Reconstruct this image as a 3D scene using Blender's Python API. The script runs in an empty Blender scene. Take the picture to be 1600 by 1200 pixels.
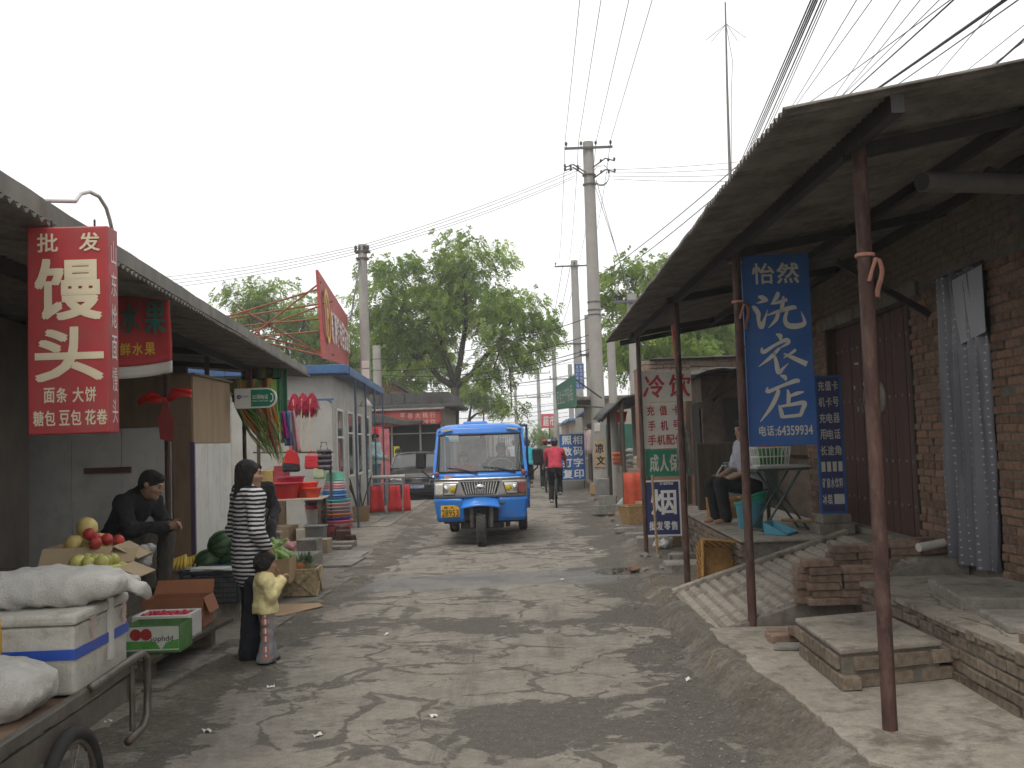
import bpy, bmesh, math, random
import numpy as np
from mathutils import Vector, Matrix, Euler, Quaternion
R = math.radians
rng = random.Random(7)
nrng = np.random.default_rng(11)
sc = bpy.context.scene
COL = sc.collection
# ---------------------------------------------------------------- camera
cam_d = bpy.data.cameras.new("camera")
cam = bpy.data.objects.new("camera", cam_d)
COL.objects.link(cam)
sc.camera = cam
cam_d.sensor_width = 36.0
cam_d.lens = 36.0 * 1570 / 1600
cam_d.clip_start = 0.05
cam_d.clip_end = 3000
_yaw, _pitch, _roll = R(1.532), R(3.2606), R(1.9)
_f = Vector((-math.sin(_yaw) * math.cos(_pitch), math.cos(_yaw) * math.cos(_pitch), math.sin(_pitch)))
_r = Vector((math.cos(_yaw), math.sin(_yaw), 0))
_u = _r.cross(_f)
_r2 = _r * math.cos(_roll) - _u * math.sin(_roll)
_u2 = _u * math.cos(_roll) + _r * math.sin(_roll)
cam.matrix_world = Matrix(((_r2.x, _u2.x, -_f.x, 0), (_r2.y, _u2.y, -_f.y, 0), (_r2.z, _u2.z, -_f.z, 1.67), (0, 0, 0, 1)))
# ---------------------------------------------------------------- world: overcast daylight
SUN_EL, SUN_AZ = R(58), R(200)
w = bpy.data.worlds.new("World")
sc.world = w
w.use_nodes = True
_n, _l = w.node_tree.nodes, w.node_tree.links
for x in list(_n): _n.remove(x)
_sky = _n.new("ShaderNodeTexSky")
_sky.sky_type = 'NISHITA'
_sky.sun_disc = False
_sky.sun_elevation = SUN_EL
_sky.sun_rotation = SUN_AZ
_sky.air_density = 1.0
_sky.dust_density = 4.0
_hs = _n.new("ShaderNodeHueSaturation")
_hs.inputs["Saturation"].default_value = 0.12
_mx = _n.new("ShaderNodeMixRGB")
_mx.inputs[0].default_value = 0.86
_mx.inputs[2].default_value = (9.15, 9.15, 9.08, 1)
_bg = _n.new("ShaderNodeBackground")
_bg.inputs["Strength"].default_value = 0.1
_out = _n.new("ShaderNodeOutputWorld")
_l.new(_sky.outputs[0], _hs.inputs["Color"])
_l.new(_hs.outputs[0], _mx.inputs[1])
_l.new(_mx.outputs[0], _bg.inputs["Color"])
_l.new(_bg.outputs[0], _out.inputs["Surface"])
# ---------------------------------------------------------------- sun behind thin cloud
sun_d = bpy.data.lights.new("sun", 'SUN')
sun_d.energy = 1.1
sun_d.angle = R(18)
sun_d.color = (1.0, 0.96, 0.9)
sun = bpy.data.objects.new("sun", sun_d)
COL.objects.link(sun)
_sd = Vector((math.sin(SUN_AZ) * math.cos(SUN_EL), math.cos(SUN_AZ) * math.cos(SUN_EL), math.sin(SUN_EL)))
sun.rotation_euler = (-_sd).to_track_quat('-Z', 'Y').to_euler()
sun.location = (0, 0, 40)
# ---------------------------------------------------------------- exposure
sc.view_settings.view_transform = 'Standard'
sc.view_settings.look = 'None'
sc.view_settings.exposure = 0.58
sc.view_settings.gamma = 1.0
sc.view_settings.use_curve_mapping = False
sc.render.film_transparent = False
try:
    sc.cycles.max_bounces = 6
    sc.cycles.diffuse_bounces = 3
    sc.cycles.volume_bounces = 0
    sc.cycles.use_light_tree = False
    sc.cycles.glossy_bounces = 3
    sc.cycles.transmission_bounces = 6
    sc.cycles.transparent_max_bounces = 12
    sc.cycles.use_denoising = True
    sc.cycles.use_adaptive_sampling = True
    sc.cycles.adaptive_threshold = 0.04
except Exception:
    pass
# ================================================================ materials
def lin(c):
    if isinstance(c, str):
        c = tuple(int(c[i:i + 2], 16) / 255 for i in (0, 2, 4))
        c = tuple(((v + .055) / 1.055) ** 2.4 if v > .04045 else v / 12.92 for v in c)
    return c
_M = {}
def mat(name, col=(.5, .5, .5), rough=.7, var=.18, scale=6., metal=0., bump=0., bscale=40., dirt=None, dirtamt=.35, dscale=2.5, spec=.4, alpha=None, trans=0., emit=None, coat=0., rnd=0., sheen=0., stretch=None):
    if name in _M: return _M[name]
    col = lin(col)
    m = bpy.data.materials.new(name)
    m.use_nodes = True
    nt = m.node_tree
    N, L = nt.nodes, nt.links
    b = N["Principled BSDF"]
    b.inputs["Roughness"].default_value = rough
    b.inputs["Metallic"].default_value = metal
    b.inputs["Specular IOR Level"].default_value = spec
    if coat: b.inputs["Coat Weight"].default_value = coat; b.inputs["Coat Roughness"].default_value = .12
    if sheen: b.inputs["Sheen Weight"].default_value = sheen
    if trans: b.inputs["Transmission Weight"].default_value = trans
    if alpha is not None: b.inputs["Alpha"].default_value = alpha
    if emit:
        b.inputs["Emission Color"].default_value = (*lin(emit[0]), 1)
        b.inputs["Emission Strength"].default_value = emit[1]
    tc = N.new("ShaderNodeTexCoord")
    src = tc.outputs["Object"]
    if stretch:
        mp = N.new("ShaderNodeMapping"); mp.inputs["Scale"].default_value = stretch
        L.new(src, mp.inputs[0]); src = mp.outputs[0]
    out = None
    if var:
        nz = N.new("ShaderNodeTexNoise"); nz.inputs["Scale"].default_value = scale; nz.inputs["Detail"].default_value = 6; nz.inputs["Roughness"].default_value = .62
        L.new(src, nz.inputs["Vector"])
        rp = N.new("ShaderNodeValToRGB")
        rp.color_ramp.elements[0].position = .3; rp.color_ramp.elements[1].position = .72
        rp.color_ramp.elements[0].color = (*[max(0, c * (1 - var)) for c in col], 1)
        rp.color_ramp.elements[1].color = (*[min(1, c * (1 + var)) for c in col], 1)
        L.new(nz.outputs["Fac"], rp.inputs[0]); out = rp.outputs[0]
    else:
        cc = N.new("ShaderNodeRGB"); cc.outputs[0].default_value = (*col, 1); out = cc.outputs[0]
    if rnd:
        oi = N.new("ShaderNodeObjectInfo")
        mr = N.new("ShaderNodeMapRange"); mr.inputs["To Min"].default_value = 1 - rnd; mr.inputs["To Max"].default_value = 1 + rnd
        L.new(oi.outputs["Random"], mr.inputs["Value"])
        vm = N.new("ShaderNodeVectorMath"); vm.operation = 'SCALE'
        L.new(out, vm.inputs[0]); L.new(mr.outputs[0], vm.inputs["Scale"]); out = vm.outputs[0]
    if dirt is not None:
        d = N.new("ShaderNodeTexNoise"); d.inputs["Scale"].default_value = dscale; d.inputs["Detail"].default_value = 8; d.inputs["Roughness"].default_value = .7
        L.new(src, d.inputs["Vector"])
        dr = N.new("ShaderNodeValToRGB"); dr.color_ramp.elements[0].position = .48; dr.color_ramp.elements[1].position = .68
        dr.color_ramp.elements[0].color = (0, 0, 0, 1); dr.color_ramp.elements[1].color = (dirtamt,) * 3 + (1,)
        L.new(d.outputs["Fac"], dr.inputs[0])
        mx = N.new("ShaderNodeMixRGB"); mx.inputs[2].default_value = (*lin(dirt), 1)
        L.new(dr.outputs[0], mx.inputs[0]); L.new(out, mx.inputs[1]); out = mx.outputs[0]
    L.new(out, b.inputs["Base Color"])
    if bump:
        bn = N.new("ShaderNodeTexNoise"); bn.inputs["Scale"].default_value = bscale; bn.inputs["Detail"].default_value = 5
        L.new(src, bn.inputs["Vector"])
        bp = N.new("ShaderNodeBump"); bp.inputs["Strength"].default_value = bump; bp.inputs["Distance"].default_value = .02
        L.new(bn.outputs["Fac"], bp.inputs["Height"]); L.new(bp.outputs[0], b.inputs["Normal"])
    _M[name] = m
    return m

# ================================================================ tagging and linking
def tag(o, label=None, cat=None, group=None, kind=None):
    if label: o["label"] = label
    if cat: o["category"] = cat
    if group: o["group"] = group
    if kind: o["kind"] = kind
    return o
def empty(name, loc=(0, 0, 0), rz=0., label=None, cat=None, group=None, rot=None):
    o = bpy.data.objects.new(name, None)
    COL.objects.link(o)
    o.empty_display_size = .1
    o.location = loc
    o.rotation_euler = rot if rot else (0, 0, rz)
    return tag(o, label, cat, group)
def copy_tree(o, parent=None):
    c = o.copy(); COL.objects.link(c); c.parent = parent
    for ch in list(o.children): copy_tree(ch, c)
    return c
def link_mesh(name, me, m=None, parent=None, loc=None, rz=None, rot=None):
    o = bpy.data.objects.new(name, me)
    COL.objects.link(o)
    if m is not None and not me.materials:
        for k in (m if isinstance(m, (list, tuple)) else [m]): me.materials.append(k)
    o.parent = parent
    if loc is not None: o.location = loc
    if rot is not None: o.rotation_euler = rot
    elif rz is not None: o.rotation_euler = (0, 0, rz)
    return o

# ================================================================ mesh builder
def frame_of(d):
    d = Vector(d).normalized()
    up = Vector((0, 0, 1)) if abs(d.z) < .95 else Vector((0, 1, 0))
    a = d.cross(up).normalized(); b = a.cross(d).normalized()
    return a, b
def rotm(rot):
    return Euler(rot).to_matrix() if rot else Matrix.Identity(3)
class MB:
    def __init__(s): s.v = []; s.f = []; s.mi = []; s.cur = 0
    def add(s, vs, fs):
        n = len(s.v); s.v += [tuple(q) for q in vs]
        for f in fs: s.f.append(tuple(i + n for i in f)); s.mi.append(s.cur)
        return s
    def box(s, c, d, rot=None, taper=1.):
        c = Vector(c); m = rotm(rot); hx, hy, hz = [k / 2 for k in d]; vs = []
        for z in (-1, 1):
            t = taper if z > 0 else 1.
            for x, y in ((-1, -1), (1, -1), (1, 1), (-1, 1)): vs.append(c + m @ Vector((x * hx * t, y * hy * t, z * hz)))
        return s.add(vs, [(3, 2, 1, 0), (4, 5, 6, 7), (0, 1, 5, 4), (1, 2, 6, 5), (2, 3, 7, 6), (3, 0, 4, 7)])
    def span(s, a, b):
        a, b = Vector(a), Vector(b); return s.box((a + b) / 2, [abs(k) for k in (b - a)])
    def bar(s, p, q, w=.04, h=None):
        p, q = Vector(p), Vector(q); h = h or w; a, b = frame_of(q - p); vs = []
        for e in (p, q):
            for x, y in ((-1, -1), (1, -1), (1, 1), (-1, 1)): vs.append(e + a * x * w / 2 + b * y * h / 2)
        return s.add(vs, [(0, 1, 2, 3), (7, 6, 5, 4), (4, 5, 1, 0), (5, 6, 2, 1), (6, 7, 3, 2), (7, 4, 0, 3)])
    def tube(s, pts, r, n=8, cap=True):
        pts = [Vector(p) for p in pts]; k = len(pts)
        rs = r if isinstance(r, (list, tuple)) else [r] * k
        vs = []; a = None
        for i, p in enumerate(pts):
            d = (pts[min(i + 1, k - 1)] - pts[max(i - 1, 0)]).normalized()
            if a is None: a, b = frame_of(d)
            else:
                a = (a - d * a.dot(d)).normalized(); b = a.cross(d).normalized()
            for j in range(n):
                t = 2 * math.pi * j / n; vs.append(p + (a * math.cos(t) + b * math.sin(t)) * rs[i])
        fs = []
        for i in range(k - 1):
            for j in range(n):
                j2 = (j + 1) % n; fs.append((i * n + j, i * n + j2, (i + 1) * n + j2, (i + 1) * n + j))
        if cap: fs.append(tuple(range(n - 1, -1, -1))); fs.append(tuple((k - 1) * n + j for j in range(n)))
        return s.add(vs, fs)
    def lathe(s, prof, n=16, c=(0, 0, 0), rot=None, sx=1., sy=1.):
        c = Vector(c); m = rotm(rot); vs = []; k = len(prof)
        for r, z in prof:
            for j in range(n):
                t = 2 * math.pi * j / n; vs.append(c + m @ Vector((r * math.cos(t) * sx, r * math.sin(t) * sy, z)))
        fs = [(i * n + j, i * n + (j + 1) % n, (i + 1) * n + (j + 1) % n, (i + 1) * n + j) for i in range(k - 1) for j in range(n)]
        if prof[0][0] > 1e-4: fs.append(tuple(range(n - 1, -1, -1)))
        if prof[-1][0] > 1e-4: fs.append(tuple((k - 1) * n + j for j in range(n)))
        return s.add(vs, fs)
    def ell(s, c, r, n=14, m=9, rot=None):
        prof = [(max(1e-5, math.sin(math.pi * i / m)), -math.cos(math.pi * i / m)) for i in range(m + 1)]
        c = Vector(c); q = rotm(rot); k = len(s.v); s.lathe(prof, n)
        for i in range(k, len(s.v)):
            p = s.v[i]; s.v[i] = tuple(c + q @ Vector((p[0] * r[0], p[1] * r[1], p[2] * r[2])))
        return s
    def prism(s, poly, y0, y1, ax='y'):
        # poly: 2-D outline; extruded along the axis (x,z outline for 'y'; y,z for 'x'; x,y for 'z')
        n = len(poly)
        def P(u, v, t): return (u, t, v) if ax == 'y' else ((t, u, v) if ax == 'x' else (u, v, t))
        vs = [P(u, v, y0) for u, v in poly] + [P(u, v, y1) for u, v in poly]
        fs = [tuple(range(n)), tuple(range(2 * n - 1, n - 1, -1))] + [(i, i + n, (i + 1) % n + n, (i + 1) % n) for i in range(n)]
        return s.add(vs, fs)
    def quad(s, a, b, c, d): return s.add([a, b, c, d], [(0, 1, 2, 3)])
    def torus(s, c, R_, r, n=24, m=8, rot=None):
        c = Vector(c); q = rotm(rot); vs = []
        for i in range(n):
            t = 2 * math.pi * i / n
            for j in range(m):
                u = 2 * math.pi * j / m; rr = R_ + r * math.cos(u)
                vs.append(c + q @ Vector((rr * math.cos(t), rr * math.sin(t), r * math.sin(u))))
        fs = [(i * m + j, ((i + 1) % n) * m + j, ((i + 1) % n) * m + (j + 1) % m, i * m + (j + 1) % m) for i in range(n) for j in range(m)]
        return s.add(vs, fs)
    def grid(s, f, nu, nv):
        vs = [f(i / nu, j / nv) for j in range(nv + 1) for i in range(nu + 1)]
        fs = [(j * (nu + 1) + i, j * (nu + 1) + i + 1, (j + 1) * (nu + 1) + i + 1, (j + 1) * (nu + 1) + i) for j in range(nv) for i in range(nu)]
        return s.add(vs, fs)
    def jit(s, a):
        s.v = [tuple(k + rng.uniform(-a, a) for k in p) for p in s.v]; return s
    def mesh(s, name, smooth=False):
        me = bpy.data.meshes.new(name)
        me.from_pydata(s.v, [], s.f); me.validate()
        bm = bmesh.new(); bm.from_mesh(me); bmesh.ops.recalc_face_normals(bm, faces=bm.faces[:]); bm.to_mesh(me); bm.free()
        if len(set(s.mi)) > 1 and len(s.mi) == len(me.polygons): me.polygons.foreach_set("material_index", s.mi)
        if smooth: me.polygons.foreach_set("use_smooth", [True] * len(me.polygons))
        me.update()
        return me
    def build(s, name, m, parent=None, smooth=False, bevel=0., seg=2, solid=0., sub=0, auto=None, loc=None, rz=None, rot=None):
        o = link_mesh(name, s.mesh(name, smooth or auto is not None), m, parent, loc, rz, rot)
        if solid:
            k = o.modifiers.new("solid", 'SOLIDIFY'); k.thickness = solid; k.offset = 0
        if bevel:
            k = o.modifiers.new("bevel", 'BEVEL'); k.width = bevel; k.segments = seg; k.limit_method = 'ANGLE'; k.angle_limit = R(35)
        if sub:
            k = o.modifiers.new("sub", 'SUBSURF'); k.levels = sub; k.render_levels = sub
        if auto is not None:
            me = o.data
            bm = bmesh.new(); bm.from_mesh(me)
            for e in bm.edges:
                if len(e.link_faces) == 2 and e.calc_face_angle(0) > R(auto): e.smooth = False
            bm.to_mesh(me); bm.free()
        return o
def arr_mesh(name, V, Fq, smooth=False):
    # fast mesh from numpy arrays, Fq (n,3) or (n,4)
    me = bpy.data.meshes.new(name); k = Fq.shape[1]
    me.vertices.add(len(V)); me.vertices.foreach_set("co", np.ascontiguousarray(V, dtype=np.float32).ravel())
    me.loops.add(Fq.size); me.loops.foreach_set("vertex_index", np.ascontiguousarray(Fq, dtype=np.int32).ravel())
    me.polygons.add(len(Fq)); me.polygons.foreach_set("loop_start", np.arange(0, Fq.size, k, dtype=np.int32))
    try: me.polygons.foreach_set("loop_total", np.full(len(Fq), k, dtype=np.int32))
    except Exception: pass
    if smooth: me.polygons.foreach_set("use_smooth", np.ones(len(Fq), dtype=bool))
    me.update(calc_edges=True)
    return me
def vnoise(x, y, s=1.0, seed=0):
    # cheap smooth value noise (scalar)
    x *= s; y *= s; xi, yi = math.floor(x), math.floor(y); fx, fy = x - xi, y - yi
    def h(a, b):
        n = (a * 374761393 + b * 668265263 + seed * 982451653) & 0xffffffff
        n = ((n ^ (n >> 13)) * 1274126177) & 0xffffffff
        return ((n ^ (n >> 16)) & 0xffff) / 65535.
    fx = fx * fx * (3 - 2 * fx); fy = fy * fy * (3 - 2 * fy)
    a = h(xi, yi) * (1 - fx) + h(xi + 1, yi) * fx; b = h(xi, yi + 1) * (1 - fx) + h(xi + 1, yi + 1) * fx
    return (a * (1 - fy) + b * fy) * 2 - 1
def fbm(x, y, s=1., o=3, seed=0):
    t = 0; a = 1.
    for i in range(o): t += a * vnoise(x, y, s * 2 ** i, seed + i); a *= .5
    return t / 1.75

# ================================================================ lettering
_G = {}
def glyph(ch, bold=0.):
    k = (ch, bold)
    if k in _G: return _G[k]
    c = bpy.data.curves.new("glyph", 'FONT'); c.body = ch; c.offset = bold; c.resolution_u = 3
    o = bpy.data.objects.new("glyph", c)
    me = o.to_mesh()
    V = [(v.co.x, v.co.y) for v in me.vertices]; Fs = [tuple(p.vertices) for p in me.polygons]
    o.to_mesh_clear(); bpy.data.objects.remove(o); bpy.data.curves.remove(c)
    if V:
        x0 = min(v[0] for v in V); x1 = max(v[0] for v in V); y0 = min(v[1] for v in V); y1 = max(v[1] for v in V)
    else: x0, x1, y0, y1 = 0, 1, 0, 1
    _G[k] = (V, Fs, x0, x1, y0, y1)
    return _G[k]
def put_glyph(mb, ch, x0, z0, x1, z1, bold=.02, y=0., shear=0., keep=False):
    # heavier strokes: the same glyph laid a few times, shifted, each a hair in front of the last
    V, Fs, a, b, c, d = glyph(ch, 0.)
    e = bold * (z1 - z0) * .55
    sx = (x1 - x0 - 2 * e) / max(b - a, 1e-6); sz = (z1 - z0 - 2 * e) / max(d - c, 1e-6)
    for i, (ox, oz) in enumerate(((0, 0), (2, 0), (0, 2), (2, 2), (1, 1)) if bold > .005 else ((1, 1),)):
        mb.add([(x0 + e * ox + (p - a) * sx + shear * (q - c) * sz, y - i * .00025, z0 + e * oz + (q - c) * sz) for p, q in V], Fs)
def put_line(mb, text, x0, z0, x1, z1, bold=.02, y=0., gap=.12):
    n = len(text); wd = (x1 - x0) / n
    for i, ch in enumerate(text):
        if ch == ' ': continue
        put_glyph(mb, ch, x0 + wd * (i + gap / 2), z0, x0 + wd * (i + 1 - gap / 2), z1, bold, y)
def put_column(mb, text, x0, z_top, x1, z_bot, bold=.02, y=0., gap=.15):
    n = len(text); hh = (z_top - z_bot) / n
    for i, ch in enumerate(text):
        if ch != ' ': put_glyph(mb, ch, x0, z_top - hh * (i + 1 - gap / 2), x1, z_top - hh * (i + gap / 2), bold, y)
def put_ascii(mb, text, x0, z0, x1, z1, bold=0.01, y=0.):
    put_glyph(mb, text, x0, z0, x1, z1, bold, y)
def brush(mb, pts, y=0., n=14):
    # pts: (x, z, width); a tapered brush stroke as a flat ribbon
    P = [np.array(p, float) for p in pts]
    P = [2 * P[0] - P[1]] + P + [2 * P[-1] - P[-2]]
    out = []
    for i in range(1, len(P) - 2):
        m = n if i == len(P) - 3 else n
        for j in range(m + (1 if i == len(P) - 3 else 0)):
            t = j / m
            out.append(.5 * ((2 * P[i]) + (-P[i - 1] + P[i + 1]) * t + (2 * P[i - 1] - 5 * P[i] + 4 * P[i + 1] - P[i + 2]) * t * t + (-P[i - 1] + 3 * P[i] - 3 * P[i + 1] + P[i + 2]) * t ** 3))
    vs = []
    for i, p in enumerate(out):
        d = out[min(i + 1, len(out) - 1)] - out[max(i - 1, 0)]; L_ = math.hypot(d[0], d[1]) or 1
        nx, nz = -d[1] / L_, d[0] / L_; h = max(p[2], .0005) / 2
        vs += [(p[0] + nx * h, y, p[1] + nz * h), (p[0] - nx * h, y, p[1] - nz * h)]
    mb.add(vs, [(2 * i, 2 * i + 1, 2 * i + 3, 2 * i + 2) for i in range(len(out) - 1)])

# ================================================================ distance-field bodies (one continuous skin)
class Field:
    def __init__(s, res=.01): s.p = []; s.res = res; s.cut = []
    def cone(s, a, b, ra, rb, k=.03): s.p.append((np.array(a, float), np.array(b, float), ra, rb, k, None)); return s
    def ell(s, c, r, k=.03, M=None): s.p.append((np.array(c, float), np.array(r, float), 0, 0, k, np.eye(3) if M is None else np.array(M))); return s
    def mesh(s, name, smooth=True, noise=0., nscale=12.):
        res = s.res; lo = np.full(3, 1e9); hi = -lo
        for a, b, ra, rb, k, M in s.p:
            if M is None: l = np.minimum(a - ra, b - rb); h = np.maximum(a + ra, b + rb)
            else: e = np.max(b); l = a - e; h = a + e
            lo = np.minimum(lo, l); hi = np.maximum(hi, h)
        lo -= 4 * res; hi += 4 * res
        n = np.ceil((hi - lo) / res).astype(int) + 1
        ax = [lo[i] + res * np.arange(n[i]) for i in range(3)]
        D = np.full(n, .2)
        for a, b, ra, rb, k, M in s.p:
            if M is None: l = np.minimum(a - ra, b - rb); h = np.maximum(a + ra, b + rb)
            else: e = np.max(b); l = a - e; h = a + e
            mg = k + .03
            i0 = np.maximum(0, np.floor((l - mg - lo) / res).astype(int)); i1 = np.minimum(n, np.ceil((h + mg - lo) / res).astype(int) + 1)
            X = ax[0][i0[0]:i1[0], None, None]; Y = ax[1][None, i0[1]:i1[1], None]; Z = ax[2][None, None, i0[2]:i1[2]]
            if M is None:
                d = b - a; L2 = max(d @ d, 1e-9)
                px, py, pz = X - a[0], Y - a[1], Z - a[2]
                t = np.clip((px * d[0] + py * d[1] + pz * d[2]) / L2, 0, 1)
                dist = np.sqrt((px - d[0] * t) ** 2 + (py - d[1] * t) ** 2 + (pz - d[2] * t) ** 2) - (ra + (rb - ra) * t)
            else:
                px, py, pz = X - a[0], Y - a[1], Z - a[2]
                u = (M[0, 0] * px + M[1, 0] * py + M[2, 0] * pz) / b[0]; v = (M[0, 1] * px + M[1, 1] * py + M[2, 1] * pz) / b[1]; w_ = (M[0, 2] * px + M[1, 2] * py + M[2, 2] * pz) / b[2]
                q = np.sqrt(u * u + v * v + w_ * w_); dist = (q - 1) * np.min(b)
            sl = (slice(i0[0], i1[0]), slice(i0[1], i1[1]), slice(i0[2], i1[2]))
            o = D[sl]
            if k < 0:
                D[sl] = np.maximum(o, -dist)
            else:
                hh = np.maximum(k - np.abs(o - dist), 0) / k
                D[sl] = np.minimum(o, dist) - hh * hh * k * .25
        for fn in s.cut:
            X, Y, Z = np.meshgrid(*ax, indexing='ij'); D = np.maximum(D, fn(X, Y, Z))
        if noise:
            X, Y, Z = np.meshgrid(*ax, indexing='ij')
            D = D + noise * (np.sin(X * nscale * 1.3 + 2 * np.sin(Z * nscale * .9)) * np.sin(Y * nscale * 1.1 + 1.7 * np.sin(X * nscale * .7)) * np.sin(Z * nscale + 2 * np.sin(Y * nscale * .8)))
        return surface_nets(D, lo, res, name, smooth)
def surface_nets(D, lo, res, name, smooth=True):
    ins = D < 0
    c = np.zeros(tuple(k - 1 for k in D.shape), int)
    for dx in (0, 1):
        for dy in (0, 1):
            for dz in (0, 1): c += ins[dx:dx + c.shape[0], dy:dy + c.shape[1], dz:dz + c.shape[2]]
    act = (c > 0) & (c < 8)
    idx = np.full(c.shape, -1); cells = np.argwhere(act); idx[act] = np.arange(len(cells))
    acc = np.zeros((len(cells), 3)); cnt = np.zeros(len(cells))
    off = [(x, y, z) for x in (0, 1) for y in (0, 1) for z in (0, 1)]
    for a in off:
        for b in off:
            if sum(abs(p - q) for p, q in zip(a, b)) != 1 or a > b: continue
            da = D[cells[:, 0] + a[0], cells[:, 1] + a[1], cells[:, 2] + a[2]]; db = D[cells[:, 0] + b[0], cells[:, 1] + b[1], cells[:, 2] + b[2]]
            m = (da < 0) != (db < 0); t = np.where(m, da / np.where(m, da - db, 1), 0)
            p = np.array(a) + t[:, None] * (np.array(b) - np.array(a)); acc[m] += p[m]; cnt[m] += 1
    V = lo + res * (cells + acc / np.maximum(cnt, 1)[:, None])
    F = []
    for axn in range(3):
        o1, o2 = [(1, 2), (2, 0), (0, 1)][axn]
        sl0 = [slice(1, -1)] * 3; sl1 = [slice(1, -1)] * 3
        sl0[axn] = slice(0, -1); sl1[axn] = slice(1, None)
        A = ins[tuple(sl0)]; B = ins[tuple(sl1)]
        e = np.argwhere(A != B)
        if not len(e): continue
        flip = A[tuple(e.T)]
        e = e + 1; e[:, axn] -= 1
        d1 = np.zeros(3, int); d1[o1] = 1; d2 = np.zeros(3, int); d2[o2] = 1
        q = np.stack([idx[tuple((e - d1 - d2).T)], idx[tuple((e - d2).T)], idx[tuple(e.T)], idx[tuple((e - d1).T)]], 1)
        q[~flip] = q[~flip][:, ::-1]
        F.append(q)
    F = np.concatenate(F); F = F[(F >= 0).all(1)]
    return arr_mesh(name, V, F, smooth)
# ================================================================ node shorthand
class NT:
    def __init__(s, name, rough=.9):
        s.m = bpy.data.materials.new(name); s.m.use_nodes = True
        s.N, s.L = s.m.node_tree.nodes, s.m.node_tree.links
        s.b = s.N["Principled BSDF"]; s.b.inputs["Roughness"].default_value = rough; s.b.inputs["Specular IOR Level"].default_value = .35
    def put(s, sock, v):
        if hasattr(v, "is_linked") or hasattr(v, "links"): s.L.new(v, sock)
        else: sock.default_value = v
    def pos(s): return s.N.new("ShaderNodeNewGeometry").outputs["Position"]
    def obj(s): return s.N.new("ShaderNodeTexCoord").outputs["Object"]
    def xyz(s, v):
        n = s.N.new("ShaderNodeSeparateXYZ"); s.L.new(v, n.inputs[0]); return n.outputs
    def m2(s, op, a, b=0., c=0., clamp=False):
        n = s.N.new("ShaderNodeMath"); n.operation = op; n.use_clamp = clamp
        for k, v in enumerate((a, b, c)): s.put(n.inputs[k], v)
        return n.outputs[0]
    def noise(s, v, scale, detail=5, rough=.6, dist=0., sc3=None):
        if sc3:
            mp = s.N.new("ShaderNodeMapping"); mp.inputs["Scale"].default_value = sc3; s.L.new(v, mp.inputs[0]); v = mp.outputs[0]
        n = s.N.new("ShaderNodeTexNoise"); n.inputs["Scale"].default_value = scale; n.inputs["Detail"].default_value = detail; n.inputs["Roughness"].default_value = rough; n.inputs["Distortion"].default_value = dist
        s.L.new(v, n.inputs["Vector"]); return n.outputs["Fac"]
    def warp(s, v, scale, amt):
        n = s.N.new("ShaderNodeTexNoise"); n.inputs["Scale"].default_value = scale; n.inputs["Detail"].default_value = 4; s.L.new(v, n.inputs["Vector"])
        a = s.N.new("ShaderNodeVectorMath"); a.operation = 'MULTIPLY_ADD'; s.L.new(n.outputs["Color"], a.inputs[0]); a.inputs[1].default_value = (amt,) * 3; s.L.new(v, a.inputs[2])
        return a.outputs[0]
    def edge(s, v, scale):
        n = s.N.new("ShaderNodeTexVoronoi"); n.feature = 'DISTANCE_TO_EDGE'; n.inputs["Scale"].default_value = scale; s.L.new(v, n.inputs["Vector"]); return n.outputs["Distance"]
    def sm(s, v, a, b):
        n = s.N.new("ShaderNodeMapRange"); n.interpolation_type = 'SMOOTHSTEP'; s.put(n.inputs["Value"], v)
        n.inputs["From Min"].default_value = a; n.inputs["From Max"].default_value = b; return n.outputs[0]
    def mix(s, f, a, b):
        n = s.N.new("ShaderNodeMixRGB"); s.put(n.inputs[0], f)
        for k, v in ((1, a), (2, b)):
            if isinstance(v, tuple): n.inputs[k].default_value = (*v, 1)
            else: s.L.new(v, n.inputs[k])
        return n.outputs[0]
    def scale(s, c, f):
        n = s.N.new("ShaderNodeVectorMath"); n.operation = 'SCALE'
        if isinstance(c, tuple): n.inputs[0].default_value = c
        else: s.L.new(c, n.inputs[0])
        s.put(n.inputs["Scale"], f); return n.outputs[0]
    def bump(s, h, st=.5, d=.02):
        n = s.N.new("ShaderNodeBump"); n.inputs["Strength"].default_value = st; n.inputs["Distance"].default_value = d
        s.L.new(h, n.inputs["Height"]); s.L.new(n.outputs[0], s.b.inputs["Normal"])
    def col(s, c): s.L.new(c, s.b.inputs["Base Color"]) if not isinstance(c, tuple) else setattr(s.b.inputs["Base Color"], "default_value", (*c, 1))

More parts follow.
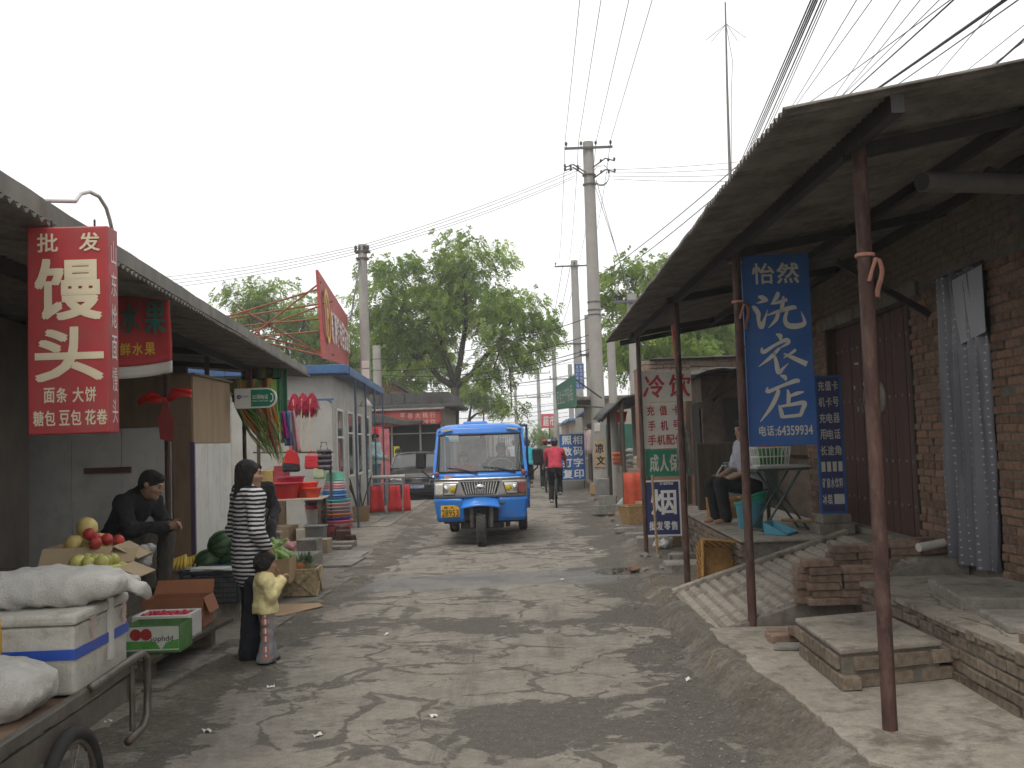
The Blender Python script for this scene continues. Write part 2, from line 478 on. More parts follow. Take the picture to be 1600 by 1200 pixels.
def road_material():
    t = NT("worn_road", .9); p = t.pos(); X, Y, Z = t.xyz(p)
    pw = t.warp(t.warp(p, 1.1, .9), 6., .14)
    big = t.noise(p, .75, 7, .58, .6, (1, 1.25, 1)); fine = t.noise(p, 5.5, 6, .65, .4)
    zone = t.m2('SUBTRACT', 1., t.sm(t.m2('ABSOLUTE', t.m2('ADD', X, .78)), .95, 2.0))
    band = t.noise(p, .9, 3, .5, 0., (.25, 1, 1))
    v = t.m2('ADD', t.m2('ADD', big, t.m2('MULTIPLY', t.m2('SUBTRACT', fine, .5), .42)), t.m2('ADD', t.m2('MULTIPLY', zone, .26), t.m2('MULTIPLY', t.m2('SUBTRACT', band, .5), .55)))
    patch = t.m2('MULTIPLY', t.sm(v, .655, .70), t.m2('ADD', .62, t.m2('MULTIPLY', .38, t.sm(t.noise(p, 3.2, 5, .7), .4, .55))))
    cr = t.edge(pw, 1.15); cr2 = t.edge(t.warp(t.warp(p, 2.3, .5), 9., .08), 3.1)
    wdt = t.noise(p, 1.5, 5, .65)
    crack = t.m2('SUBTRACT', 1., t.sm(t.m2('SUBTRACT', cr, t.m2('MULTIPLY', t.m2('SUBTRACT', wdt, .46), .30)), -.002, .018))
    crack2 = t.m2('MULTIPLY', t.m2('SUBTRACT', 1., t.sm(t.m2('SUBTRACT', cr2, t.m2('MULTIPLY', t.m2('SUBTRACT', fine, .5), .2)), .0, .03)), t.sm(t.noise(p, 1.7, 3), .5, .58))
    cracks = t.m2('MAXIMUM', crack, crack2)
    light = t.m2('MULTIPLY', patch, t.m2('SUBTRACT', 1., t.m2('MULTIPLY', cracks, .92)))
    # tyre tracks
    def track(x0, wd, y0, y1, amt):
        a = t.m2('SUBTRACT', 1., t.sm(t.m2('ABSOLUTE', t.m2('SUBTRACT', t.m2('ADD', X, t.m2('MULTIPLY', Y, .012)), x0)), wd * .55, wd))
        st = t.sm(t.noise(p, 60., 2, .5, 0., (1, .04, 1)), .4, .6)
        yy = t.m2('MULTIPLY', t.sm(Y, y0, y0 + .4), t.m2('SUBTRACT', 1., t.sm(Y, y1, y1 + .6)))
        return t.m2('MULTIPLY', t.m2('MULTIPLY', a, yy), t.m2('MULTIPLY', t.m2('MULTIPLY_ADD', st, .6, .4), t.m2('MULTIPLY', amt, t.sm(t.noise(p, 2.2, 3), .3, .55))))
    tr = t.m2('MAXIMUM', track(-.5, .13, 3., 11.5, .42), t.m2('MAXIMUM', track(.16, .09, 7.6, 10., .6), track(-1.25, .07, 8, 10.5, .5)))
    light = t.m2('MULTIPLY', light, t.m2('SUBTRACT', 1., tr))
    ag = t.sm(t.noise(p, 70., 3, .75), .3, .7); ag2 = t.sm(t.noise(p, 13., 5, .75), .25, .75); sp_ = t.sm(t.noise(p, 38., 2, .6), .60, .68)
    dark = t.mix(t.noise(p, .55, 4), (.074, .067, .056), (.112, .101, .084))
    dark = t.scale(dark, t.m2('ADD', .58, t.m2('MULTIPLY', t.m2('ADD', ag, ag2), .42)))
    dark = t.mix(t.m2('MULTIPLY', sp_, .55), dark, (.24, .22, .19))
    lt = t.scale(t.mix(t.noise(p, 1.4, 4), (.225, .202, .168), (.275, .25, .21)), t.m2('ADD', .68, t.m2('MULTIPLY', t.m2('ADD', t.m2('MULTIPLY', ag, .7), ag2), .34)))
    lt = t.mix(t.m2('MULTIPLY', sp_, .45), lt, (.1, .088, .072))
    c = t.mix(t.m2('MULTIPLY', light, .9), dark, lt)
    # damp strip across the road and a puddle at its low end
    wob = t.m2('MULTIPLY', t.m2('SUBTRACT', t.noise(p, 1.2, 4), .5), 1.3)
    yy = t.m2('ADD', Y, t.m2('ADD', wob, t.m2('MULTIPLY', X, -.12)))
    wet = t.m2('MULTIPLY', t.sm(yy, 11.6, 12.0), t.m2('SUBTRACT', 1., t.sm(yy, 12.9, 13.3)))
    wet = t.m2('MULTIPLY', wet, t.m2('SUBTRACT', 1., t.sm(t.m2('ABSOLUTE', t.m2('ADD', X, .7)), 1.5, 2.0)))
    c = t.mix(t.m2('MULTIPLY', wet, .62), c, (.105, .102, .1))
    dx = t.m2('DIVIDE', t.m2('SUBTRACT', X, .93), .42); dy = t.m2('DIVIDE', t.m2('SUBTRACT', Y, 12.75), .42)
    rr = t.m2('ADD', t.m2('MULTIPLY', dx, dx), t.m2('ADD', t.m2('MULTIPLY', dy, dy), t.m2('MULTIPLY', t.m2('SUBTRACT', fine, .5), 2.2)))
    pud = t.m2('SUBTRACT', 1., t.sm(rr, .55, .8))
    c = t.mix(t.m2('MULTIPLY', pud, .85), c, (.035, .032, .028))
    t.col(c)
    ro = t.m2('SUBTRACT', .93, t.m2('MULTIPLY', wet, .38)); t.put(t.b.inputs["Roughness"], t.m2('MULTIPLY', ro, t.m2('SUBTRACT', 1., t.m2('MULTIPLY', pud, .95))))
    h = t.m2('ADD', t.m2('MULTIPLY', light, .3), t.m2('ADD', t.m2('MULTIPLY', ag, .18), t.m2('SUBTRACT', t.m2('MULTIPLY', ag2, .2), t.m2('MULTIPLY', cracks, .4))))
    t.bump(t.m2('MULTIPLY', h, t.m2('SUBTRACT', 1., pud)), .6, .012)
    return t.m
def earth_material(name, a, b, stones=True, pale=None):
    t = NT(name, .95); p = t.pos()
    n1 = t.noise(p, 1.7, 6, .65); n2 = t.noise(p, 22., 5, .7); n3 = t.noise(p, 110., 2)
    c = t.mix(t.sm(n1, .35, .65), a, b)
    if pale: c = t.mix(t.sm(t.noise(p, 2.6, 5, .6, .5), .55, .66), c, pale)
    c = t.scale(c, t.m2('ADD', .5, t.m2('MULTIPLY', t.m2('ADD', t.sm(n2, .25, .75), t.m2('MULTIPLY', t.sm(n3, .3, .7), .5)), .62)))
    c = t.mix(t.m2('MULTIPLY', t.sm(t.noise(p, 34., 3, .6), .62, .7), .6), c, (.26, .235, .2))
    t.col(c); t.bump(t.m2('ADD', n2, t.m2('MULTIPLY', n3, .3)), .7, .02)
    return t.m
def concrete_material(name, a, b, stain=(.09, .075, .058), cracks=True, soil=.72):
    t = NT(name, .9); p = t.pos()
    n1 = t.noise(p, 1.3, 6, .6); n2 = t.noise(p, 14., 5, .7); n3 = t.noise(p, 120., 2)
    c = t.mix(t.sm(n1, .3, .7), a, b)
    c = t.mix(t.m2('MULTIPLY', t.sm(t.noise(p, 3.1, 7, .68, .4), .5, .68), soil), c, stain)
    if cracks:
        e = t.edge(t.warp(t.warp(p, .9, .9), 5., .12), .6); k = t.m2('MULTIPLY', t.m2('SUBTRACT', 1., t.sm(e, .002, .009)), t.sm(t.noise(p, .8, 3), .48, .56)); c = t.mix(t.m2('MULTIPLY', k, .75), c, stain)
    c = t.scale(c, t.m2('ADD', .66, t.m2('MULTIPLY', t.m2('ADD', t.sm(n2, .25, .75), t.m2('MULTIPLY', t.sm(n3, .3, .7), .5)), .42)))
    c = t.mix(t.m2('MULTIPLY', t.sm(t.noise(p, 30., 3, .6), .62, .7), .5), c, stain)
    t.col(c); t.bump(t.m2('ADD', n2, t.m2('MULTIPLY', n3, .35)), .6, .015)
    return t.m
M_ROAD = road_material()
M_EARTH = earth_material("bare_earth", (.088, .076, .060), (.145, .128, .104), pale=(.19, .172, .146))
M_GROUND = earth_material("far_ground", (.12, .105, .085), (.17, .15, .12))
M_CONC = concrete_material("pavement_concrete", (.25, .22, .18), (.32, .285, .235))
M_CONC_D = concrete_material("old_concrete", (.17, .15, .125), (.23, .205, .17))
M_SLAB = concrete_material("grey_slab", (.2, .185, .16), (.27, .25, .215), cracks=False)
M_MORTAR = mat("mortar", (.15, .135, .112), .95, .3, 9, bump=.5, bscale=60)
M_BRICK = mat("red_brick", (.205, .115, .075), .92, .4, 30, bump=.4, bscale=90, rnd=.38, dirt=(.2, .165, .12), dirtamt=.75, dscale=11)
M_BRICK_D = mat("weathered_brick", (.185, .142, .103), .95, .35, 24, bump=.5, bscale=90, rnd=.28, dirt=(.215, .19, .155), dirtamt=.7, dscale=9)
M_BRICK_L = mat("dusty_loose_brick", (.205, .135, .098), .95, .35, 24, bump=.5, bscale=90, rnd=.25, dirt=(.23, .2, .165), dirtamt=.65, dscale=9)
M_RUST = mat("red_oxide_steel", (.066, .031, .025), .75, .5, 14, dirt=(.13, .085, .065), dirtamt=.8, dscale=16, bump=.5, bscale=60, stretch=(1, 1, .35))
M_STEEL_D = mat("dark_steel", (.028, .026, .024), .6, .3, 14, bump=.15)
M_ASBESTOS = mat("weathered_sheet", (.17, .155, .135), .95, .32, 5, dirt=(.05, .042, .034), dirtamt=.75, dscale=3, bump=.3)
M_WOODD = mat("dark_timber", (.07, .05, .035), .85, .35, 12, bump=.3, stretch=(1, 1, .15))
M_PLY = mat("plywood", (.30, .215, .13), .8, .16, 4, dirt=(.2, .13, .075), dirtamt=.5, bump=.12, stretch=(1, 1, .3))
M_PLY_D = mat("brown_board", (.21, .14, .082), .8, .2, 4, dirt=(.09, .06, .035), dirtamt=.6, bump=.12, stretch=(1, 1, .3))
M_WHITE = mat("white_painted_board", (.58, .58, .54), .6, .08, 3, dirt=(.3, .27, .22), dirtamt=.35, dscale=4)
M_GREYWALL = mat("grey_sandwich_panel", (.34, .33, .30), .65, .1, 2.5, dirt=(.2, .18, .15), dirtamt=.4, dscale=2)
M_BLUE = mat("blue_steel_trim", (.035, .10, .23), .5, .2, 8, dirt=(.05, .06, .07), dirtamt=.4)
M_POLE = mat("concrete_pole_grey", (.30, .285, .26), .92, .14, 5, dirt=(.2, .185, .16), dirtamt=.5, bump=.3, bscale=50)
M_WIRE = mat("black_cable", (.02, .02, .022), .6, 0)
M_WIRE_L = mat("bare_wire", (.075, .075, .08), .5, 0)
M_GLASSD = mat("dark_window_glass", (.02, .023, .025), .08, 0, spec=.6)
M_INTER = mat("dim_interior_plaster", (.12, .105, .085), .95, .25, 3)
M_TARP = mat("dark_tarpaulin", (.06, .058, .054), .8, .3, 6, bump=.4, bscale=12)

# ================================================================ ground and road
MB().quad((-550, -550, -.03), (550, -550, -.03), (550, 550, -.03), (-550, 550, -.03)).build("ground", M_GROUND)["kind"] = "structure"
def road_edge_l(y): return -3.3 - .02 * max(0, y - 9) if y < 14 else -3.4
m = MB()
m.add([(-3.6, -12, 0), (1.9, -12, 0), (1.9, 420, 0), (-3.6, 420, 0)], [(0, 1, 2, 3)])
m.build("road", M_ROAD)["kind"] = "structure"

def lerp_tab(tab, y):
    for (a, b), (c, d) in zip(tab, tab[1:]):
        if y <= c: return b + (d - b) * max(0., (y - a)) / (c - a)
    return tab[-1][1]
EDGE = [(-12, 1.75), (3, 1.62), (4.6, 1.46), (6.2, 1.33), (8.0, 1.24), (10.3, 1.26), (11.2, 1.3), (13.5, 1.36), (20, 1.55), (60, 1.9)]
FOOT = [(-12, 1.3), (3, 1.2), (4.6, 1.1), (6.2, 1.05), (8.0, 1.0), (10.3, 1.03), (13.5, 1.1), (20, 1.2), (60, 1.4)]
HTOP = [(-12, .18), (8.0, .15), (10.4, .1), (12, .06), (22, .07), (60, .1)]
def shoulder(u, v):
    y = -2 + 36 * v ** 1.6; e, f, h = lerp_tab(EDGE, y), lerp_tab(FOOT, y), lerp_tab(HTOP, y)
    x = f - .28 + (2.75 - f + .28) * u ** 1.35
    t = min(1, max(0, (x - f + .12 * fbm(x, y, 2.2, 3, 4)) / (e - f))); s_ = t * t * (3 - 2 * t)
    z = -.014 + .012 * min(1, max(0, (x - f + .3) / .2)) + h * s_ * (1 + .1 * fbm(x, y, 1.3)) + .018 * fbm(x, y, 3.5, 4, 2) * (1 - abs(2 * t - 1) * .55) + .011 * fbm(x, y, 12, 3, 8) + .012 * max(0, fbm(x, y, 7, 3, 21) - .25)
    if t >= 1: z = min(z, h - .004)
    return (x, y, z)
m = MB(); m.grid(shoulder, 60, 300)
m.build("dirt_verge", M_EARTH, smooth=True)["kind"] = "structure"

# concrete pavement slab with a broken edge
def jag(pts, a, seed):
    q = random.Random(seed); out = []
    for (x0, y0), (x1, y1) in zip(pts, pts[1:]):
        n = max(1, int(math.hypot(x1 - x0, y1 - y0) / .06))
        for i in range(n):
            t = i / n; out.append((x0 + (x1 - x0) * t + q.uniform(-a, a), y0 + (y1 - y0) * t + q.uniform(-a, a)))
    return out
edge = jag([(1.7, -2), (1.66, 2.6), (1.53, 3.9), (1.60, 4.2), (1.72, 4.42), (1.56, 4.56), (1.44, 4.7), (1.42, 5.3), (1.39, 6.0), (1.30, 6.6), (1.34, 7.0), (1.24, 7.5), (1.26, 7.95)], .012, 3)
poly = edge + [(1.26, 7.95), (2.45, 7.95), (2.45, -2)]
m = MB(); m.prism(poly, .05, .172, 'z')
pv = m.build("pavement", M_CONC, bevel=.008); pv["kind"] = "structure"

# ridged concrete ramp up to the double door (it rises away from the street)
def ramp_z(x): return .10 + (x - 1.25) * .305 if x < 3.0 else .634
m = MB(); Y0, Y1 = 8.0, 10.1
m.add([(1.22, Y0, ramp_z(1.22)), (3.3, Y0, .634), (3.3, Y1, .634), (1.22, Y1, ramp_z(1.22)), (3.0, Y0, .634), (3.0, Y1, .634)] + [(1.22, Y0, 0), (3.3, Y0, 0), (3.3, Y1, 0), (1.22, Y1, 0)],
      [(0, 4, 5, 3), (4, 1, 2, 5), (0, 3, 9, 6), (6, 7, 1, 4, 0), (9, 8, 7, 6), (3, 5, 2, 8, 9)])
ramp = m.build("ramp", M_CONC_D); ramp["kind"] = "structure"
x = 1.3
while x < 2.98:
    k = MB(); wd = .072 + rng.uniform(-.01, .01); y0 = Y0 + .1 + (.0 if x > 1.75 else rng.uniform(-.1, .03)); dz = .018
    y1 = Y1 - .03
    pts = [(x, ramp_z(x) - .01), (x + .008, ramp_z(x) + dz), (x + wd - .008, ramp_z(x + wd) + dz), (x + wd, ramp_z(x + wd) - .01)]
    k.prism(pts, y0, y1)
    k.build("ramp_ridge", M_CONC, ramp, bevel=.004)
    x += .105
k = MB(); k.add([(1.25, Y1 - .02, ramp_z(1.25)), (3.0, Y1 - .02, .64), (3.0, Y1 + .1, .64), (1.25, Y1 + .1, ramp_z(1.25)), (1.25, Y1 - .02, ramp_z(1.25) + .05), (3.0, Y1 - .02, .69), (3.0, Y1 + .1, .69), (1.25, Y1 + .1, ramp_z(1.25) + .05)],
       [(0, 1, 2, 3), (4, 5, 6, 7), (0, 1, 5, 4), (1, 2, 6, 5), (2, 3, 7, 6), (3, 0, 4, 7)])
k.build("ramp_edge", M_CONC, ramp, bevel=.008)

# trodden dirt along the left edge of the road
LEDGE = [(-3, -2.72), (4, -2.62), (8.3, -2.55), (14.4, -2.43), (21.5, -2.85), (30, -3.2)]
def lverge(u, v):
    y = -1 + 31 * v ** 1.5; x = lerp_tab(LEDGE, y) - .55 + 1.05 * u; e = 1 - abs(u * 2 - 1) ** 2
    return (x, y, -.016 + .030 * e * (1 + .5 * fbm(x, y, 1.7, 3, 5)) + .016 * fbm(x, y, 5., 4, 6) * e)
MB().grid(lverge, 26, 260).build("dirt_strip", M_EARTH, smooth=True)["kind"] = "structure"
# ================================================================ brick laying
BR = {}
def brick_mesh(key, L_, H_, D_, m):
    if key in BR: return BR[key]
    b = MB(); b.box((0, 0, 0), (D_, L_, H_)); b.jit(.003)
    bm = bmesh.new(); me = b.mesh("brick"); bm.from_mesh(me); bmesh.ops.bevel(bm, geom=bm.edges[:], offset=.004, segments=1, affect='EDGES'); bm.to_mesh(me); bm.free()
    me.materials.append(m); BR[key] = me
    return me
def lay_bricks(parent, x, y0, y1, z0, z1, m, key, rough=.002, limit=300, L_=.235, H_=.055, D_=.11, j=.011, proud=.006, miss=0., tilt=0., cnt=[0], facing=-1, zfun=None):
    """bricks on the plane x = const facing the street (facing -1) from y0 to y1; returns what was laid"""
    full = brick_mesh(key + "f", L_, H_, D_, m); half = brick_mesh(key + "h", D_, H_, D_, m)
    z = z0 + H_ / 2; row = 0; n = 0
    while z + H_ / 2 <= z1 + .012:
        y = y0 - (L_ / 2 + j / 2 if row % 2 else 0)
        hdr = row % 6 == 4
        while y < y1 - .03:
            l = D_ if hdr else L_
            a, b = max(y, y0), min(y + l, y1)
            if b - a > .04 and rng.random() >= miss and (zfun is None or z < zfun((a + b) / 2)):
                me = half if (b - a) < .17 else full
                o = bpy.data.objects.new("brick", me); COL.objects.link(o); o.parent = parent
                o.location = (x - facing * D_ / 2 + facing * (proud + rng.uniform(-rough, rough)), (a + b) / 2, z + rng.uniform(-.002, .002) * (1 + tilt * 4))
                base = D_ if me is half else L_
                o.scale = (1, (b - a) / base, 1)
                if tilt: o.rotation_euler = (rng.uniform(-tilt, tilt), 0, rng.uniform(-tilt, tilt))
                n += 1
            y += l + j
        z += H_ + j; row += 1
    return n

# raised terrace in front of the curtain door, its brick face towards the street
m = MB(); m.span((2.475, -2, 0), (3.32, 7.98, .50))
ter = m.build("terrace", M_CONC_D, bevel=.01); ter["kind"] = "structure"
m = MB(); m.span((2.41, 2.0, .05), (2.49, 7.97, .465)); m.build("mortar_bed", M_MORTAR, ter)
lay_bricks(ter, 2.40, 4.3, 7.97, .165, .50, M_BRICK_D, "terrace", .012, j=.014, H_=.058, tilt=.02)
k = MB(); k.grid(lambda u, v: (2.385 + .93 * u + (.02 * fbm(v * 9, 0, 2) if u == 0 else 0), -2 + 9.97 * v, .503 + .008 * fbm(u * 2, v * 9, 2)), 6, 80); k.build("terrace_topping", M_CONC, ter, solid=.03)

# low brick-edged step on the pavement
m = MB(); m.prism([(1.70, 5.95), (2.32, 6.12), (2.30, 7.15), (1.70, 6.95)], .17, .395, 'z')
stp = m.build("pavement_step", M_MORTAR, bevel=.01); tag(stp, kind="structure")
k = MB(); k.prism([(1.685, 5.93), (2.335, 6.105), (2.315, 7.17), (1.685, 6.97)], .375, .405, 'z'); k.build("step_top", M_CONC, stp, bevel=.008)
mbk = brick_mesh("stepf", .235, .075, .11, M_BRICK_D)
for row in range(2):
    for i in range(4):
        o = link_mesh("brick", mbk, None, stp, (1.735, 6.02 + i * .25 + (.1 if row else 0), .215 + row * .1)); o.rotation_euler = (0, 0, rng.uniform(-.03, .03))
    for i in range(3):
        o = link_mesh("brick", mbk, None, stp, (1.80 + i * .25 + (.07 if row else 0), 6.02 + (i * .25 + .05) * .27, .215 + row * .1)); o.rotation_euler = (0, 0, math.pi / 2 + .26 + rng.uniform(-.03, .03))

# platform of the roadside seller beyond the ramp
m = MB(); m.span((2.08, 10.36, 0), (3.32, 15.6, .56))
plat = m.build("seller_platform", M_CONC_D, bevel=.012); plat["kind"] = "structure"
m = MB(); m.span((2.02, 10.42, .03), (2.09, 15.5, .51)); m.build("mortar_bed", M_MORTAR, plat)
lay_bricks(plat, 2.0, 10.4, 15.4, .05, .54, M_BRICK_D, "plat", .014, j=.014, H_=.058, tilt=.025)
k = MB(); k.span((1.99, 10.32, .56), (3.31, 15.55, .59)); k.build("platform_top", M_CONC, plat, bevel=.01)

# ================================================================ brick building of the right-hand row
laundry = empty("brick_building", (3.3, 6.8, 0), 0, "low brick building with plank double door and dotted door curtain behind rusty posts", "building")
def lp(mb, name, m, **k):
    o = mb.build(name, m, laundry, **k); o.location = (-3.3, -6.8, 0); return o
wl = empty("brick_wall", (-3.3, -6.8, 0)); wl.parent = laundry
# wall core behind the bricks (openings left free)
DOOR = (8.98, 11.62, .634, 2.82); CURT = (7.42, 8.22, .66, 2.86)
k = MB()
for y0, y1, z0, z1 in ((2, 6.30, 0, 3.6), (6.84, 7.42, 0, 3.6), (6.30, 6.84, 0, 1.5), (6.30, 6.84, 2.75, 3.6), (7.42, 8.22, 0, .62), (7.42, 8.22, 2.86, 3.6), (8.22, 8.98, 0, 3.6), (8.98, 11.62, 0, .62), (8.98, 11.62, 2.82, 3.6), (11.62, 12.6, 0, 3.6)):
    k.span((3.322, y0, z0), (3.6, y1, z1))
k.build("mortar_core", M_MORTAR, wl)
lay_bricks(wl, 3.315, 8.22, 8.98, .66, 2.82, M_BRICK, "wall", .010, tilt=.014, miss=.02)
lay_bricks(wl, 3.315, 6.84, 7.42, .56, 2.86, M_BRICK, "wall", .010, tilt=.014, miss=.02)
lay_bricks(wl, 3.315, 11.62, 12.6, .62, 3.2, M_BRICK, "wall", .004)
up = MB()   # the dark courses high under the canopy, too dim to pick apart: joined
for r_ in range(8):
    z = 2.93 + r_ * .066
    y = 6.9 + (.12 if r_ % 2 else 0)
    while y < 11.6:
        up.span((3.308, y, z), (3.33, y + .235, z + .055)); y += .246
o = lp(up, "upper_brick_courses", M_BRICK_D); o["kind"] = "stuff"
lp(MB().span((3.285, 8.75, 2.82), (3.42, 11.85, 2.95)), "lintel", M_CONC_D, bevel=.008)
lp(MB().span((3.29, 7.25, 2.86), (3.42, 8.4, 2.935)), "lintel", M_CONC_D, bevel=.008)
lp(MB().span((3.285, 8.25, .5), (3.4, 8.96, .665)), "plinth", M_CONC_D, bevel=.008)
lp(MB().span((3.285, 6.86, .5), (3.4, 7.40, .57)), "plinth", M_CONC_D, bevel=.008)
# unseen rear walls and roof, added to block light
k = MB(); k.span((6.6, 2, 0), (6.8, 12.6, 3.6)); k.span((3.6, 2, 0), (6.6, 2.2, 3.6)); k.span((3.6, 12.4, 0), (6.6, 12.6, 3.6)); lp(k, "light_block_wall", M_MORTAR)
lp(MB().span((3.3, 1.9, 3.6), (6.9, 12.7, 3.72)), "roof", M_ASBESTOS)
# window at the picture's edge
wf = MB()
wf.span((3.31, 6.32, 1.5), (3.36, 6.38, 2.75)); wf.span((3.31, 6.76, 1.5), (3.36, 6.82, 2.75)); wf.span((3.31, 6.38, 2.69), (3.36, 6.76, 2.75)); wf.span((3.31, 6.38, 1.5), (3.36, 6.76, 1.56)); wf.span((3.31, 6.38, 2.2), (3.36, 6.76, 2.24))
wo = lp(wf, "window", M_GREYWALL)
MB().span((3.335, 6.38, 1.56), (3.342, 6.76, 2.69)).build("pane", M_GLASSD, wo)
# plank double door with rows of studs
M_DOOR = mat("old_red_door_paint", (.075, .028, .02), .62, .4, 9, dirt=(.035, .02, .016), dirtamt=.6, dscale=5, bump=.25, stretch=(1, 1, .12))
M_STUD = mat("worn_iron_studs", (.22, .2, .17), .5, .3, 20, metal=.4)
for leaf, (ya, yb) in enumerate(((9.04, 10.29), (10.31, 11.56))):
    n = 7; wd = (yb - ya) / n; dr = None
    base = MB().span((3.43, ya, .66), (3.46, yb, 2.80)); dr = lp(base, "door", M_DOOR)
    for i in range(n):
        MB().span((3.405 + rng.uniform(-.003, .003), ya + i * wd + .004, .66), (3.44, ya + (i + 1) * wd - .004, 2.80)).build("plank", M_DOOR, dr, bevel=.004)
    for z in (.95, 1.36, 1.98, 2.55):
        for i in range(n):
            MB().ell((3.402, ya + (i + .5) * wd, z + rng.uniform(-.006, .006)), (.014, .02, .02), 8, 5).build("stud", M_STUD, dr, smooth=True)
    yc = yb - .2 if leaf == 0 else ya + .2
    rg = MB(); rg.lathe([(.13, 0), (.13, .012), (.09, .02), (.03, .035), (.0, .04)], 20, (3.405, yc, 1.98), (0, -math.pi / 2, 0), sx=1.25)
    rg.build("ring_plate", M_STUD, dr, smooth=True)
    hp = MB(); hp.torus((3.36, yc, 1.9), .055, .008, 16, 6, (0, math.pi / 2, 0)); hp.build("handle", M_STUD, dr, smooth=True)
M_SCRAP = mat("torn_paper", (.55, .53, .48), .9, .15)
for (y, z, a, b) in ((10.55, 2.32, .05, .12), (10.75, 2.36, .14, .03), (10.9, 2.1, .04, .05), (10.6, 2.12, .03, .05), (10.82, 1.86, .03, .06)):
    lp(MB().quad((3.399, y, z), (3.399, y + a, z + .01), (3.399, y + a, z + b), (3.399, y, z + b * .8)), "paper_scrap", M_SCRAP)
lp(MB().span((3.30, 8.985, .62), (3.42, 9.04, 2.82)), "door_jamb", M_WOODD, bevel=.004)
lp(MB().span((3.30, 11.56, .62), (3.42, 11.615, 2.82)), "door_jamb", M_WOODD, bevel=.004)
lp(MB().span((3.27, 8.98, .60), (3.44, 11.62, .665)), "door_sill", M_CONC_D, bevel=.01)
# curtain doorway: dark-coloured sheet standing in for the unlit room, gathered dotted curtain before it
k = MB(); k.span((3.45, 7.35, .62), (3.5, 8.3, 2.9)); lp(k, "doorway_shade_sheet", M_STEEL_D)
def curtain_material():
    t = NT("dotted_plastic_curtain", .28); o = t.obj(); X, Y, Z = t.xyz(o)
    uvy = t.m2('MULTIPLY', Y, 22.); uvz = t.m2('MULTIPLY', Z, 17.)
    fy = t.m2('SUBTRACT', t.m2('FRACT', t.m2('ADD', uvy, 0.)), .5); fz = t.m2('SUBTRACT', t.m2('FRACT', uvz), .5)
    d = t.m2('ADD', t.m2('MULTIPLY', fy, fy), t.m2('MULTIPLY', fz, fz))
    dot = t.m2('SUBTRACT', 1., t.sm(d, .008, .02))
    c = t.mix(dot, t.mix(t.noise(o, 3, 4), (.085, .085, .105), (.17, .17, .195)), (.38, .38, .41)); t.col(c)
    t.b.inputs["Specular IOR Level"].default_value = .6
    return t.m
cu = MB()
def cur(u, v):
    # u across, v up: gathered near the top, hanging in folds
    fold = math.sin(u * 44 + 1.2 * math.sin(v * 3)) * .026 + math.sin(u * 17 + v * 2) * .03 + .008 * fbm(u * 8, v * 5, 3)
    nar = 1 - .16 * max(0, v - .72) * 2.5
    pinch = 1 + .3 * max(0, v - .9) * 5
    return (3.27 + fold * pinch * (1.2 - .5 * v), 7.44 + .76 * (1 - nar) * .0 + .76 * (u * nar + (1 - nar)), .60 + 2.27 * v)
cu.grid(cur, 150, 40)
ct = cu.build("door_curtain", curtain_material(), None, smooth=True); tag(ct, "dark blue-grey plastic door curtain with small pale dots hanging in the brick doorway", "curtain")
lp(MB().tube([(3.27, 7.38, 2.87), (3.27, 8.26, 2.87)], .012, 8), "curtain_rail", M_STEEL_D)
k = MB(); k.add([(3.25, 7.35, 2.35), (3.25, 7.78, 2.30), (3.24, 7.92, 2.80), (3.25, 7.35, 2.84)], [(0, 1, 2, 3)])
o = k.build("plastic_sheet", mat("pale_blue_plastic_sheet", (.36, .38, .42), .35, .1, 3), None, solid=.004); tag(o, "pale grey plastic flap hung over the top corner of the dotted curtain", "plastic sheet")
# metal canopy on posts
canopy = empty("canopy", (1.6, 9.5, 3.1), 0, "long corrugated sheet canopy on rusty pipe posts over the brick-paved shopfronts", "canopy")
def roof_z(x, y): return 3.105 + .16 * (x - 1.1)
def eave_x(y): return 1.13 - .012 * (y - 4.5)
def cs(u, v):
    y = 4.45 + 10.45 * v; x = eave_x(y) + .012 * fbm(y, 0, 3.) + (3.65 - eave_x(y)) * u
    return (x - 1.6, y - 9.5, roof_z(x, y) + .0 + .016 * math.sin(2 * math.pi * (y - 4.45) / .076) + .008 * fbm(x, y, 1.1) - 3.1)
k = MB(); k.grid(cs, 7, 1100); k.build("corrugated_sheet", M_ASBESTOS, canopy, smooth=True, solid=.005)
def cp(mb, name, m, **kw):
    o = mb.build(name, m, canopy, **kw); o.location = (-1.6, -9.5, -3.1); return o
cp(MB().bar((1.66, 4.5, 3.135), (1.36, 14.6, 3.10), .06, .09), "beam", M_STEEL_D)
cp(MB().bar((2.6, 4.5, 3.29), (2.5, 14.6, 3.27), .05, .07), "beam", M_STEEL_D)
cp(MB().bar((3.22, 4.5, 3.38), (3.22, 12.4, 3.38), .05, .07), "beam", M_STEEL_D)
POSTS = [(1.69, 5.15, .165), (1.61, 8.02, .18), (1.475, 10.6, .08), (1.40, 14.0, .045)]
for i, (px, py, pz) in enumerate(POSTS):
    cp(MB().tube([(px, py, pz - .06), (px, py, 3.12)], .037 - .002 * i, 14), "post", M_RUST, auto=40)
    cp(MB().bar((px - .08, py + .06, 3.10), (3.3, py + .06, 3.39), .05, .07), "rafter", M_STEEL_D)
    if i < 2: cp(MB().bar((2.55, py + .5, 3.1), (3.31, py + .5, 2.62), .05, .05), "brace", M_STEEL_D)
cp(MB().bar((1.2, 14.62, 3.04), (3.3, 14.5, 3.37), .05, .07), "rafter", M_STEEL_D)
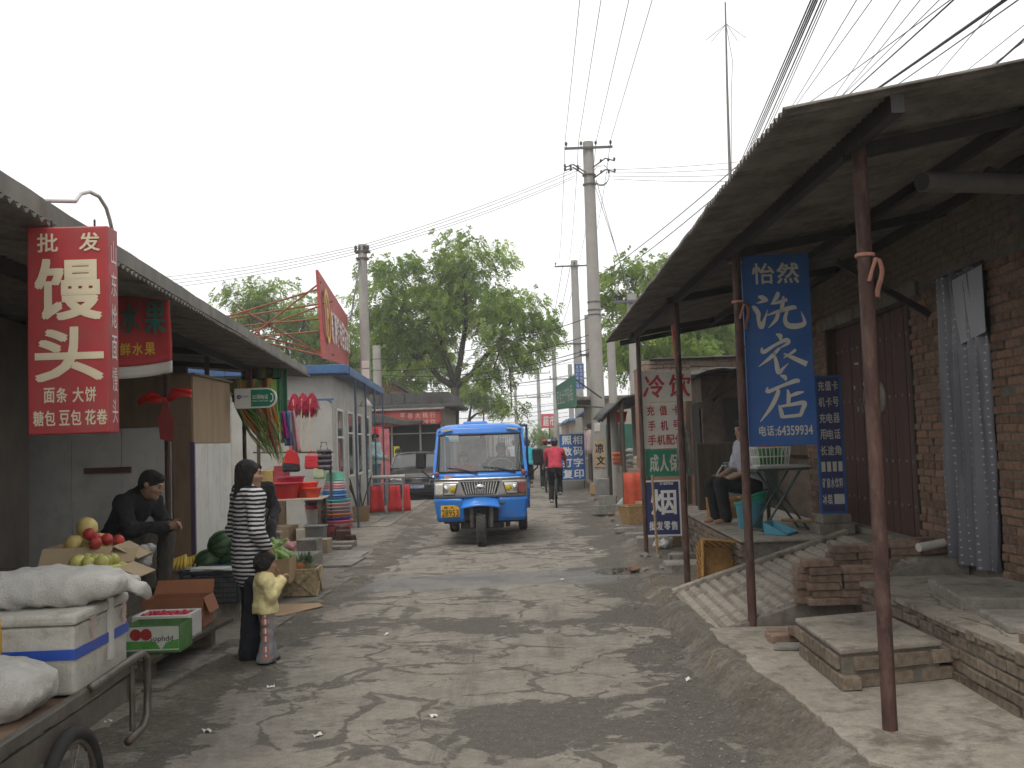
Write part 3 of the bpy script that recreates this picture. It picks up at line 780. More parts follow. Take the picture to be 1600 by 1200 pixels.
# stove pipe under the canopy near the picture's edge
o = MB().tube([(2.08, 5.35, 2.98), (3.4, 5.9, 3.04)], .055, 18).build("stove_pipe", mat("dull_tin", (.16, .15, .135), .55, .2, 6, metal=.5), None, auto=50)
k = MB(); k.tube([(2.075, 5.347, 2.98), (2.1, 5.36, 2.981)], .05, 18); k.build("pipe_mouth", M_WIRE, o)
tag(o, "tin stove pipe end sticking out under the canopy sheet", "pipe")

# ================================================================ left row
LD = Vector((-.1156, 1, 0)).normalized(); LN = Vector((-LD.y, LD.x, 0))   # along the row / into the row
LROT = math.atan2(.1156, 1)
def LP(s_, t, z=0.): # s_: y along the eave line; t: metres behind the eave
    p = Vector((-1.76 - .1156 * s_, s_, 0)) + LN * t; return Vector((p.x, p.y, z))
# strip of paving, kerb platform and shop floor
m = MB(); m.add([(-3.55, 4, .012), (-2.62, 4, .012), (-2.55, 8.3, .012), (-2.43, 14.4, .014), (-2.85, 21.5, .014), (-3.2, 30, .014), (-9, 34, .014), (-9, 15, .014), (-5, 10, .012)], [tuple(range(9))])
m.build("left_pavement", M_CONC_D)["kind"] = "structure"
lpav = bpy.data.objects["left_pavement"]
q = random.Random(5)
for (xa, ya, xb, yb) in ((-3.36, 7.02, -2.72, 7.55), (-3.4, 7.57, -2.62, 8.12), (-3.3, 6.45, -2.8, 7.0), (-3.1, 13.9, -2.62, 14.9), (-3.02, 14.95, -2.7, 15.7)):
    k = MB(); k.prism([(xa + q.uniform(-.03, .03), ya), (xb + q.uniform(-.05, .05), ya + q.uniform(-.03, .03)), (xb + q.uniform(-.05, .05), yb), (xa, yb)], .012, .035 + q.uniform(0, .012), 'z'); k.build("paving_slab", M_SLAB, lpav, bevel=.008)
# pale paving beside the parked car, individual slabs in rows
for i in range(7):
    for j in range(9):
        x0 = -5.25 + i * .42 - .03 * j; y0 = 20.6 + j * 1.02
        if x0 + .4 > -2.95 - .03 * (y0 - 21): continue
        k = MB(); k.span((x0, y0, .014), (x0 + .4, y0 + .99, .03 + q.uniform(0, .006))); k.build("paving_slab", M_SLAB if q.random() > .35 else M_CONC, lpav, bevel=.006)
pl = MB(); a, b, c, d = LP(4.5, .55), LP(14.0, .72), LP(14.0, 5.5), LP(4.5, 5.5)
pl.prism([(-3.45, 4.4), (-3.3, 8.2), (-3.19, 9.3), (-3.02, 9.95), (-3.30, 10.6), (-3.66, 13.2), (b.x - .5, b.y), (c.x, c.y), (d.x, d.y)], 0, .22, 'z')
o = pl.build("shop_kerb", M_CONC_D, bevel=.012); o["kind"] = "structure"
fl = MB(); a, b = LP(4.5, 1.0), LP(14.0, 1.0); fl.prism([(-3.75, 8.0), (-3.72, 10.0), (-3.62, 10.18), (-3.9, 13.6), (-8, 13.6), (-8, 8.0)], .22, .40, 'z')
o = fl.build("shop_floor", M_CONC_D, bevel=.012); o["kind"] = "structure"
# the near left shed: roof, fascia, posts and back wall
shed = empty("market_shed", LP(9, 1), 0, "long dim market shed with scalloped sheet eave over the fruit and household stalls", "shed")
def sp(mb, name, m, **kw):
    o = mb.build(name, m, shed, **kw); o.location = -shed.location; return o
def ls(u, v):
    s_ = 1.6 + 13.9 * v; t = -.0 + 4.8 * u; p = LP(s_, t)
    return (p.x, p.y, 2.775 + .10 * t + .014 * math.sin(2 * math.pi * s_ / .09) + .012 * fbm(s_, t, .8))
k = MB(); k.grid(ls, 5, 1100); sp(k, "corrugated_sheet", M_ASBESTOS, smooth=True, solid=.006)
M_FASCIA = mat("pale_cement_fascia", (.20, .19, .17), .95, .2, 3, dirt=(.09, .08, .065), dirtamt=.6, dscale=4, stretch=(1, 1, .25))
k = MB()
def fs(u, v):
    s_ = 1.6 + 13.7 * v; p = LP(s_, .03 + .5 * max(0, u - .34)); z = 2.805 + .09 * min(1, u / .34) + .01 * fbm(s_, 0, 1.4) + .05 * max(0, u - .34)
    return (p.x, p.y, z)
k.grid(fs, 6, 160); sp(k, "fascia", M_FASCIA, solid=.02)
sp(MB().bar(LP(1.6, .65, 2.79), LP(15.2, .65, 2.79), .06, .09), "beam", M_STEEL_D)
sp(MB().bar(LP(1.6, 2.6, 3.0), LP(14.2, 2.6, 3.0), .06, .09), "beam", M_STEEL_D)
for s_ in (3.0, 9.6, 11.4, 13.7):
    pz = .4 if s_ > 8 else .2
    p = LP(s_, .70); p2 = LP(s_, 4.6)
    sp(MB().tube([(p.x, p.y, pz - .02), (p.x, p.y, 2.83)], .028, 12), "post", M_RUST, auto=40)
    sp(MB().bar((p.x, p.y, 2.80), (p2.x, p2.y, 3.14), .05, .07), "rafter", M_STEEL_D)
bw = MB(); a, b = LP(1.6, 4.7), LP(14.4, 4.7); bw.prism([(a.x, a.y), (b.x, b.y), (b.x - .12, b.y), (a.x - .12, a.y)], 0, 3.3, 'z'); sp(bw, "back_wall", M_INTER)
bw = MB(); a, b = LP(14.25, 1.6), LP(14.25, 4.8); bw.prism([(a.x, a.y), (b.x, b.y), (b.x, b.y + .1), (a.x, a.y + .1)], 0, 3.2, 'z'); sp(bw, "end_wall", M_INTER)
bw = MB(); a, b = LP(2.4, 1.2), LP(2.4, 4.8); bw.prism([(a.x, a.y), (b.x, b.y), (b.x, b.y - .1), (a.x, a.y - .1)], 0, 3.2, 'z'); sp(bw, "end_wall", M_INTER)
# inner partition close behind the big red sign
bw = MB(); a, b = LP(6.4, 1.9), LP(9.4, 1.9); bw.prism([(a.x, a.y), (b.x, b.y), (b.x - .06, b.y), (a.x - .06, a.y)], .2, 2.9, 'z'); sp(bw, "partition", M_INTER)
# white hose arching over the eave
hp = [(-2.28, 4.6, 2.87), (-2.213, 4.75, 2.9), (-2.219, 4.82, 2.955), (-2.211, 4.9, 2.985), (-2.207, 5.0, 2.985), (-2.214, 5.1, 2.949), (-2.221, 5.16, 2.896), (-2.225, 5.2, 2.84)]
o = MB().tube(hp, .010, 8).build("hose", mat("white_plastic_hose", (.5, .48, .46), .5, .1), None, smooth=True); tag(o, "white plastic hose looped over the eave above the red sign box", "hose")
# timber kiosk: board box with white panels
kiosk = empty("kiosk", (-3.58, 10.25, .4), R(2.5), "plywood kiosk with white lower panels behind the seated man", "kiosk")
KX = -.80
KN = [0]
def kp(mb, name, m, **kw): return mb.build(name, m, kiosk, **kw)
kp(MB().span((-1.75, .03, 0), (-.02, 1.43, 2.02)), "core", M_PLY_D)
kp(MB().span((-.86, -.012, 1.54), (-.0, .03, 2.06)), "board", M_PLY_D, bevel=.004)
kp(MB().span((-.20, -.01, 0), (-.0, .03, 1.538)), "board", M_PLY_D, bevel=.004)
for i in range(3): kp(MB().span((-1.74 + i * .51, -.008 - .001 * i, 0), (-1.74 + (i + 1) * .51 - .006, .03, 1.534)), "white_panel", M_WHITE, bevel=.003)
kp(MB().span((-1.1, -.03, 1.08), (-.62, -.009, 1.14)), "handle_board", mat("red_brown_wood", (.11, .045, .03), .7, .25), bevel=.004)
kp(MB().span((-1.75, -.05, 2.06), (-.3, .0, 2.10)), "top_batten", M_PLY, bevel=.004)
for i in range(2): kp(MB().span((-.02, .0 + i * .72, 1.36), (.015, .715 + i * .72, 2.06 + .01 * i)), "board", M_PLY, bevel=.004)
for i in range(3): kp(MB().span((-.02, .035 + i * .467, 0), (.012 + .001 * i, .495 + i * .467, 1.355)), "white_panel", M_WHITE, bevel=.003)
kp(MB().span((-.022, -.015, 0), (.02, .03, 1.37)), "purple_trim", mat("purple_trim_paint", (.07, .045, .09), .6, .2))
kp(MB().span((-1.76, -.02, 2.061), (.05, 1.46, 2.085)), "lid_board", M_PLY_D, bevel=.004)

# grey prefabricated shop building
GX, GY, GROT = -4.05, 19.6, R(4.2)
grey = empty("prefab_shop", (GX, GY, 0), GROT, "grey sandwich-panel shop with blue roof trim carrying the big red board", "building")
def gp(mb, name, m, par=None, **kw): return mb.build(name, m, par or grey, **kw)
gp(MB().span((-6, .06, 0), (-.06, 7.9, 3.1)), "core", M_GREYWALL)
for i in range(6): gp(MB().span((-.02 - (i + 1) * .98 + .004, .0, .1), (-.02 - i * .98, .06, 3.1)), "panel", M_GREYWALL, bevel=.006)
for i in range(8):
    gp(MB().span((-.06, .02 + i * .98, .1), (0, .02 + (i + 1) * .98 - .012, 3.1)), "panel", M_GREYWALL, bevel=.006)
M_WFRAME = mat("white_window_frame", (.55, .54, .5), .5, .08)
def window(par, x, y0, y1, z0, z1):
    k = MB()
    for a, b in (((x, y0, z0), (x + .03, y0 + .05, z1)), ((x, y1 - .05, z0), (x + .03, y1, z1)), ((x, y0 + .05, z1 - .05), (x + .03, y1 - .05, z1)), ((x, y0 + .05, z0), (x + .03, y1 - .05, z0 + .05)), ((x, y0 + .05, (z0 + 2 * z1) / 3 - .02), (x + .03, y1 - .05, (z0 + 2 * z1) / 3 + .02))): k.span(a, b)
    o = gp(k, "window", M_WFRAME, par); MB().span((x + .004, y0 + .05, z0 + .05), (x + .012, y1 - .05, z1 - .05)).build("pane", M_GLASSD, o)
M_REDP = mat("red_paint_strip", (.30, .05, .06), .6, .2)
for i, y in enumerate((.35, 2.2, 4.1, 6.0)): window(grey, .001, y, y + 1.05, 1.0 if i else .7, 2.45)
gp(MB().span((.034, .42, .75), (.04, .68, 1.75)), "poster", M_REDP)
gp(MB().span((-6.2, -.3, 3.1), (.32, .02, 3.27)), "blue_trim", M_BLUE, bevel=.01)
gp(MB().span((.06, .021, 3.08), (.34, 8.2, 3.25)), "blue_trim", M_BLUE, bevel=.01)
gp(MB().span((-6.1, .021, 3.1), (.059, 8.1, 3.2)), "roof", M_GREYWALL)
for y in (.9, 3.0, 5.2, 7.6): gp(MB().tube([(.34, y, 0), (.34, y, 3.08)], .022, 8), "post", mat("blue_post", (.05, .075, .12), .6, .25))
k = MB(); k.lathe([(.02, .22), (.03, .2), (.1, .1), (.17, 0), (.165, 0), (.09, .1)], 16, (.2, 4.4, 2.62)); gp(k, "lamp_shade", mat("white_enamel_shade", (.6, .57, .5), .35, .1), smooth=True)
# roof-top red board with strut frame
def put(mb, name, m, par=None, **kw): return mb.build(name, m, par, **kw)
A0, A1 = Vector((-4.25, 19.8, 3.45)), Vector((-5.5, 29.0, 4.0)); T0, T1 = Vector((-4.33, 19.8, 5.22)), Vector((-5.5, 29.0, 5.45))
M_SIGNR = mat("sun_faded_red_board", (.36, .05, .045), .55, .12, 3, dirt=(.28, .09, .07), dirtamt=.4)
rb = empty("rooftop_signboard", A0, 0, "big red signboard with yellow ring and white characters on the roof edge", "signboard")
def rbp(mb, name, m, **kw):
    o = mb.build(name, m, rb, **kw); o.location = -rb.location; return o
k = MB(); n_ = Vector((.05, .007, 0)); k.add([A0, A1, T1, T0, A0 - n_, A1 - n_, T1 - n_, T0 - n_], [(0, 1, 2, 3), (7, 6, 5, 4), (4, 5, 1, 0), (5, 6, 2, 1), (6, 7, 3, 2), (7, 4, 0, 3)]); rbp(k, "board", M_SIGNR)
def on_board(u, v, off=.06): p = A0.lerp(A1, u).lerp(T0.lerp(T1, u), v); return p + Vector((off, .0014, 0))
M_WLET = mat("white_letter", (.6, .58, .54), .6, .08)
M_YLET = mat("yellow_letter", (.62, .43, .04), .6, .08)
k = MB()
for i, ch in enumerate("新源超市百货商店"):
    V, Fs, a, b, c, d = glyph(ch, .03); u0 = .22 + i * .095
    k.add([on_board(u0 + .085 * (x - a) / (b - a), .22 + .46 * (y - c) / (d - c)) for x, y in V], Fs)
rbp(k, "lettering", M_WLET)
k = MB(); N_ = 40
for rr0, rr1 in ((1.0, .8),):
    vs = []
    for i in range(N_):
        t = 2 * math.pi * i / N_; vs += [on_board(.11 + .075 * rr0 * math.cos(t), .52 + .33 * rr0 * math.sin(t)), on_board(.11 + .075 * rr1 * math.cos(t), .52 + .33 * rr1 * math.sin(t))]
    k.add(vs, [(2 * i, 2 * i + 1, (2 * i + 3) % (2 * N_), (2 * i + 2) % (2 * N_)) for i in range(N_)])
k.add([on_board(.09, .3), on_board(.105, .3), on_board(.105, .74), on_board(.09, .74)], [(0, 1, 2, 3)]); k.add([on_board(.107, .62), on_board(.14, .62), on_board(.14, .5), on_board(.107, .5)], [(0, 1, 2, 3)])
rbp(k, "emblem", M_YLET)
M_STRUT = mat("orange_rust_strut", (.22, .075, .035), .7, .3, 10)
S = [((-4.33, 19.9, 4.85), (-7.2, 19.0, 3.9)), ((-4.3, 20.2, 4.6), (-6.9, 20.0, 4.25)), ((-4.3, 19.9, 4.25), (-7.0, 19.6, 4.05)), ((-4.3, 19.9, 4.0), (-7.0, 19.2, 3.75)), ((-4.3, 19.9, 3.5), (-6.6, 19.3, 4.1)), ((-4.3, 20.2, 3.5), (-5.9, 19.6, 4.5)), ((-4.32, 20.0, 5.0), (-6.3, 19.5, 3.4)), ((-4.5, 22, 4.9), (-7.4, 20.5, 3.6)), ((-4.5, 22, 3.7), (-6.7, 20, 4.3))]
for a, b in S: rbp(MB().tube([a, b], .019, 8), "strut", M_STRUT)
# ================================================================ things along the right side
M_WLET2 = mat("cream_sign_paint", (.52, .51, .45), .6, .1, 6)
M_SIGNBLUE = mat("blue_sign_paint", (.020, .10, .33), .5, .2, 4, dirt=(.05, .085, .15), dirtamt=.6, dscale=4)
M_SIGNNAVY = mat("navy_sign_paint", (.022, .03, .12), .42, .12, 4)
M_SIGNWHITE = mat("white_sign_sheet", (.6, .58, .52), .5, .08, 3, dirt=(.4, .36, .3), dirtamt=.4)
M_SIGNRED = mat("red_lettering", (.42, .025, .03), .55, .12, 5)
M_SIGNGREEN = mat("green_sign_sheet", (.02, .19, .11), .5, .1, 3)
M_WICKER = mat("wicker", (.33, .22, .10), .8, .3, 30, rnd=.12, bump=.3)
M_WICKER_O = mat("orange_wicker", (.40, .22, .07), .8, .3, 30, bump=.3)
M_TURQ = mat("turquoise_plastic", (.06, .25, .32), .4, .1, 5)
M_GREENPL = mat("green_plastic", (.03, .34, .22), .4, .1, 5)
M_SKYPL = mat("pale_blue_plastic", (.10, .33, .45), .4, .1, 5)
M_GREENST = mat("green_tube_steel", (.03, .07, .06), .5, .2)
M_STRAW = mat("straw", (.34, .24, .11), .9, .35, 40, stretch=(1, 1, .1))
M_PAPER = mat("grubby_paper", (.55, .54, .5), .9, .15)
M_PINK = mat("faded_pink_rag", (.42, .2, .15), .9, .25, 12)

def sign_board(name, label, x0, x1, z0, z1, y, m, frame=None, rz=0., thick=.04, lean=0.):
    """upright board facing the camera side; local origin at its lower left corner"""
    r = empty(name, (x0, y, z0), 0, label, "sign", rot=(lean, 0, rz))
    w_, h_ = x1 - x0, z1 - z0
    MB().span((0, 0, 0), (w_, thick, h_)).build("board", m, r, bevel=.004)
    if frame:
        k = MB(); e = .018
        for a, b in (((-.004, -.006, -.004), (e, thick + .004, h_ + .004)), ((w_ - e, -.006, -.004), (w_ + .004, thick + .004, h_ + .004)), ((e, -.006, h_ - e), (w_ - e, thick + .004, h_ + .004)), ((e, -.006, -.004), (w_ - e, thick + .004, e))): k.span(a, b)
        k.build("frame", frame, r)
    return r, w_, h_
# --- hanging blue laundry sign, brush lettering
r, w_, h_ = sign_board("laundry_sign", "tall blue hanging sign with brushed white characters and a phone number by the rusty post", 1.66, 2.2, 1.565, 3.10, 8.06, M_SIGNBLUE, None, R(1.0), .05)
k = MB(); YF = -.004
# picture coordinates of the brush strokes, mapped onto the board
def BX(x, y):
    t = (y - 105) / 1085.; xl = 190 + 45 * t; xr = 557 + 47 * t
    return ((x - xl) / (xr - xl) * w_, (1190 - y) / 1085. * h_)
def st(*pts):
    sc_ = w_ / 367.; brush(k, [(*BX(x, y), wd * sc_) for x, y, wd in pts], YF)
put_line(k, "怡然", .07, h_ * .845, w_ - .075, h_ * .955, .03, YF, .1)
st((282, 345, 12), (305, 350, 26), (330, 366, 14), (300, 374, 14), (272, 382, 3))
st((248, 398, 4), (262, 408, 24), (282, 440, 26), (284, 480, 20), (300, 515, 28), (318, 470, 14), (334, 420, 3))
st((392, 322, 18), (382, 350, 24), (352, 392, 4)); st((352, 388, 8), (395, 380, 17), (440, 366, 20))
st((420, 345, 10), (414, 395, 22), (404, 440, 10)); st((330, 452, 6), (390, 432, 18), (470, 412, 24), (492, 420, 6))
st((392, 440, 20), (378, 480, 20), (338, 524, 3)); st((440, 428, 16), (428, 480, 22), (448, 514, 30), (500, 518, 30), (534, 500, 22), (516, 436, 3))
st((378, 560, 6), (400, 572, 26), (404, 596, 10)); st((300, 634, 8), (310, 660, 22), (370, 624, 16), (432, 596, 22), (446, 612, 18), (400, 640, 5))
st((398, 640, 14), (350, 690, 20), (284, 742, 4)); st((366, 664, 10), (380, 720, 22), (392, 776, 26), (420, 752, 12), (446, 728, 3))
st((486, 652, 16), (460, 672, 14), (420, 696, 6)); st((420, 672, 8), (470, 698, 22), (546, 736, 30))
st((400, 795, 6), (425, 806, 24), (432, 826, 8)); st((332, 858, 6), (334, 884, 20), (410, 854, 17), (488, 828, 24), (505, 838, 8))
st((378, 868, 12), (388, 892, 22), (352, 970, 22), (292, 1052, 5)); st((440, 876, 8), (446, 910, 22), (444, 962, 20)); st((450, 916, 12), (490, 900, 20), (528, 892, 8))
st((392, 962, 6), (402, 990, 22), (412, 1034, 24)); st((392, 972, 12), (460, 962, 18), (530, 954, 24), (522, 990, 22), (508, 1026, 18)); st((410, 1030, 16), (460, 1026, 18), (512, 1022, 18))
put_line(k, "电话", .075, h_ * .052, .20, h_ * .105, .03, YF, .1)
put_ascii(k, ":64359934", .208, h_ * .052, w_ - .035, h_ * .102, .025, YF)
k.build("lettering", M_WLET2, r)
k = MB()
for z in (h_ - .06, .8): k.torus((-.05, .0, z), .05, .006, 14, 6)
k.build("wire_tie", M_PINK, r)
# --- rags knotted round the posts
for (x, y, z, lb) in ((1.69, 5.15, 2.56, "faded pink rag knotted round the tallest near rusty post"), (1.61, 8.02, 2.72, "red and pale rag strips knotted to the post holding the blue laundry sign")):
    t = empty("rag", (x, y, z), 0, lb, "rag")
    MB().torus((0, 0, 0), .041, .011, 16, 6).build("knot", M_PINK, t, smooth=True)
    k = MB(); k.grid(lambda u, v: (.05 + .03 * u + .015 * math.sin(v * 5), -.02 + .02 * u, -.02 - .2 * v), 3, 10); k.build("tail", M_PINK, t, smooth=True, solid=.004)
    k = MB(); k.grid(lambda u, v: (.03 + .02 * u - .04 * v, -.045, -.02 - .12 * v), 2, 6); k.build("tail", M_PINK, t, smooth=True, solid=.004)
# --- narrow navy price board beside the double door
r, w_, h_ = sign_board("price_board", "narrow navy price board with rows of small white characters leaning beside the plank door", 2.93, 3.195, .80, 2.25, 10.75, M_SIGNNAVY, M_SIGNBLUE, R(-6), .05)
k = MB()
rows = ["充值卡", "机卡号", "充电器", "用电话", "长途角", None, "矿泉水饮料", "冰糕"]
for i, t in enumerate(rows):
    z1 = h_ * (.965 - i * .118); z0 = z1 - h_ * .072
    if t is None:
        for j in range(4): k.add([(.025 + j * .058, -.004, z0), (.065 + j * .058, -.004, z0), (.065 + j * .058, -.004, z1), (.025 + j * .058, -.004, z1)], [(0, 1, 2, 3)])
    elif i == 7:
        put_line(k, t, .02, z0, .125, z1, .02, -.004); k.add([(.14, -.004, z0), (.245, -.004, z0), (.245, -.004, z1), (.14, -.004, z1)], [(0, 1, 2, 3)])
    else: put_line(k, t, .025 if i != 4 else .02, z0, w_ - .025, z1, .02, -.004)
k.build("lettering", M_WLET2, r)
k = MB(); k.span((2.85, 10.55, .59), (3.22, 10.95, .70)); k.span((2.9, 10.6, .70), (3.2, 10.9, .80)); o = k.build("support_block", M_CONC_D, None, bevel=.012); tag(o, "small stepped concrete block under the navy price board", "block")

# --- stacked shop signs between the far posts
r, w_, h_ = sign_board("cold_drinks_sign", "white board with large red brushed characters above the phone card sign", 1.405, 2.13, 2.15, 2.585, 14.1, M_SIGNWHITE, None, 0, .03)
k = MB(); put_glyph(k, "冷", .04, .06, .33, .38, .03, -.004, .12); put_glyph(k, "饮", .39, .06, .70, .38, .03, -.004, .12); k.build("lettering", M_SIGNRED, r)
r, w_, h_ = sign_board("phone_card_sign", "cream board with three rows of red characters below the cold drinks board", 1.43, 2.0, 1.50, 2.14, 14.1, M_SIGNWHITE, None, 0, .03)
k = MB(); put_line(k, "充值卡", .03, .46, .56, .60, .03, -.004, .4); put_line(k, "手机号", .04, .25, .56, .39, .03, -.004, .4); put_line(k, "手机配件", .06, .05, .565, .19, .03, -.004, .08); k.build("lettering", M_SIGNRED, r)
r, w_, h_ = sign_board("green_shop_sign", "green strip sign with four white characters under the phone card board", 1.45, 2.07, 1.11, 1.49, 14.1, M_SIGNGREEN, None, 0, .03)
k = MB(); put_line(k, "成人保健", .05, .07, .60, .31, .03, -.004, .1); k.build("lettering", M_WLET2, r)
r, w_, h_ = sign_board("tobacco_sign", "navy tobacco sign with one huge white character standing low between two posts", 1.40, 1.895, .30, 1.06, 14.0, M_SIGNNAVY, M_SIGNWHITE, R(-2), .03)
k = MB(); put_glyph(k, "烟", .09, .29, .44, .64, .035, -.004); put_line(k, "批发零售", .05, .08, .45, .20, .03, -.004, .12); put_line(k, "酒", .2, .70, .42, .735, .03, -.004, .1); k.build("lettering", mat("white_sign_letter", (.66, .66, .62), .55, .05), r)
o = MB().tube([(1.52, 13.7, .03), (1.49, 13.72, 1.15)], .018, 8).build("bamboo_stick", M_WICKER, None); tag(o, "thin bamboo stick standing in front of the navy tobacco sign", "stick")
# --- mop
mop = empty("mop", (1.56, 11.3, 2.9), 0, "mop with red handle hung head down in front of the shop signs", "mop")
MB().tube([(-.04, 0, .02), (.035, 0, -1.12)], .014, 10).build("handle", mat("red_mop_handle", (.42, .05, .025), .5, .2), mop, auto=40)
k = MB(); q = random.Random(3)
for i in range(60):
    a = q.uniform(0, 6.28); rr = q.uniform(.01, .06); l = q.uniform(.42, .62); top = Vector((.035 + .012 * math.cos(a), .012 * math.sin(a), -1.08)); x_, y_ = math.cos(a) * rr, math.sin(a) * rr
    k.tube([top, top + Vector((x_ * .9, y_ * .9, -.12)), top + Vector((x_ * 1.2, y_ * 1.2, -l * .6)), top + Vector((x_ * 1.25 + q.uniform(-.01, .01), y_ * 1.2, -l))], .006, 5)
o = k.build("mop_strings", mat("grey_cotton", (.24, .23, .2), .95, .3, 15), mop, smooth=True); o["kind"] = "stuff"
o = MB().tube([(1.55, 11.28, 3.02), (1.52, 11.3, 2.9)], .006, 6).build("hook", M_WIRE, mop); o.location = (-1.56, -11.3, -2.9)
# --- wicker
def weave_side(mb, P0, U, V, n_rows, n_st, amp=.007):
    P0, U, V = Vector(P0), Vector(U), Vector(V); nrm = U.cross(V).normalized(); h = V.length / n_rows
    for r_ in range(n_rows):
        ph = (r_ % 2) * math.pi; m_ = n_st * 4; vs = []
        for i in range(m_ + 1):
            off = nrm * (amp * math.sin(i / 4 * math.pi + ph + math.pi / 4)); p = P0 + U * (i / m_)
            vs += [p + V * ((r_ + .06) / n_rows) + off, p + V * ((r_ + .94) / n_rows) + off]
        mb.add(vs, [(2 * i, 2 * i + 2, 2 * i + 3, 2 * i + 1) for i in range(m_)])
    for s_ in range(n_st + 1):
        p = P0 + U * (s_ / n_st); mb.bar(p, p + V, .016, .005)
def basket(name, label, loc, size, rz, m, taper=.9, brace=True, rows=7, st_=9, rot=None):
    r = empty(name, loc, rz, label, "basket", rot=rot); a, b, h = size; k = MB(); t = taper
    c0 = [(-a / 2 * t, -b / 2 * t, .01), (a / 2 * t, -b / 2 * t, .01), (a / 2 * t, b / 2 * t, .01), (-a / 2 * t, b / 2 * t, .01)]; c1 = [(-a / 2, -b / 2, h), (a / 2, -b / 2, h), (a / 2, b / 2, h), (-a / 2, b / 2, h)]
    for i in range(4):
        j = (i + 1) % 4; P0, U, V = Vector(c0[i]), Vector(c0[j]) - Vector(c0[i]), Vector(c1[i]) - Vector(c0[i])
        weave_side(k, P0, U, V, rows, st_ if i % 2 == 0 else max(3, int(st_ * b / a)))
    k.add(c0, [(0, 1, 2, 3)])
    o = k.build("weave", m, r, solid=.004); o["kind"] = "stuff"
    k = MB()
    for i in range(4): k.bar(c1[i], c1[(i + 1) % 4], .022, .02)
    k.build("rim", m, r, bevel=.004)
    if brace:
        for i in (0, 1):
            j = (i + 1) % 4; o_ = Vector((0, -.014, 0)) if i == 0 else Vector((.014, 0, 0))
            for p, q_ in ((c0[i], c1[j]), (c0[j], c1[i])): MB().bar(Vector(p) + o_, Vector(q_) + o_, .022, .006).build("brace", m, r)
    return r
basket("wicker_crate", "small wicker crate on the seller's platform in front of the gas cylinder", (2.37, 13.2, .59), (.42, .34, .25), R(4), M_WICKER_O, .96)
basket("wicker_tray", "orange wicker tray tipped on its side against the platform bricks beside a post", (1.80, 10.78, .30), (.50, .42, .24), 0, M_WICKER_O, .86, True, 6, 10, rot=(R(76), R(8), R(14)))
basket("wicker_basket", "round-edged wicker basket behind the leaning posts near the cinder blocks", (1.72, 18.9, .06), (.5, .45, .34), R(20), M_WICKER, .8, False)
# --- gas cylinder
g = empty("gas_cylinder", (2.56, 13.75, .59), 0, "grey-blue gas cylinder with valve guard standing behind the wicker crate", "gas cylinder")
M_GAS = mat("grey_blue_cylinder_paint", (.17, .22, .25), .45, .2, 6, dirt=(.08, .07, .06), dirtamt=.5, dscale=5)
MB().lathe([(.12, 0), (.14, .02), (.155, .08), (.155, .42), (.145, .49), (.11, .54), (.05, .57), (.03, .6)], 24).build("tank", M_GAS, g, smooth=True)
k = MB()
for a in range(3):
    t = a * 2.1; k.bar((.09 * math.cos(t), .09 * math.sin(t), .53), (.09 * math.cos(t), .09 * math.sin(t), .69), .05, .008)
k.torus((0, 0, .69), .09, .01, 20, 6); k.build("valve_guard", M_GAS, g)
MB().lathe([(.02, .58), (.02, .63), (.035, .635), (.035, .66), (.0, .665)], 12).build("valve", M_STUD, g)
MB().tube([(0, .0, .64), (-.12, -.05, .66), (-.2, -.08, .55), (-.2, -.06, .3), (-.19, -.02, .05)], .012, 8).build("hose", mat("pale_rubber_hose", (.4, .38, .33), .5, .1), g, smooth=True)
# --- folding table with a plastic basket of bottles
t = empty("folding_table", (2.62, 11.3, .59), R(8), "small folding table with crossed green tube legs holding a bottle basket", "table")
MB().box((0, 0, .70), (.62, .42, .025)).build("table_top", mat("worn_table_top", (.36, .35, .3), .6, .2), t, bevel=.006)
MB().box((0, 0, .675), (.60, .40, .03)).build("apron", M_GREENST, t)
for sy in (-.17, .17):
    for a, b in (((-.27, sy, .0), (.2, sy, .67)), ((.27, sy * .8, .0), (-.2, sy * .8, .67))): MB().tube([a, b], .013, 8).build("leg", M_GREENST, t)
for sx in (-.27, .27): MB().tube([(sx, -.17, .02), (sx, .17, .02)], .011, 8).build("stretcher", M_GREENST, t)
bk = empty("plastic_basket", (2.55, 11.32, 1.303), R(8), "open white plastic basket of green bottles on the folding table", "basket")
k = MB()
for i in range(9):
    for s_ in (-1, 1): k.bar((-.16 + i * .04, s_ * .11, 0), (-.19 + i * .0475, s_ * .13, .2), .008, .008)
for i in range(6):
    for s_ in (-1, 1): k.bar((s_ * .16, -.1 + i * .04, 0), (s_ * .19, -.12 + i * .048, .2), .008, .008)
for z, a, b in ((.0, .32, .22), (.1, .35, .24), (.2, .38, .26)):
    for s_ in (-1, 1): k.bar((-a / 2, s_ * b / 2, z + .004), (a / 2, s_ * b / 2, z + .004), .014, .014); k.bar((s_ * a / 2, -b / 2, z + .004), (s_ * a / 2, b / 2, z + .004), .014, .014)
k.box((0, 0, .004), (.32, .22, .006)); k.build("cage", mat("white_plastic", (.62, .63, .6), .4, .05), bk)
M_BOTTLE = mat("green_drink_bottle", (.05, .26, .05), .25, .15, 8); M_CAPR = mat("red_bottle_cap", (.5, .04, .03), .4, .05)
for i in range(8):
    o = MB().lathe([(.028, 0), (.03, .02), (.03, .12), (.012, .17), (.012, .19), (.0, .191)], 10).build("drink_bottle", M_BOTTLE, None, smooth=True); o.location = (2.55 - .115 + (i % 4) * .077, 11.32 - .05 + (i // 4) * .1, 1.32)
    MB().lathe([(.014, .18), (.014, .2), (0, .201)], 8).build("cap", M_CAPR, o); tag(o, "green drink bottle standing in the white plastic basket on the folding table", "bottle", "bottles in the basket on the folding table")
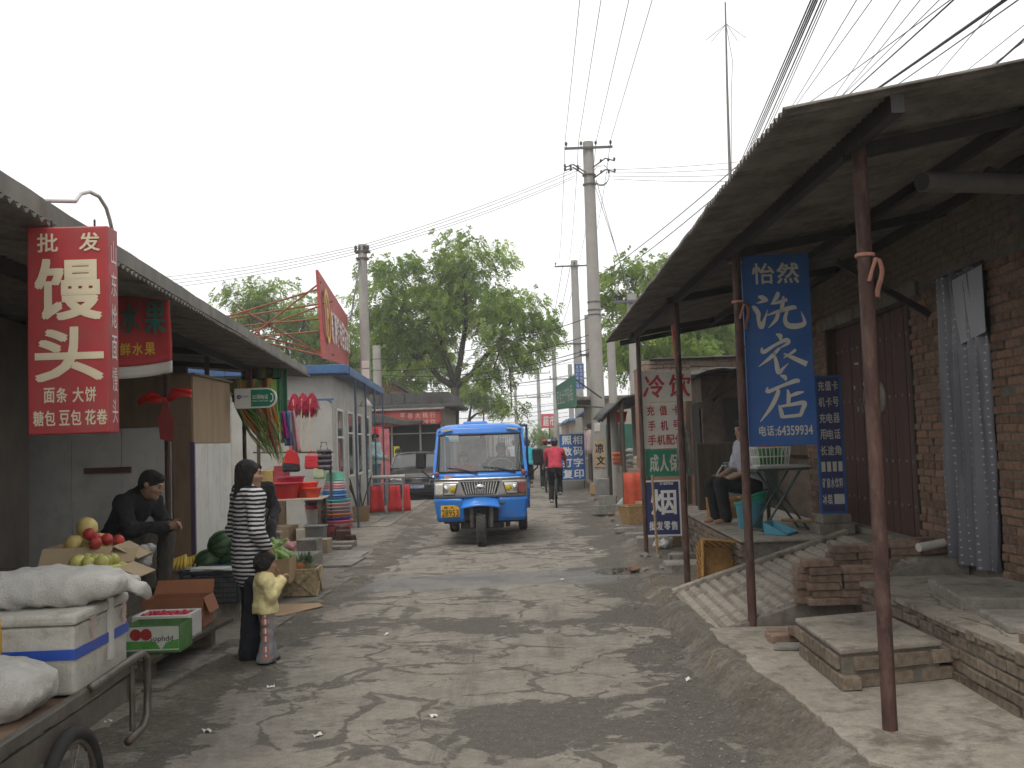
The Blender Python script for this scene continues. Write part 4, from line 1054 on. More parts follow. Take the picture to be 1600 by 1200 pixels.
# --- bucket, basin, dustpan, broom
def tub(name, label, cat, loc, r0, r1, h, m, rim=.012, sx=1., sy=1., rz=0., tilt=None, handle=None):
    o = MB().lathe([(r0 * .0001, 0), (r0, 0), (r1, h), (r1 + rim, h), (r1 + rim, h - .014), (r1 + .004, h - .018)], 28, sx=sx, sy=sy)
    k = MB(); k.lathe([(.001, .0), (r0, 0), (r1, h), (r1 + rim, h + .002), (r1 + rim + .002, h - .012), (r1 + .002, h - .02)], 28, sx=sx, sy=sy)
    k.lathe([(.001, .01), (r0 - .004, .01), (r1 - .005, h)], 28, sx=sx, sy=sy)
    ob = k.build(name, m, None, smooth=False, auto=35); ob.location = loc; ob.rotation_euler = tilt or (0, 0, rz); tag(ob, label, cat)
    if handle:
        k = MB(); k.tube([((r1 + rim) * math.cos(a) * sx, .02, h - .02 + (handle * (math.sin(a)))) for a in [math.pi * i / 12 for i in range(13)]], .004, 6); k.build("handle", M_STUD, ob)
    return ob
tub("bucket", "turquoise bucket standing at the edge of the seller's platform", "bucket", (2.36, 11.62, .59), .13, .165, .3, M_TURQ)
tub("basin", "green plastic basin tilted into the turquoise bucket", "basin", (2.43, 11.63, .80), .12, .2, .13, M_GREENPL, tilt=(R(-18), R(-22), 0))
k = MB(); k.add([(-.15, 0, .0), (.15, 0, 0), (.12, .26, .0), (-.12, .26, 0), (-.15, 0, .015), (.15, 0, .015), (.12, .26, .015), (-.12, .26, .015)], [(0, 1, 2, 3), (4, 5, 6, 7), (0, 1, 5, 4)])
k.add([(-.15, 0, 0), (-.12, .26, 0), (-.13, .27, .13), (-.165, .02, .03)], [(0, 1, 2, 3)]); k.add([(.15, 0, 0), (.12, .26, 0), (.13, .27, .13), (.165, .02, .03)], [(0, 1, 2, 3)]); k.add([(-.12, .26, 0), (.12, .26, 0), (.13, .27, .13), (-.13, .27, .13)], [(0, 1, 2, 3)])
o = k.build("dustpan", M_SKYPL, None, solid=.006); o.location = (2.62, 10.75, .597); o.rotation_euler = (0, 0, R(55)); tag(o, "pale blue plastic dustpan lying under the folding table", "dustpan")
br = empty("broom", (2.55, 10.95, .70), 0, "straw broom lying on the platform beside the dustpan", "broom")
MB().tube([(0, 0, .03), (.42, -.02, 0)], .017, 8).build("handle", M_WICKER, br)
k = MB(); q = random.Random(8)
for i in range(90):
    u = q.uniform(-1, 1); v = q.uniform(-1, 1); k.tube([(.38, -.02 + .01 * v, .0), (.55, -.03 + .06 * u, -.02 + .02 * v), (.74 + q.uniform(-.05, .06), -.06 + .16 * u, -.065 + .03 * v)], .003, 4)
o = k.build("straw_head", M_STRAW, br); o["kind"] = "stuff"
# --- dark board / cupboard behind the seller and red scroll strips
k = MB(); k.span((2.25, 14.6, .59), (3.2, 14.75, 1.55)); o = k.build("board_screen", M_WOODD, None, bevel=.01); tag(o, "dark upright board screen behind the gas cylinder", "board")
k = MB(); k.span((2.72, 12.55, 1.85), (2.82, 12.56, 2.65)); o = k.build("paper_scroll", M_SIGNRED, None); tag(o, "narrow red paper strip hanging near the blue laundry sign", "paper strip")
o = MB().tube([(2.77, 12.555, 2.65), (2.77, 12.56, 3.12)], .004, 5).build("string", M_WIRE, o)
# --- loose bricks
lb_me = brick_mesh("loose", .235, .053, .112, M_BRICK_L)
def loose(x, y, z, rz, label, grp, tilt=(0, 0)):
    o = bpy.data.objects.new("brick", lb_me); COL.objects.link(o); o.location = (x, y, z); o.rotation_euler = (tilt[0], tilt[1], rz + math.pi / 2); tag(o, label, "brick", grp)
    return o
OR = ["lowest", "second", "third", "fourth", "fifth", "top"]; L1 = lambda l, p: f"loose brick, {OR[l]} layer, {p} of the tall stack by the step"
for lay in range(6):
    for j in range(2):
        if lay == 5 and j == 1: continue
        loose(2.13 + j * .245 + rng.uniform(-.02, .02) - .03 * (lay == 5), 7.83 + rng.uniform(-.02, .02), .372 + lay * .058, rng.uniform(-.12, .12) + R(-6), L1(lay, ["front nearest the road", "front nearest the terrace"][j]), "bricks of the tall stack")
    if lay < 5: loose(2.0 + rng.uniform(-.01, .01), 8.02 + rng.uniform(-.02, .02), .372 + lay * .058, R(80) + rng.uniform(-.1, .1), L1(lay, "turned end"), "bricks of the tall stack")
L2 = lambda l, p: f"loose brick, {OR[l]} layer, {p} column, long low stack before the door"
for lay in range(4):
    for j in range(4):
        if lay == 3 and j in (3,): continue
        loose(2.42 + j * .25 + rng.uniform(-.02, .02), 8.30 + .02 * j + rng.uniform(-.02, .02), .535 + lay * .058 + .02 * (j > 1), rng.uniform(-.12, .12) + (R(14) if j == 3 else 0), L2(lay, ["road-side", "second", "third", "wall-side"][j]), "bricks of the long low stack")
for j in range(3): loose(2.62 + j * .25, 8.55 + rng.uniform(-.02, .02), .69 + .02 * j, rng.uniform(-.2, .2), "dusty loose brick, " + ["first", "second", "third"][j] + " of three behind the long low stack", "bricks of the long low stack")
L3 = "loose brick lying on the pavement at the foot of the ramp post"
for x, y, z, a in ((1.70, 7.36, .20, .2), (1.86, 7.28, .20, 1.2), (1.72, 7.52, .2, -.3), (1.84, 7.3, .258, .3)): loose(x, y, z, a, L3.replace("loose brick", ["flat loose brick", "crosswise loose brick", "rearmost loose brick", "upper loose brick"][int(x * 100) % 4 if False else [1.70, 1.86, 1.72, 1.84].index(x)]), "bricks at the foot of the ramp")
k = MB(); k.prism([(1.55, 7.05), (1.9, 7.0), (1.98, 7.16), (1.6, 7.2)], .175, .2, 'z'); o = k.build("stone_flake", M_SLAB, None, bevel=.006); tag(o, "thin flat stone lying beside the low brick step", "stone")
# flat slabs and bricks on the terrace
def slab(label, pts, z0, z1, m=M_SLAB):
    k = MB(); k.prism(jag(pts + [pts[0]], .01, hash(label) % 97), z0, z1, 'z'); o = k.build("stone_slab", m, None, bevel=.012); tag(o, label, "stone slab"); return o
slab("thick broken concrete slab lying on the terrace under the dotted curtain", [(2.60, 6.45), (3.1, 6.3), (3.26, 6.95), (3.2, 7.25), (2.72, 7.3)], .515, .60)
slab("thin stone slab near the terrace edge at the frame border", [(2.55, 5.7), (3.2, 5.5), (3.22, 6.15), (2.62, 6.25)], .512, .56)
o = loose(2.62, 5.45, .54, .3, "single reddish brick lying on the terrace edge nearest the camera", None)
o = MB().tube([(3.0, 8.22, .71), (3.24, 8.32, .73)], .035, 12).build("pipe_stub", M_SIGNWHITE, None); tag(o, "short pale pipe stub poking out beside the long brick stack", "pipe")
# slabs, stones and cinder blocks along the far verge
for i, (x, y, a, b, h) in enumerate(((1.62, 15.3, .5, .35, .1), (1.45, 16.4, .35, .25, .06), (1.75, 13.1, .35, .25, .09), (1.66, 12.2, .5, .5, .09), (1.4, 17.6, .4, .18, .04))):
    k = MB(); k.prism(jag([(x - a / 2, y - b / 2), (x + a / 2, y - b / 2 + .03), (x + a / 2 - .02, y + b / 2), (x - a / 2 + .04, y + b / 2), (x - a / 2, y - b / 2)], .015, i + 20), 0.03, .07 + h, 'z')
    o = k.build("stone_slab", M_SLAB, None, bevel=.012); tag(o, ["large flat slab below the navy tobacco sign", "small dark slab on the dirt past the tobacco sign", "rough stone between the two far posts", "broad low slab in front of the tipped wicker tray", "thin sliver of stone at the road edge beside the basket"][i], "stone slab")
M_CINDER = mat("cinder_grey", (.2, .19, .17), .95, .25, 20, bump=.5)
def cinder(x, y, z, rz, label, rx=0.):
    k = MB(); a, b, h = .39, .19, .19; wv = .035
    for s_ in (-1, 1): k.box((0, s_ * (b - wv) / 2, h / 2), (a, wv, h))
    for xx in (-(a - wv) / 2, 0, (a - wv) / 2): k.box((xx, 0, h / 2), (wv, b - 2 * wv - .001, h - .001))
    o = k.build("cinder_block", M_CINDER, None, bevel=.005); o.location = (x, y, z); o.rotation_euler = (rx, 0, rz); tag(o, label, "cinder block"); return o
cinder(1.62, 21.6, .06, R(8), "cinder block showing its two holes at the right end of the block heap", 0).rotation_euler = (R(90), R(90), R(8))
cinder(1.36, 21.7, .05, R(12), "cinder block lying flat in the middle of the block heap"); cinder(1.18, 22.0, .04, R(70), "cinder block at the road side of the heap, turned sideways"); cinder(1.4, 21.9, .24, R(-10), "cinder block lying on top of the heap by the verge")
# ================================================================ things along the left side
M_FOAM = mat("foam_box_white", (.46, .44, .39), .8, .16, 7, dirt=(.2, .175, .13), dirtamt=.75, dscale=7, bump=.2, bscale=80)
M_FOAMW = mat("clean_foam_white", (.68, .67, .64), .7, .06, 5)
M_CARD = mat("brown_carton", (.34, .23, .13), .85, .12, 5, bump=.1)
M_CARDO = mat("orange_carton", (.30, .12, .055), .8, .12, 5)
M_CARDIN = mat("pale_carton_inside", (.42, .32, .2), .9, .1, 5)
M_SACK = mat("white_woven_sack", (.47, .46, .43), .85, .14, 6, dirt=(.27, .25, .21), dirtamt=.6, dscale=6, bump=.5, bscale=140)
M_CARTST = mat("cart_steel", (.13, .12, .105), .5, .3, 12, metal=.5, dirt=(.12, .06, .035), dirtamt=.6, dscale=8)
M_RUBBER = mat("black_rubber", (.022, .021, .02), .85, .25, 20)
M_BANNER = mat("red_cloth_banner", (.42, .04, .04), .75, .15, 4)
M_REDPL = mat("red_plastic", (.42, .02, .022), .38, .12, 4, coat=.15)
M_ORPL = mat("orange_red_plastic", (.58, .055, .022), .38, .1, 4)
M_BLK = mat("black_cloth", (.014, .014, .017), .8, .2, 10)
M_SHOPSIGN = mat("red_light_box", (.36, .038, .042), .45, .16, 3, dirt=(.26, .085, .07), dirtamt=.6, dscale=5)
M_CREAM = mat("cream_lettering", (.62, .54, .38), .5, .06)
# --- red light-box sign
s = empty("bun_shop_sign", (-2.376, 4.6, 1.772), R(3), "red light-box sign with huge cream characters hanging from the near eave", "sign")
s.scale = (.885, .885, .885); W, Hh, D = .425, 1.10, .145
MB().span((0, 0, 0), (W, D, Hh)).build("box", M_SHOPSIGN, s, bevel=.008)
k = MB(); y = -.004
put_glyph(k, "批", .055, .965, .165, 1.065, .03, y); put_glyph(k, "发", .275, .965, .385, 1.065, .03, y)
put_glyph(k, "馒", .04, .60, .395, .93, .045, y); put_glyph(k, "头", .04, .275, .40, .565, .05, y)
for ch, x in zip("面条大饼", (.085, .15, .235, .30)): put_glyph(k, ch, x, .165, x + .058, .245, .03, y)
for ch, x in zip("糖包豆包花卷", (.03, .09, .165, .225, .30, .36)): put_glyph(k, ch, x, .045, x + .055, .125, .03, y)
k.build("lettering", M_CREAM, s)
k = MB()
for i, ch in enumerate("山东炝面馒头"):
    V, Fs, a, b, c, d = glyph(ch, 0.); z0 = Hh - .05 - (i + 1) * .17
    k.add([(W + .004, .035 + .075 * (p - a) / (b - a), z0 + .02 + .13 * (q - c) / (d - c)) for p, q in V], Fs)
k.build("side_lettering", mat("white_lettering", (.66, .62, .58), .5, .05), s)
for x in (.1, .33): MB().tube([(x, .07, Hh), (x, .07, Hh + .05)], .006, 6).build("hanger", M_WIRE, s)
# --- cloth banner deeper under the eave
s = empty("fruit_banner", (-3.42, 7.05, 2.33), R(4), "red cloth banner with green and yellow characters sagging under the shed roof", "banner")
def bn(u, v): return (.80 * u, .02 * math.sin(u * 9 + v * 2) + .012 * math.sin(v * 6), .48 * v - .04 * math.sin(math.pi * u) * (1 - v * .4) + .06 * (1 - u) * v)
MB().grid(bn, 30, 14).build("cloth", M_BANNER, s, smooth=True, solid=.003)
MB().grid(lambda u, v: (.80 * u, .02 * math.sin(u * 9) + .004, -.085 + .085 * v - .04 * math.sin(math.pi * u)), 30, 3).build("white_hem", M_SIGNWHITE, s, smooth=True, solid=.003)
k = MB(); put_glyph(k, "水", .45, .2, .58, .42, .03, -.03); put_glyph(k, "果", .62, .19, .77, .42, .03, -.03); k.build("lettering", mat("dark_green_lettering", (.02, .12, .09), .6, .1), s)
k = MB(); put_line(k, "鲜水果", .44, .04, .70, .13, .03, -.03, .15); k.build("yellow_lettering", M_YLET, s)
# --- energy-saving bulb and red bow on the post
b_ = empty("hanging_bulb", (-3.60, 9.42, 2.70), 0, "white energy-saving bulb hanging beside the rusty shed post", "light bulb")
M_BULB = mat("white_glass_tube", (.75, .75, .74), .3, .03)
MB().lathe([(.0, .03), (.018, .028), (.022, -.01), (.03, -.02), (.03, -.06), (.02, -.065)], 14).build("socket", M_BULB, b_, smooth=True)
for i in range(3):
    a = i * 2.1; x, y = .016 * math.cos(a), .016 * math.sin(a); MB().tube([(x, y, -.06), (x, y, -.19), (x * .3, y * .3, -.205), (-x * .3, -y * .6, -.19), (-x * .3, -y * .6, -.07)], .0075, 7).build("tube", M_BULB, b_, smooth=True)
MB().tube([(0, 0, .03), (.01, .02, .2)], .003, 5).build("cord", M_WIRE, b_)
pp = LP(9.6, .70)
rb_ = empty("red_bow", (pp.x, pp.y - .035, 2.17), 0, "bright red plastic bow tied on the shed post above a red pouch", "bow")
M_REDPLAST = mat("bright_red_film", (.62, .02, .015), .4, .2, 14)
for s_ in (-1, 1):
    k = MB(); k.grid(lambda u, v, s_=s_: (s_ * .26 * u, -.012 - .04 * math.sin(u * 3.1) + .015 * math.sin(v * 9 + u * 5), .05 * math.sin(u * 2.6) + (v - .5) * .11 * math.sin(min(1, u * 1.6) * 2.2 + .15) + (.03 if s_ > 0 else -.04) * u), 14, 8); k.build("loop", M_REDPLAST, rb_, smooth=True, solid=.002)
MB().ell((0, -.01, 0), (.03, .03, .028)).build("knot", M_REDPLAST, rb_, smooth=True)
k = MB(); k.add([(-.02, -.01, -.03), (.03, -.01, -.03), (.09, -.03, -.18), (.075, -.02, -.40), (-.05, -.03, -.37), (-.07, -.03, -.16), (0, .03, -.2), (.01, .03, -.38)], [(0, 1, 2, 5), (5, 2, 3, 4), (0, 5, 6), (1, 6, 2), (0, 6, 1), (5, 4, 7, 6), (6, 7, 3, 2), (4, 3, 7)]); k.build("pouch", mat("dull_red_cloth", (.30, .03, .025), .8, .2, 8), rb_, bevel=.006)
# --- cart in the near corner with foam box and sacks
ct = empty("hand_cart", (-2.28, 4.2, 0), R(4), "worn steel hand cart loaded with foam box and sacks in the near corner", "cart")
MB().box((-.05, -.25, .675), (.80, 1.5, .03)).build("bed", mat("cart_planks", (.17, .11, .07), .85, .3, 10), ct, bevel=.004)
for sx in (-.46, .37): MB().bar((sx, -1.0, .69), (sx, .5, .69), .04, .05).build("rail", M_CARTST, ct, bevel=.006)
MB().bar((-.46, .5, .69), (.37, .5, .69), .04, .05).build("rail", M_CARTST, ct, bevel=.006)
MB().tube([(.40, -.1, .72), (.41, .3, .735), (.41, .5, .735), (.41, .57, .70), (.41, .58, .55), (.41, .57, .43), (.41, .5, .39), (.41, .3, .385)], .019, 10).build("frame_tube", M_CARTST, ct, smooth=True)
MB().tube([(.39, .42, .70), (.39, .42, .40)], .014, 8).build("upright", M_CARTST, ct)
MB().bar((.375, -.9, .60), (.375, .42, .60), .012, .10).build("side_plate", M_CARTST, ct)
def wheel_parts(par, c, r, tyre_r, axis_rot, spokes=16, width=None, m_rim=None):
    t_ = MB().torus(c, r - tyre_r, tyre_r, 32, 8, axis_rot).build("tyre", M_RUBBER, par, smooth=True)
    MB().torus(c, r - tyre_r * 2.1, tyre_r * .45, 32, 6, axis_rot).build("rim", m_rim or M_CARTST, par, smooth=True)
    k = MB(); q = rotm(axis_rot)
    for i in range(spokes):
        a = 2 * math.pi * i / spokes; v = q @ Vector((math.cos(a), math.sin(a), 0)); n_ = q @ Vector((0, 0, .02 * (-1) ** i)); k.tube([Vector(c) + n_ + v * .015, Vector(c) + v * (r - tyre_r * 2.2)], .0022, 4)
    o = k.build("spokes", M_STUD, par); o["kind"] = "stuff"
    MB().lathe([(.018, -.035), (.025, -.03), (.025, .03), (.018, .035)], 10, c, axis_rot).build("hub", M_STUD, par)
wheel_parts(ct, (.40, -.32, .31), .31, .028, (0, math.pi / 2, 0))
wheel_parts(ct, (-.50, -.32, .31), .31, .028, (0, math.pi / 2, 0))
MB().tube([(-.5, -.32, .31), (.4, -.32, .31)], .014, 8).build("axle", M_CARTST, ct)
MB().bar((.2, -.32, .31), (.2, -.32, .66), .05, .05).build("axle_mount", M_CARTST, ct); MB().bar((-.35, -.32, .31), (-.35, -.32, .66), .05, .05).build("axle_mount", M_CARTST, ct); MB().bar((0, .45, 0.02), (0, .45, .66), .035, .035).build("prop_leg", M_CARTST, ct)
fb = empty("foam_box", (-2.22, 4.37, .70), R(4), "large grubby white foam box with blue tape on the hand cart", "box")
k = MB(); k.box((0, 0, .14), (.56, .62, .28)); k.box((0, 0, .305), (.58, .64, .045)); k.build("box", M_FOAM, fb, bevel=.014)
k = MB(); k.box((0, 0, .165), (.572, .632, .042)); k.build("blue_tape", mat("blue_packing_tape", (.02, .07, .36), .35, .05), fb)
MB().box((.286, .08, .2), (.012, .05, .27)).build("clear_tape", mat("clear_packing_tape", (.55, .54, .5), .2, .05), fb)
MB().box((-.08, -.317, .22), (.14, .012, .2)).build("yellow_tape", mat("yellow_packing_tape", (.52, .32, .04), .4, .1), fb)
k = MB()
for j, (y, t) in enumerate(((-.18, "王"), (.2, "果"))):
    V, Fs, a, b, c, d = glyph(t, 0.); k.add([(.2915, y + .08 * (p - a) / (b - a), .19 + .1 * (q - c) / (d - c)) for p, q in V], Fs)
k.build("scrawl", mat("faint_red_ink", (.5, .3, .26), .7, .05), fb)
def sack(label, loc, a, b, h, rz, seed=0, fold=True):
    F = Field(.016); q = random.Random(seed)
    for i in range(7):
        u = i / 6 * 2 - 1; F.cone((u * a * .42, -b * .30, h * .5 + q.uniform(-.01, .01)), (u * a * .42, b * .30, h * .5 + q.uniform(-.01, .01)), h * .5 * (1 - .25 * abs(u) ** 3), h * .48 * (1 - .25 * abs(u) ** 3), .07)
    if fold: F.cone((a * .5, -b * .3, h * .55), (a * .55, b * .25, h * .42), .03, .025, .05); F.cone((a * .62, -b * .05, h * .3), (a * .66, b * .05, h * .02), .03, .02, .05)
    o = link_mesh("sack", F.mesh("sack", True, .012, 34.), M_SACK, None, loc, rz); tag(o, label, "sack"); return o
sack("white woven sack slumped over the big foam box", (-2.19, 4.42, 1.03), .62, .5, .14, R(12), 1)
sack("white sack lying on the cart in front of the foam box", (-2.2, 3.82, .69), .5, .34, .20, R(5), 2, False)
# --- fruit stand
st_ = empty("fruit_stand", (-3.62, 7.0, .22), R(5), "rough timber fruit stand behind the cart", "stand")
MB().box((0, 0, .60), (1.35, 1.25, .035)).build("shelf", M_WOODD, st_, bevel=.004)
for sx in (-.62, .5):
    for sy in (-.55, .3): MB().box((sx, sy, .29), (.06, .06, .585)).build("leg", M_WOODD, st_)
def carton(name, label, loc, size, rz, m, m_in=None, flaps=True, th=.008, cat="box", fl=(.5, -.6, .4, -.3)):
    r = empty(name, loc, rz, label, cat); a, b, h = size; k = MB()
    k.span((-a / 2, -b / 2, 0), (a / 2, b / 2, th))
    for s_ in (-1, 1): k.box((0, s_ * (b / 2 - th / 2), h / 2), (a, th, h)); k.box((s_ * (a / 2 - th / 2), 0, h / 2), (th, b - 2 * th - .001, h - .001))
    k.build("carton", m, r)
    if flaps:
        for i, (d, l, ax_) in enumerate((((0, -1), a, 'x'), ((0, 1), a, 'x'), ((1, 0), b, 'y'), ((-1, 0), b, 'y'))):
            an = fl[i]
            if an is None: continue
            f = .45 * min(a, b); c = Vector((d[0] * a / 2, d[1] * b / 2, h)); o = Vector((d[0] * math.cos(an), d[1] * math.cos(an), math.sin(an))) * f; t = Vector((-d[1], d[0], 0)) * l / 2
            MB().add([c - t, c + t, c + t * .96 + o, c - t * .96 + o], [(0, 1, 2, 3)]).build("flap", m_in or m, r, solid=.005)
    return r
M_PEAR = mat("yellow_green_fruit", (.50, .48, .14), .45, .2, 10, rnd=.2); M_MELON = mat("pale_yellow_melon", (.58, .46, .17), .5, .2, 8, rnd=.15); M_APPLE = mat("red_apple", (.40, .04, .03), .4, .3, 9, rnd=.2)
M_ORANGE = mat("orange_fruit", (.55, .2, .03), .5, .15, 20, rnd=.15)
def fruit(name, label, cat, group, pts, r, m, sq=1., smooth=True):
    me = None
    for p in pts:
        if me is None:
            k = MB(); k.lathe([(1e-4, -r * sq * .96), (r * .5, -r * sq * .86), (r * .86, -r * sq * .5), (r, 0), (r * .86, r * sq * .5), (r * .45, r * sq * .88), (r * .12, r * sq * .92), (1e-4, r * sq * .86)], 14); me = k.mesh(name, True); me.materials.append(m)
        o = bpy.data.objects.new(name, me); COL.objects.link(o); o.location = p; o.rotation_euler = (rng.uniform(-.6, .6), rng.uniform(-.6, .6), rng.uniform(0, 6)); v = rng.uniform(.9, 1.1); o.scale = (v, v, v); tag(o, label, cat, group)
def pile(c, nx, ny, nz, d, q):
    out = []
    for l in range(nz):
        for i in range(nx - l):
            for j in range(ny - l): out.append((c[0] + (i - (nx - l - 1) / 2) * d + q.uniform(-.008, .008), c[1] + (j - (ny - l - 1) / 2) * d + q.uniform(-.008, .008), c[2] + d * .48 + l * d * .74))
    return out
q = random.Random(21)
carton("fruit_carton", "open brown carton of pale melons on the fruit stand behind the cart", (-3.22, 7.05, .84), (.46, .42, .20), R(8), M_CARD, M_CARDIN, fl=(-.7, None, -.5, None))
fruit("melon", "pale yellow melon heaped in the brown carton on the fruit stand", "melon", "melons in the brown carton", pile((-3.22, 7.05, .88), 3, 3, 2, .135, q) + [(-3.22, 7.05, 1.16)], .068, M_MELON, 1.05)
fruit("apple", "red apple beside the pale melons on the fruit stand", "apple", "red apples on the stand", [(-3.10, 6.9, 1.10), (-3.05, 6.98, 1.08), (-3.02, 7.1, 1.06), (-3.07, 6.84, 1.07), (-3.12, 6.86, 1.13)], .042, M_APPLE)
carton("pear_carton", "shallow carton heaped with yellow-green pears beside the sack", (-2.98, 6.62, .84), (.40, .36, .1), R(5), M_CARD, M_CARDIN, fl=(None, .5, -.4, None))
fruit("pear", "yellow-green pear in the shallow carton behind the white sack", "pear", "pears in the shallow carton", pile((-2.98, 6.62, .86), 4, 4, 2, .088, q), .046, M_PEAR, 1.1)
o = Field(.012)
for i in range(6): o.cone((q.uniform(-.12, .12), q.uniform(-.08, .08), .05), (q.uniform(-.14, .14), q.uniform(-.08, .08), .14), .05, .03, .04)
ob = link_mesh("plastic_bag", o.mesh("plastic_bag", True, .012, 60.), mat("clear_plastic_film", (.45, .45, .43), .2, .15, 20, alpha=.75), None, (-3.0, 7.3, .84), 0); tag(ob, "crumpled clear plastic bag between the fruit cartons", "plastic bag")
# low boards carrying the front boxes
k = MB(); k.prism([(-3.34, 7.1), (-2.78, 7.05), (-2.72, 8.75), (-3.3, 8.8)], .19, .225, 'z'); ob = k.build("plank_shelf", M_WOODD, None, bevel=.004); k = MB()
for x, y in ((-3.2, 7.3), (-3.2, 8.6), (-2.95, 8.6), (-2.98, 7.35)): MB().span((x - .1, y - .06, 0.01), (x + .1, y + .06, .19)).build("brick_foot", M_BRICK_D, ob)
tag(ob, "low plank shelf on bricks carrying the front fruit boxes", "shelf")
c_ = carton("pomegranate_carton", "green and white printed fruit carton with red fruit picture, nearest of the front boxes", (-2.86, 7.42, .227), (.40, .28, .20), R(2), mat("green_print_carton", (.09, .2, .06), .7, .3, 9), M_CARDIN, fl=(None, None, None, None))
MB().span((-.195, -.143, .02), (.19, -.1405, .19)).build("print_panel", mat("white_carton_print", (.55, .56, .5), .6, .1), c_)
k = MB()
for x in (-.12, -.045): k.lathe([(.042, 0), (.042, .002), (1e-4, .003)], 18, (x, -.1435, .135), (math.pi / 2, 0, 0))
k.build("printed_fruit", M_APPLE, c_)
k = MB(); k.add([(-.195, -.1436, .03), (.06, -.1436, .03), (.02, -.1436, .085), (-.195, -.1436, .09)], [(0, 1, 2, 3)]); k.add([(.07, -.1436, .03), (.19, -.1436, .03), (.19, -.1436, .10), (.1, -.1436, .075)], [(0, 1, 2, 3)]); k.build("printed_leaf", mat("leaf_print_green", (.08, .3, .05), .6, .2), c_)
k = MB(); put_ascii(k, "Sophdd", -.02, .075, .15, .125, .01, -.1445); k.build("lettering", M_BLK, c_)
k = MB(); c2 = empty("strawberry_box", (-2.96, 7.85, .227), R(2), "open white foam box of red berries between two cartons", "box")
a, b, h, th = .44, .32, .20, .03
k.span((-a / 2, -b / 2, 0), (a / 2, b / 2, .03))
for s_ in (-1, 1): k.box((0, s_ * (b / 2 - th / 2), h / 2), (a, th, h)); k.box((s_ * (a / 2 - th / 2), 0, h / 2), (th, b - 2 * th, h))
k.build("foam", M_FOAMW, c2, bevel=.006)
MB().span((-.19, -.13, .03), (.19, .13, .16)).build("packing", M_PAPER, c2)
fruit("berry", "small red berry in the open white foam box", "berry", "berries in the foam box", [(-2.96 + q.uniform(-.17, .17), 7.85 + q.uniform(-.11, .11), .40 + q.uniform(0, .012)) for _ in range(90)], .02, mat("red_berry", (.48, .02, .05), .4, .2, 10, rnd=.3), 1.1)
c3 = carton("orange_carton_box", "orange-brown open carton behind the white berry box", (-3.08, 8.42, .227), (.50, .30, .24), R(3), M_CARDO, M_CARDO, fl=(None, .9, -1.2, None))
fruit("orange", "small orange fruit lying in the orange-brown carton", "orange", "oranges in the orange-brown carton", pile((-3.08, 8.42, .33), 5, 3, 1, .085, q), .042, M_ORANGE)
# --- plastic crate, watermelons, bananas
def slat_crate(name, label, loc, size, rz, m):
    r = empty(name, loc, rz, label, "crate"); a, b, h = size; k = MB()
    nz = 6
    for z in [i * (h - .02) / nz for i in range(nz + 1)]:
        for s_ in (-1, 1): k.box((0, s_ * (b / 2 - .008), z + .008), (a, .012, .012 if z < h - .05 else .03)); k.box((s_ * (a / 2 - .008), 0, z + .008), (.012, b - .03, .012 if z < h - .05 else .03))
    n = int(a / .024)
    for i in range(n + 1):
        for s_ in (-1, 1): k.box((-a / 2 + .008 + i * (a - .016) / n, s_ * (b / 2 - .004), h / 2), (.006, .006, h - .01))
    n = int(b / .024)
    for i in range(n + 1):
        for s_ in (-1, 1): k.box((s_ * (a / 2 - .004), -b / 2 + .008 + i * (b - .016) / n, h / 2), (.006, .006, h - .01))
    k.span((-a / 2 + .01, -b / 2 + .01, .0), (a / 2 - .01, b / 2 - .01, .01)); o = k.build("lattice", m, r); o["kind"] = "stuff"
    for sx in (-1, 1):
        for sy in (-1, 1): MB().box((sx * (a / 2 - .012), sy * (b / 2 - .012), h / 2), (.03, .03, h)).build("corner_post", m, r, bevel=.004)
    MB().span((-a / 2 + .03, -b / 2 + .03, .012), (a / 2 - .03, b / 2 - .03, h * .85)).build("contents", mat("dim_paper_packing", (.2, .19, .17), .9, .3, 12), r)
    return r
M_DKCRATE = mat("dark_green_crate_plastic", (.022, .032, .038), .5, .15)
slat_crate("plastic_crate", "dark plastic lattice crate on the kerb in front of the watermelons", (-3.2, 9.72, .222), (.56, .36, .31), R(4), M_DKCRATE)
slat_crate("plastic_crate", "second dark crate directly under the watermelons, mostly hidden", (-3.18, 10.14, .222), (.56, .38, .24), R(4), M_DKCRATE)
k = MB(); k.box((0, 0, 0), (.42, .3, .006)); k.box((.03, .02, .008), (.36, .26, .005), (0, 0, .15)); k.box((-.04, -.03, .014), (.38, .24, .004), (0, 0, -.2)); ob = k.build("newspaper", M_PAPER, None); ob.location = (-3.17, 9.7, .536); tag(ob, "folded newspapers lying on the dark plastic crate", "newspaper")
k = MB(); k.box((0, 0, 0), (.3, .05, .02)); ob = k.build("blue_tray", mat("blue_tray_plastic", (.03, .15, .3), .4, .1), None, bevel=.005); ob.location = (-3.12, 9.86, .545); tag(ob, "small flat blue plastic tray behind the newspapers", "tray")
def melon_material():
    t = NT("watermelon_rind", .35); o = t.obj(); X, Y, Z = t.xyz(o)
    an = t.m2('ARCTAN2', X, Y); n = t.noise(o, 14, 3)
    st2 = t.sm(t.m2('SINE', t.m2('ADD', t.m2('MULTIPLY', an, 11.), t.m2('MULTIPLY', n, 3.5))), .1, .7)
    t.col(t.mix(st2, t.mix(t.noise(o, 30, 3), (.022, .065, .018), (.04, .095, .028)), (.008, .022, .009))); return t.m
M_WM = melon_material(); q = random.Random(4)
me = MB().lathe([(1e-4, -.128), (.05, -.122), (.095, -.09), (.125, -.04), (.13, 0), (.125, .04), (.095, .09), (.05, .12), (1e-4, .126)], 24).mesh("watermelon", True); me.materials.append(M_WM)
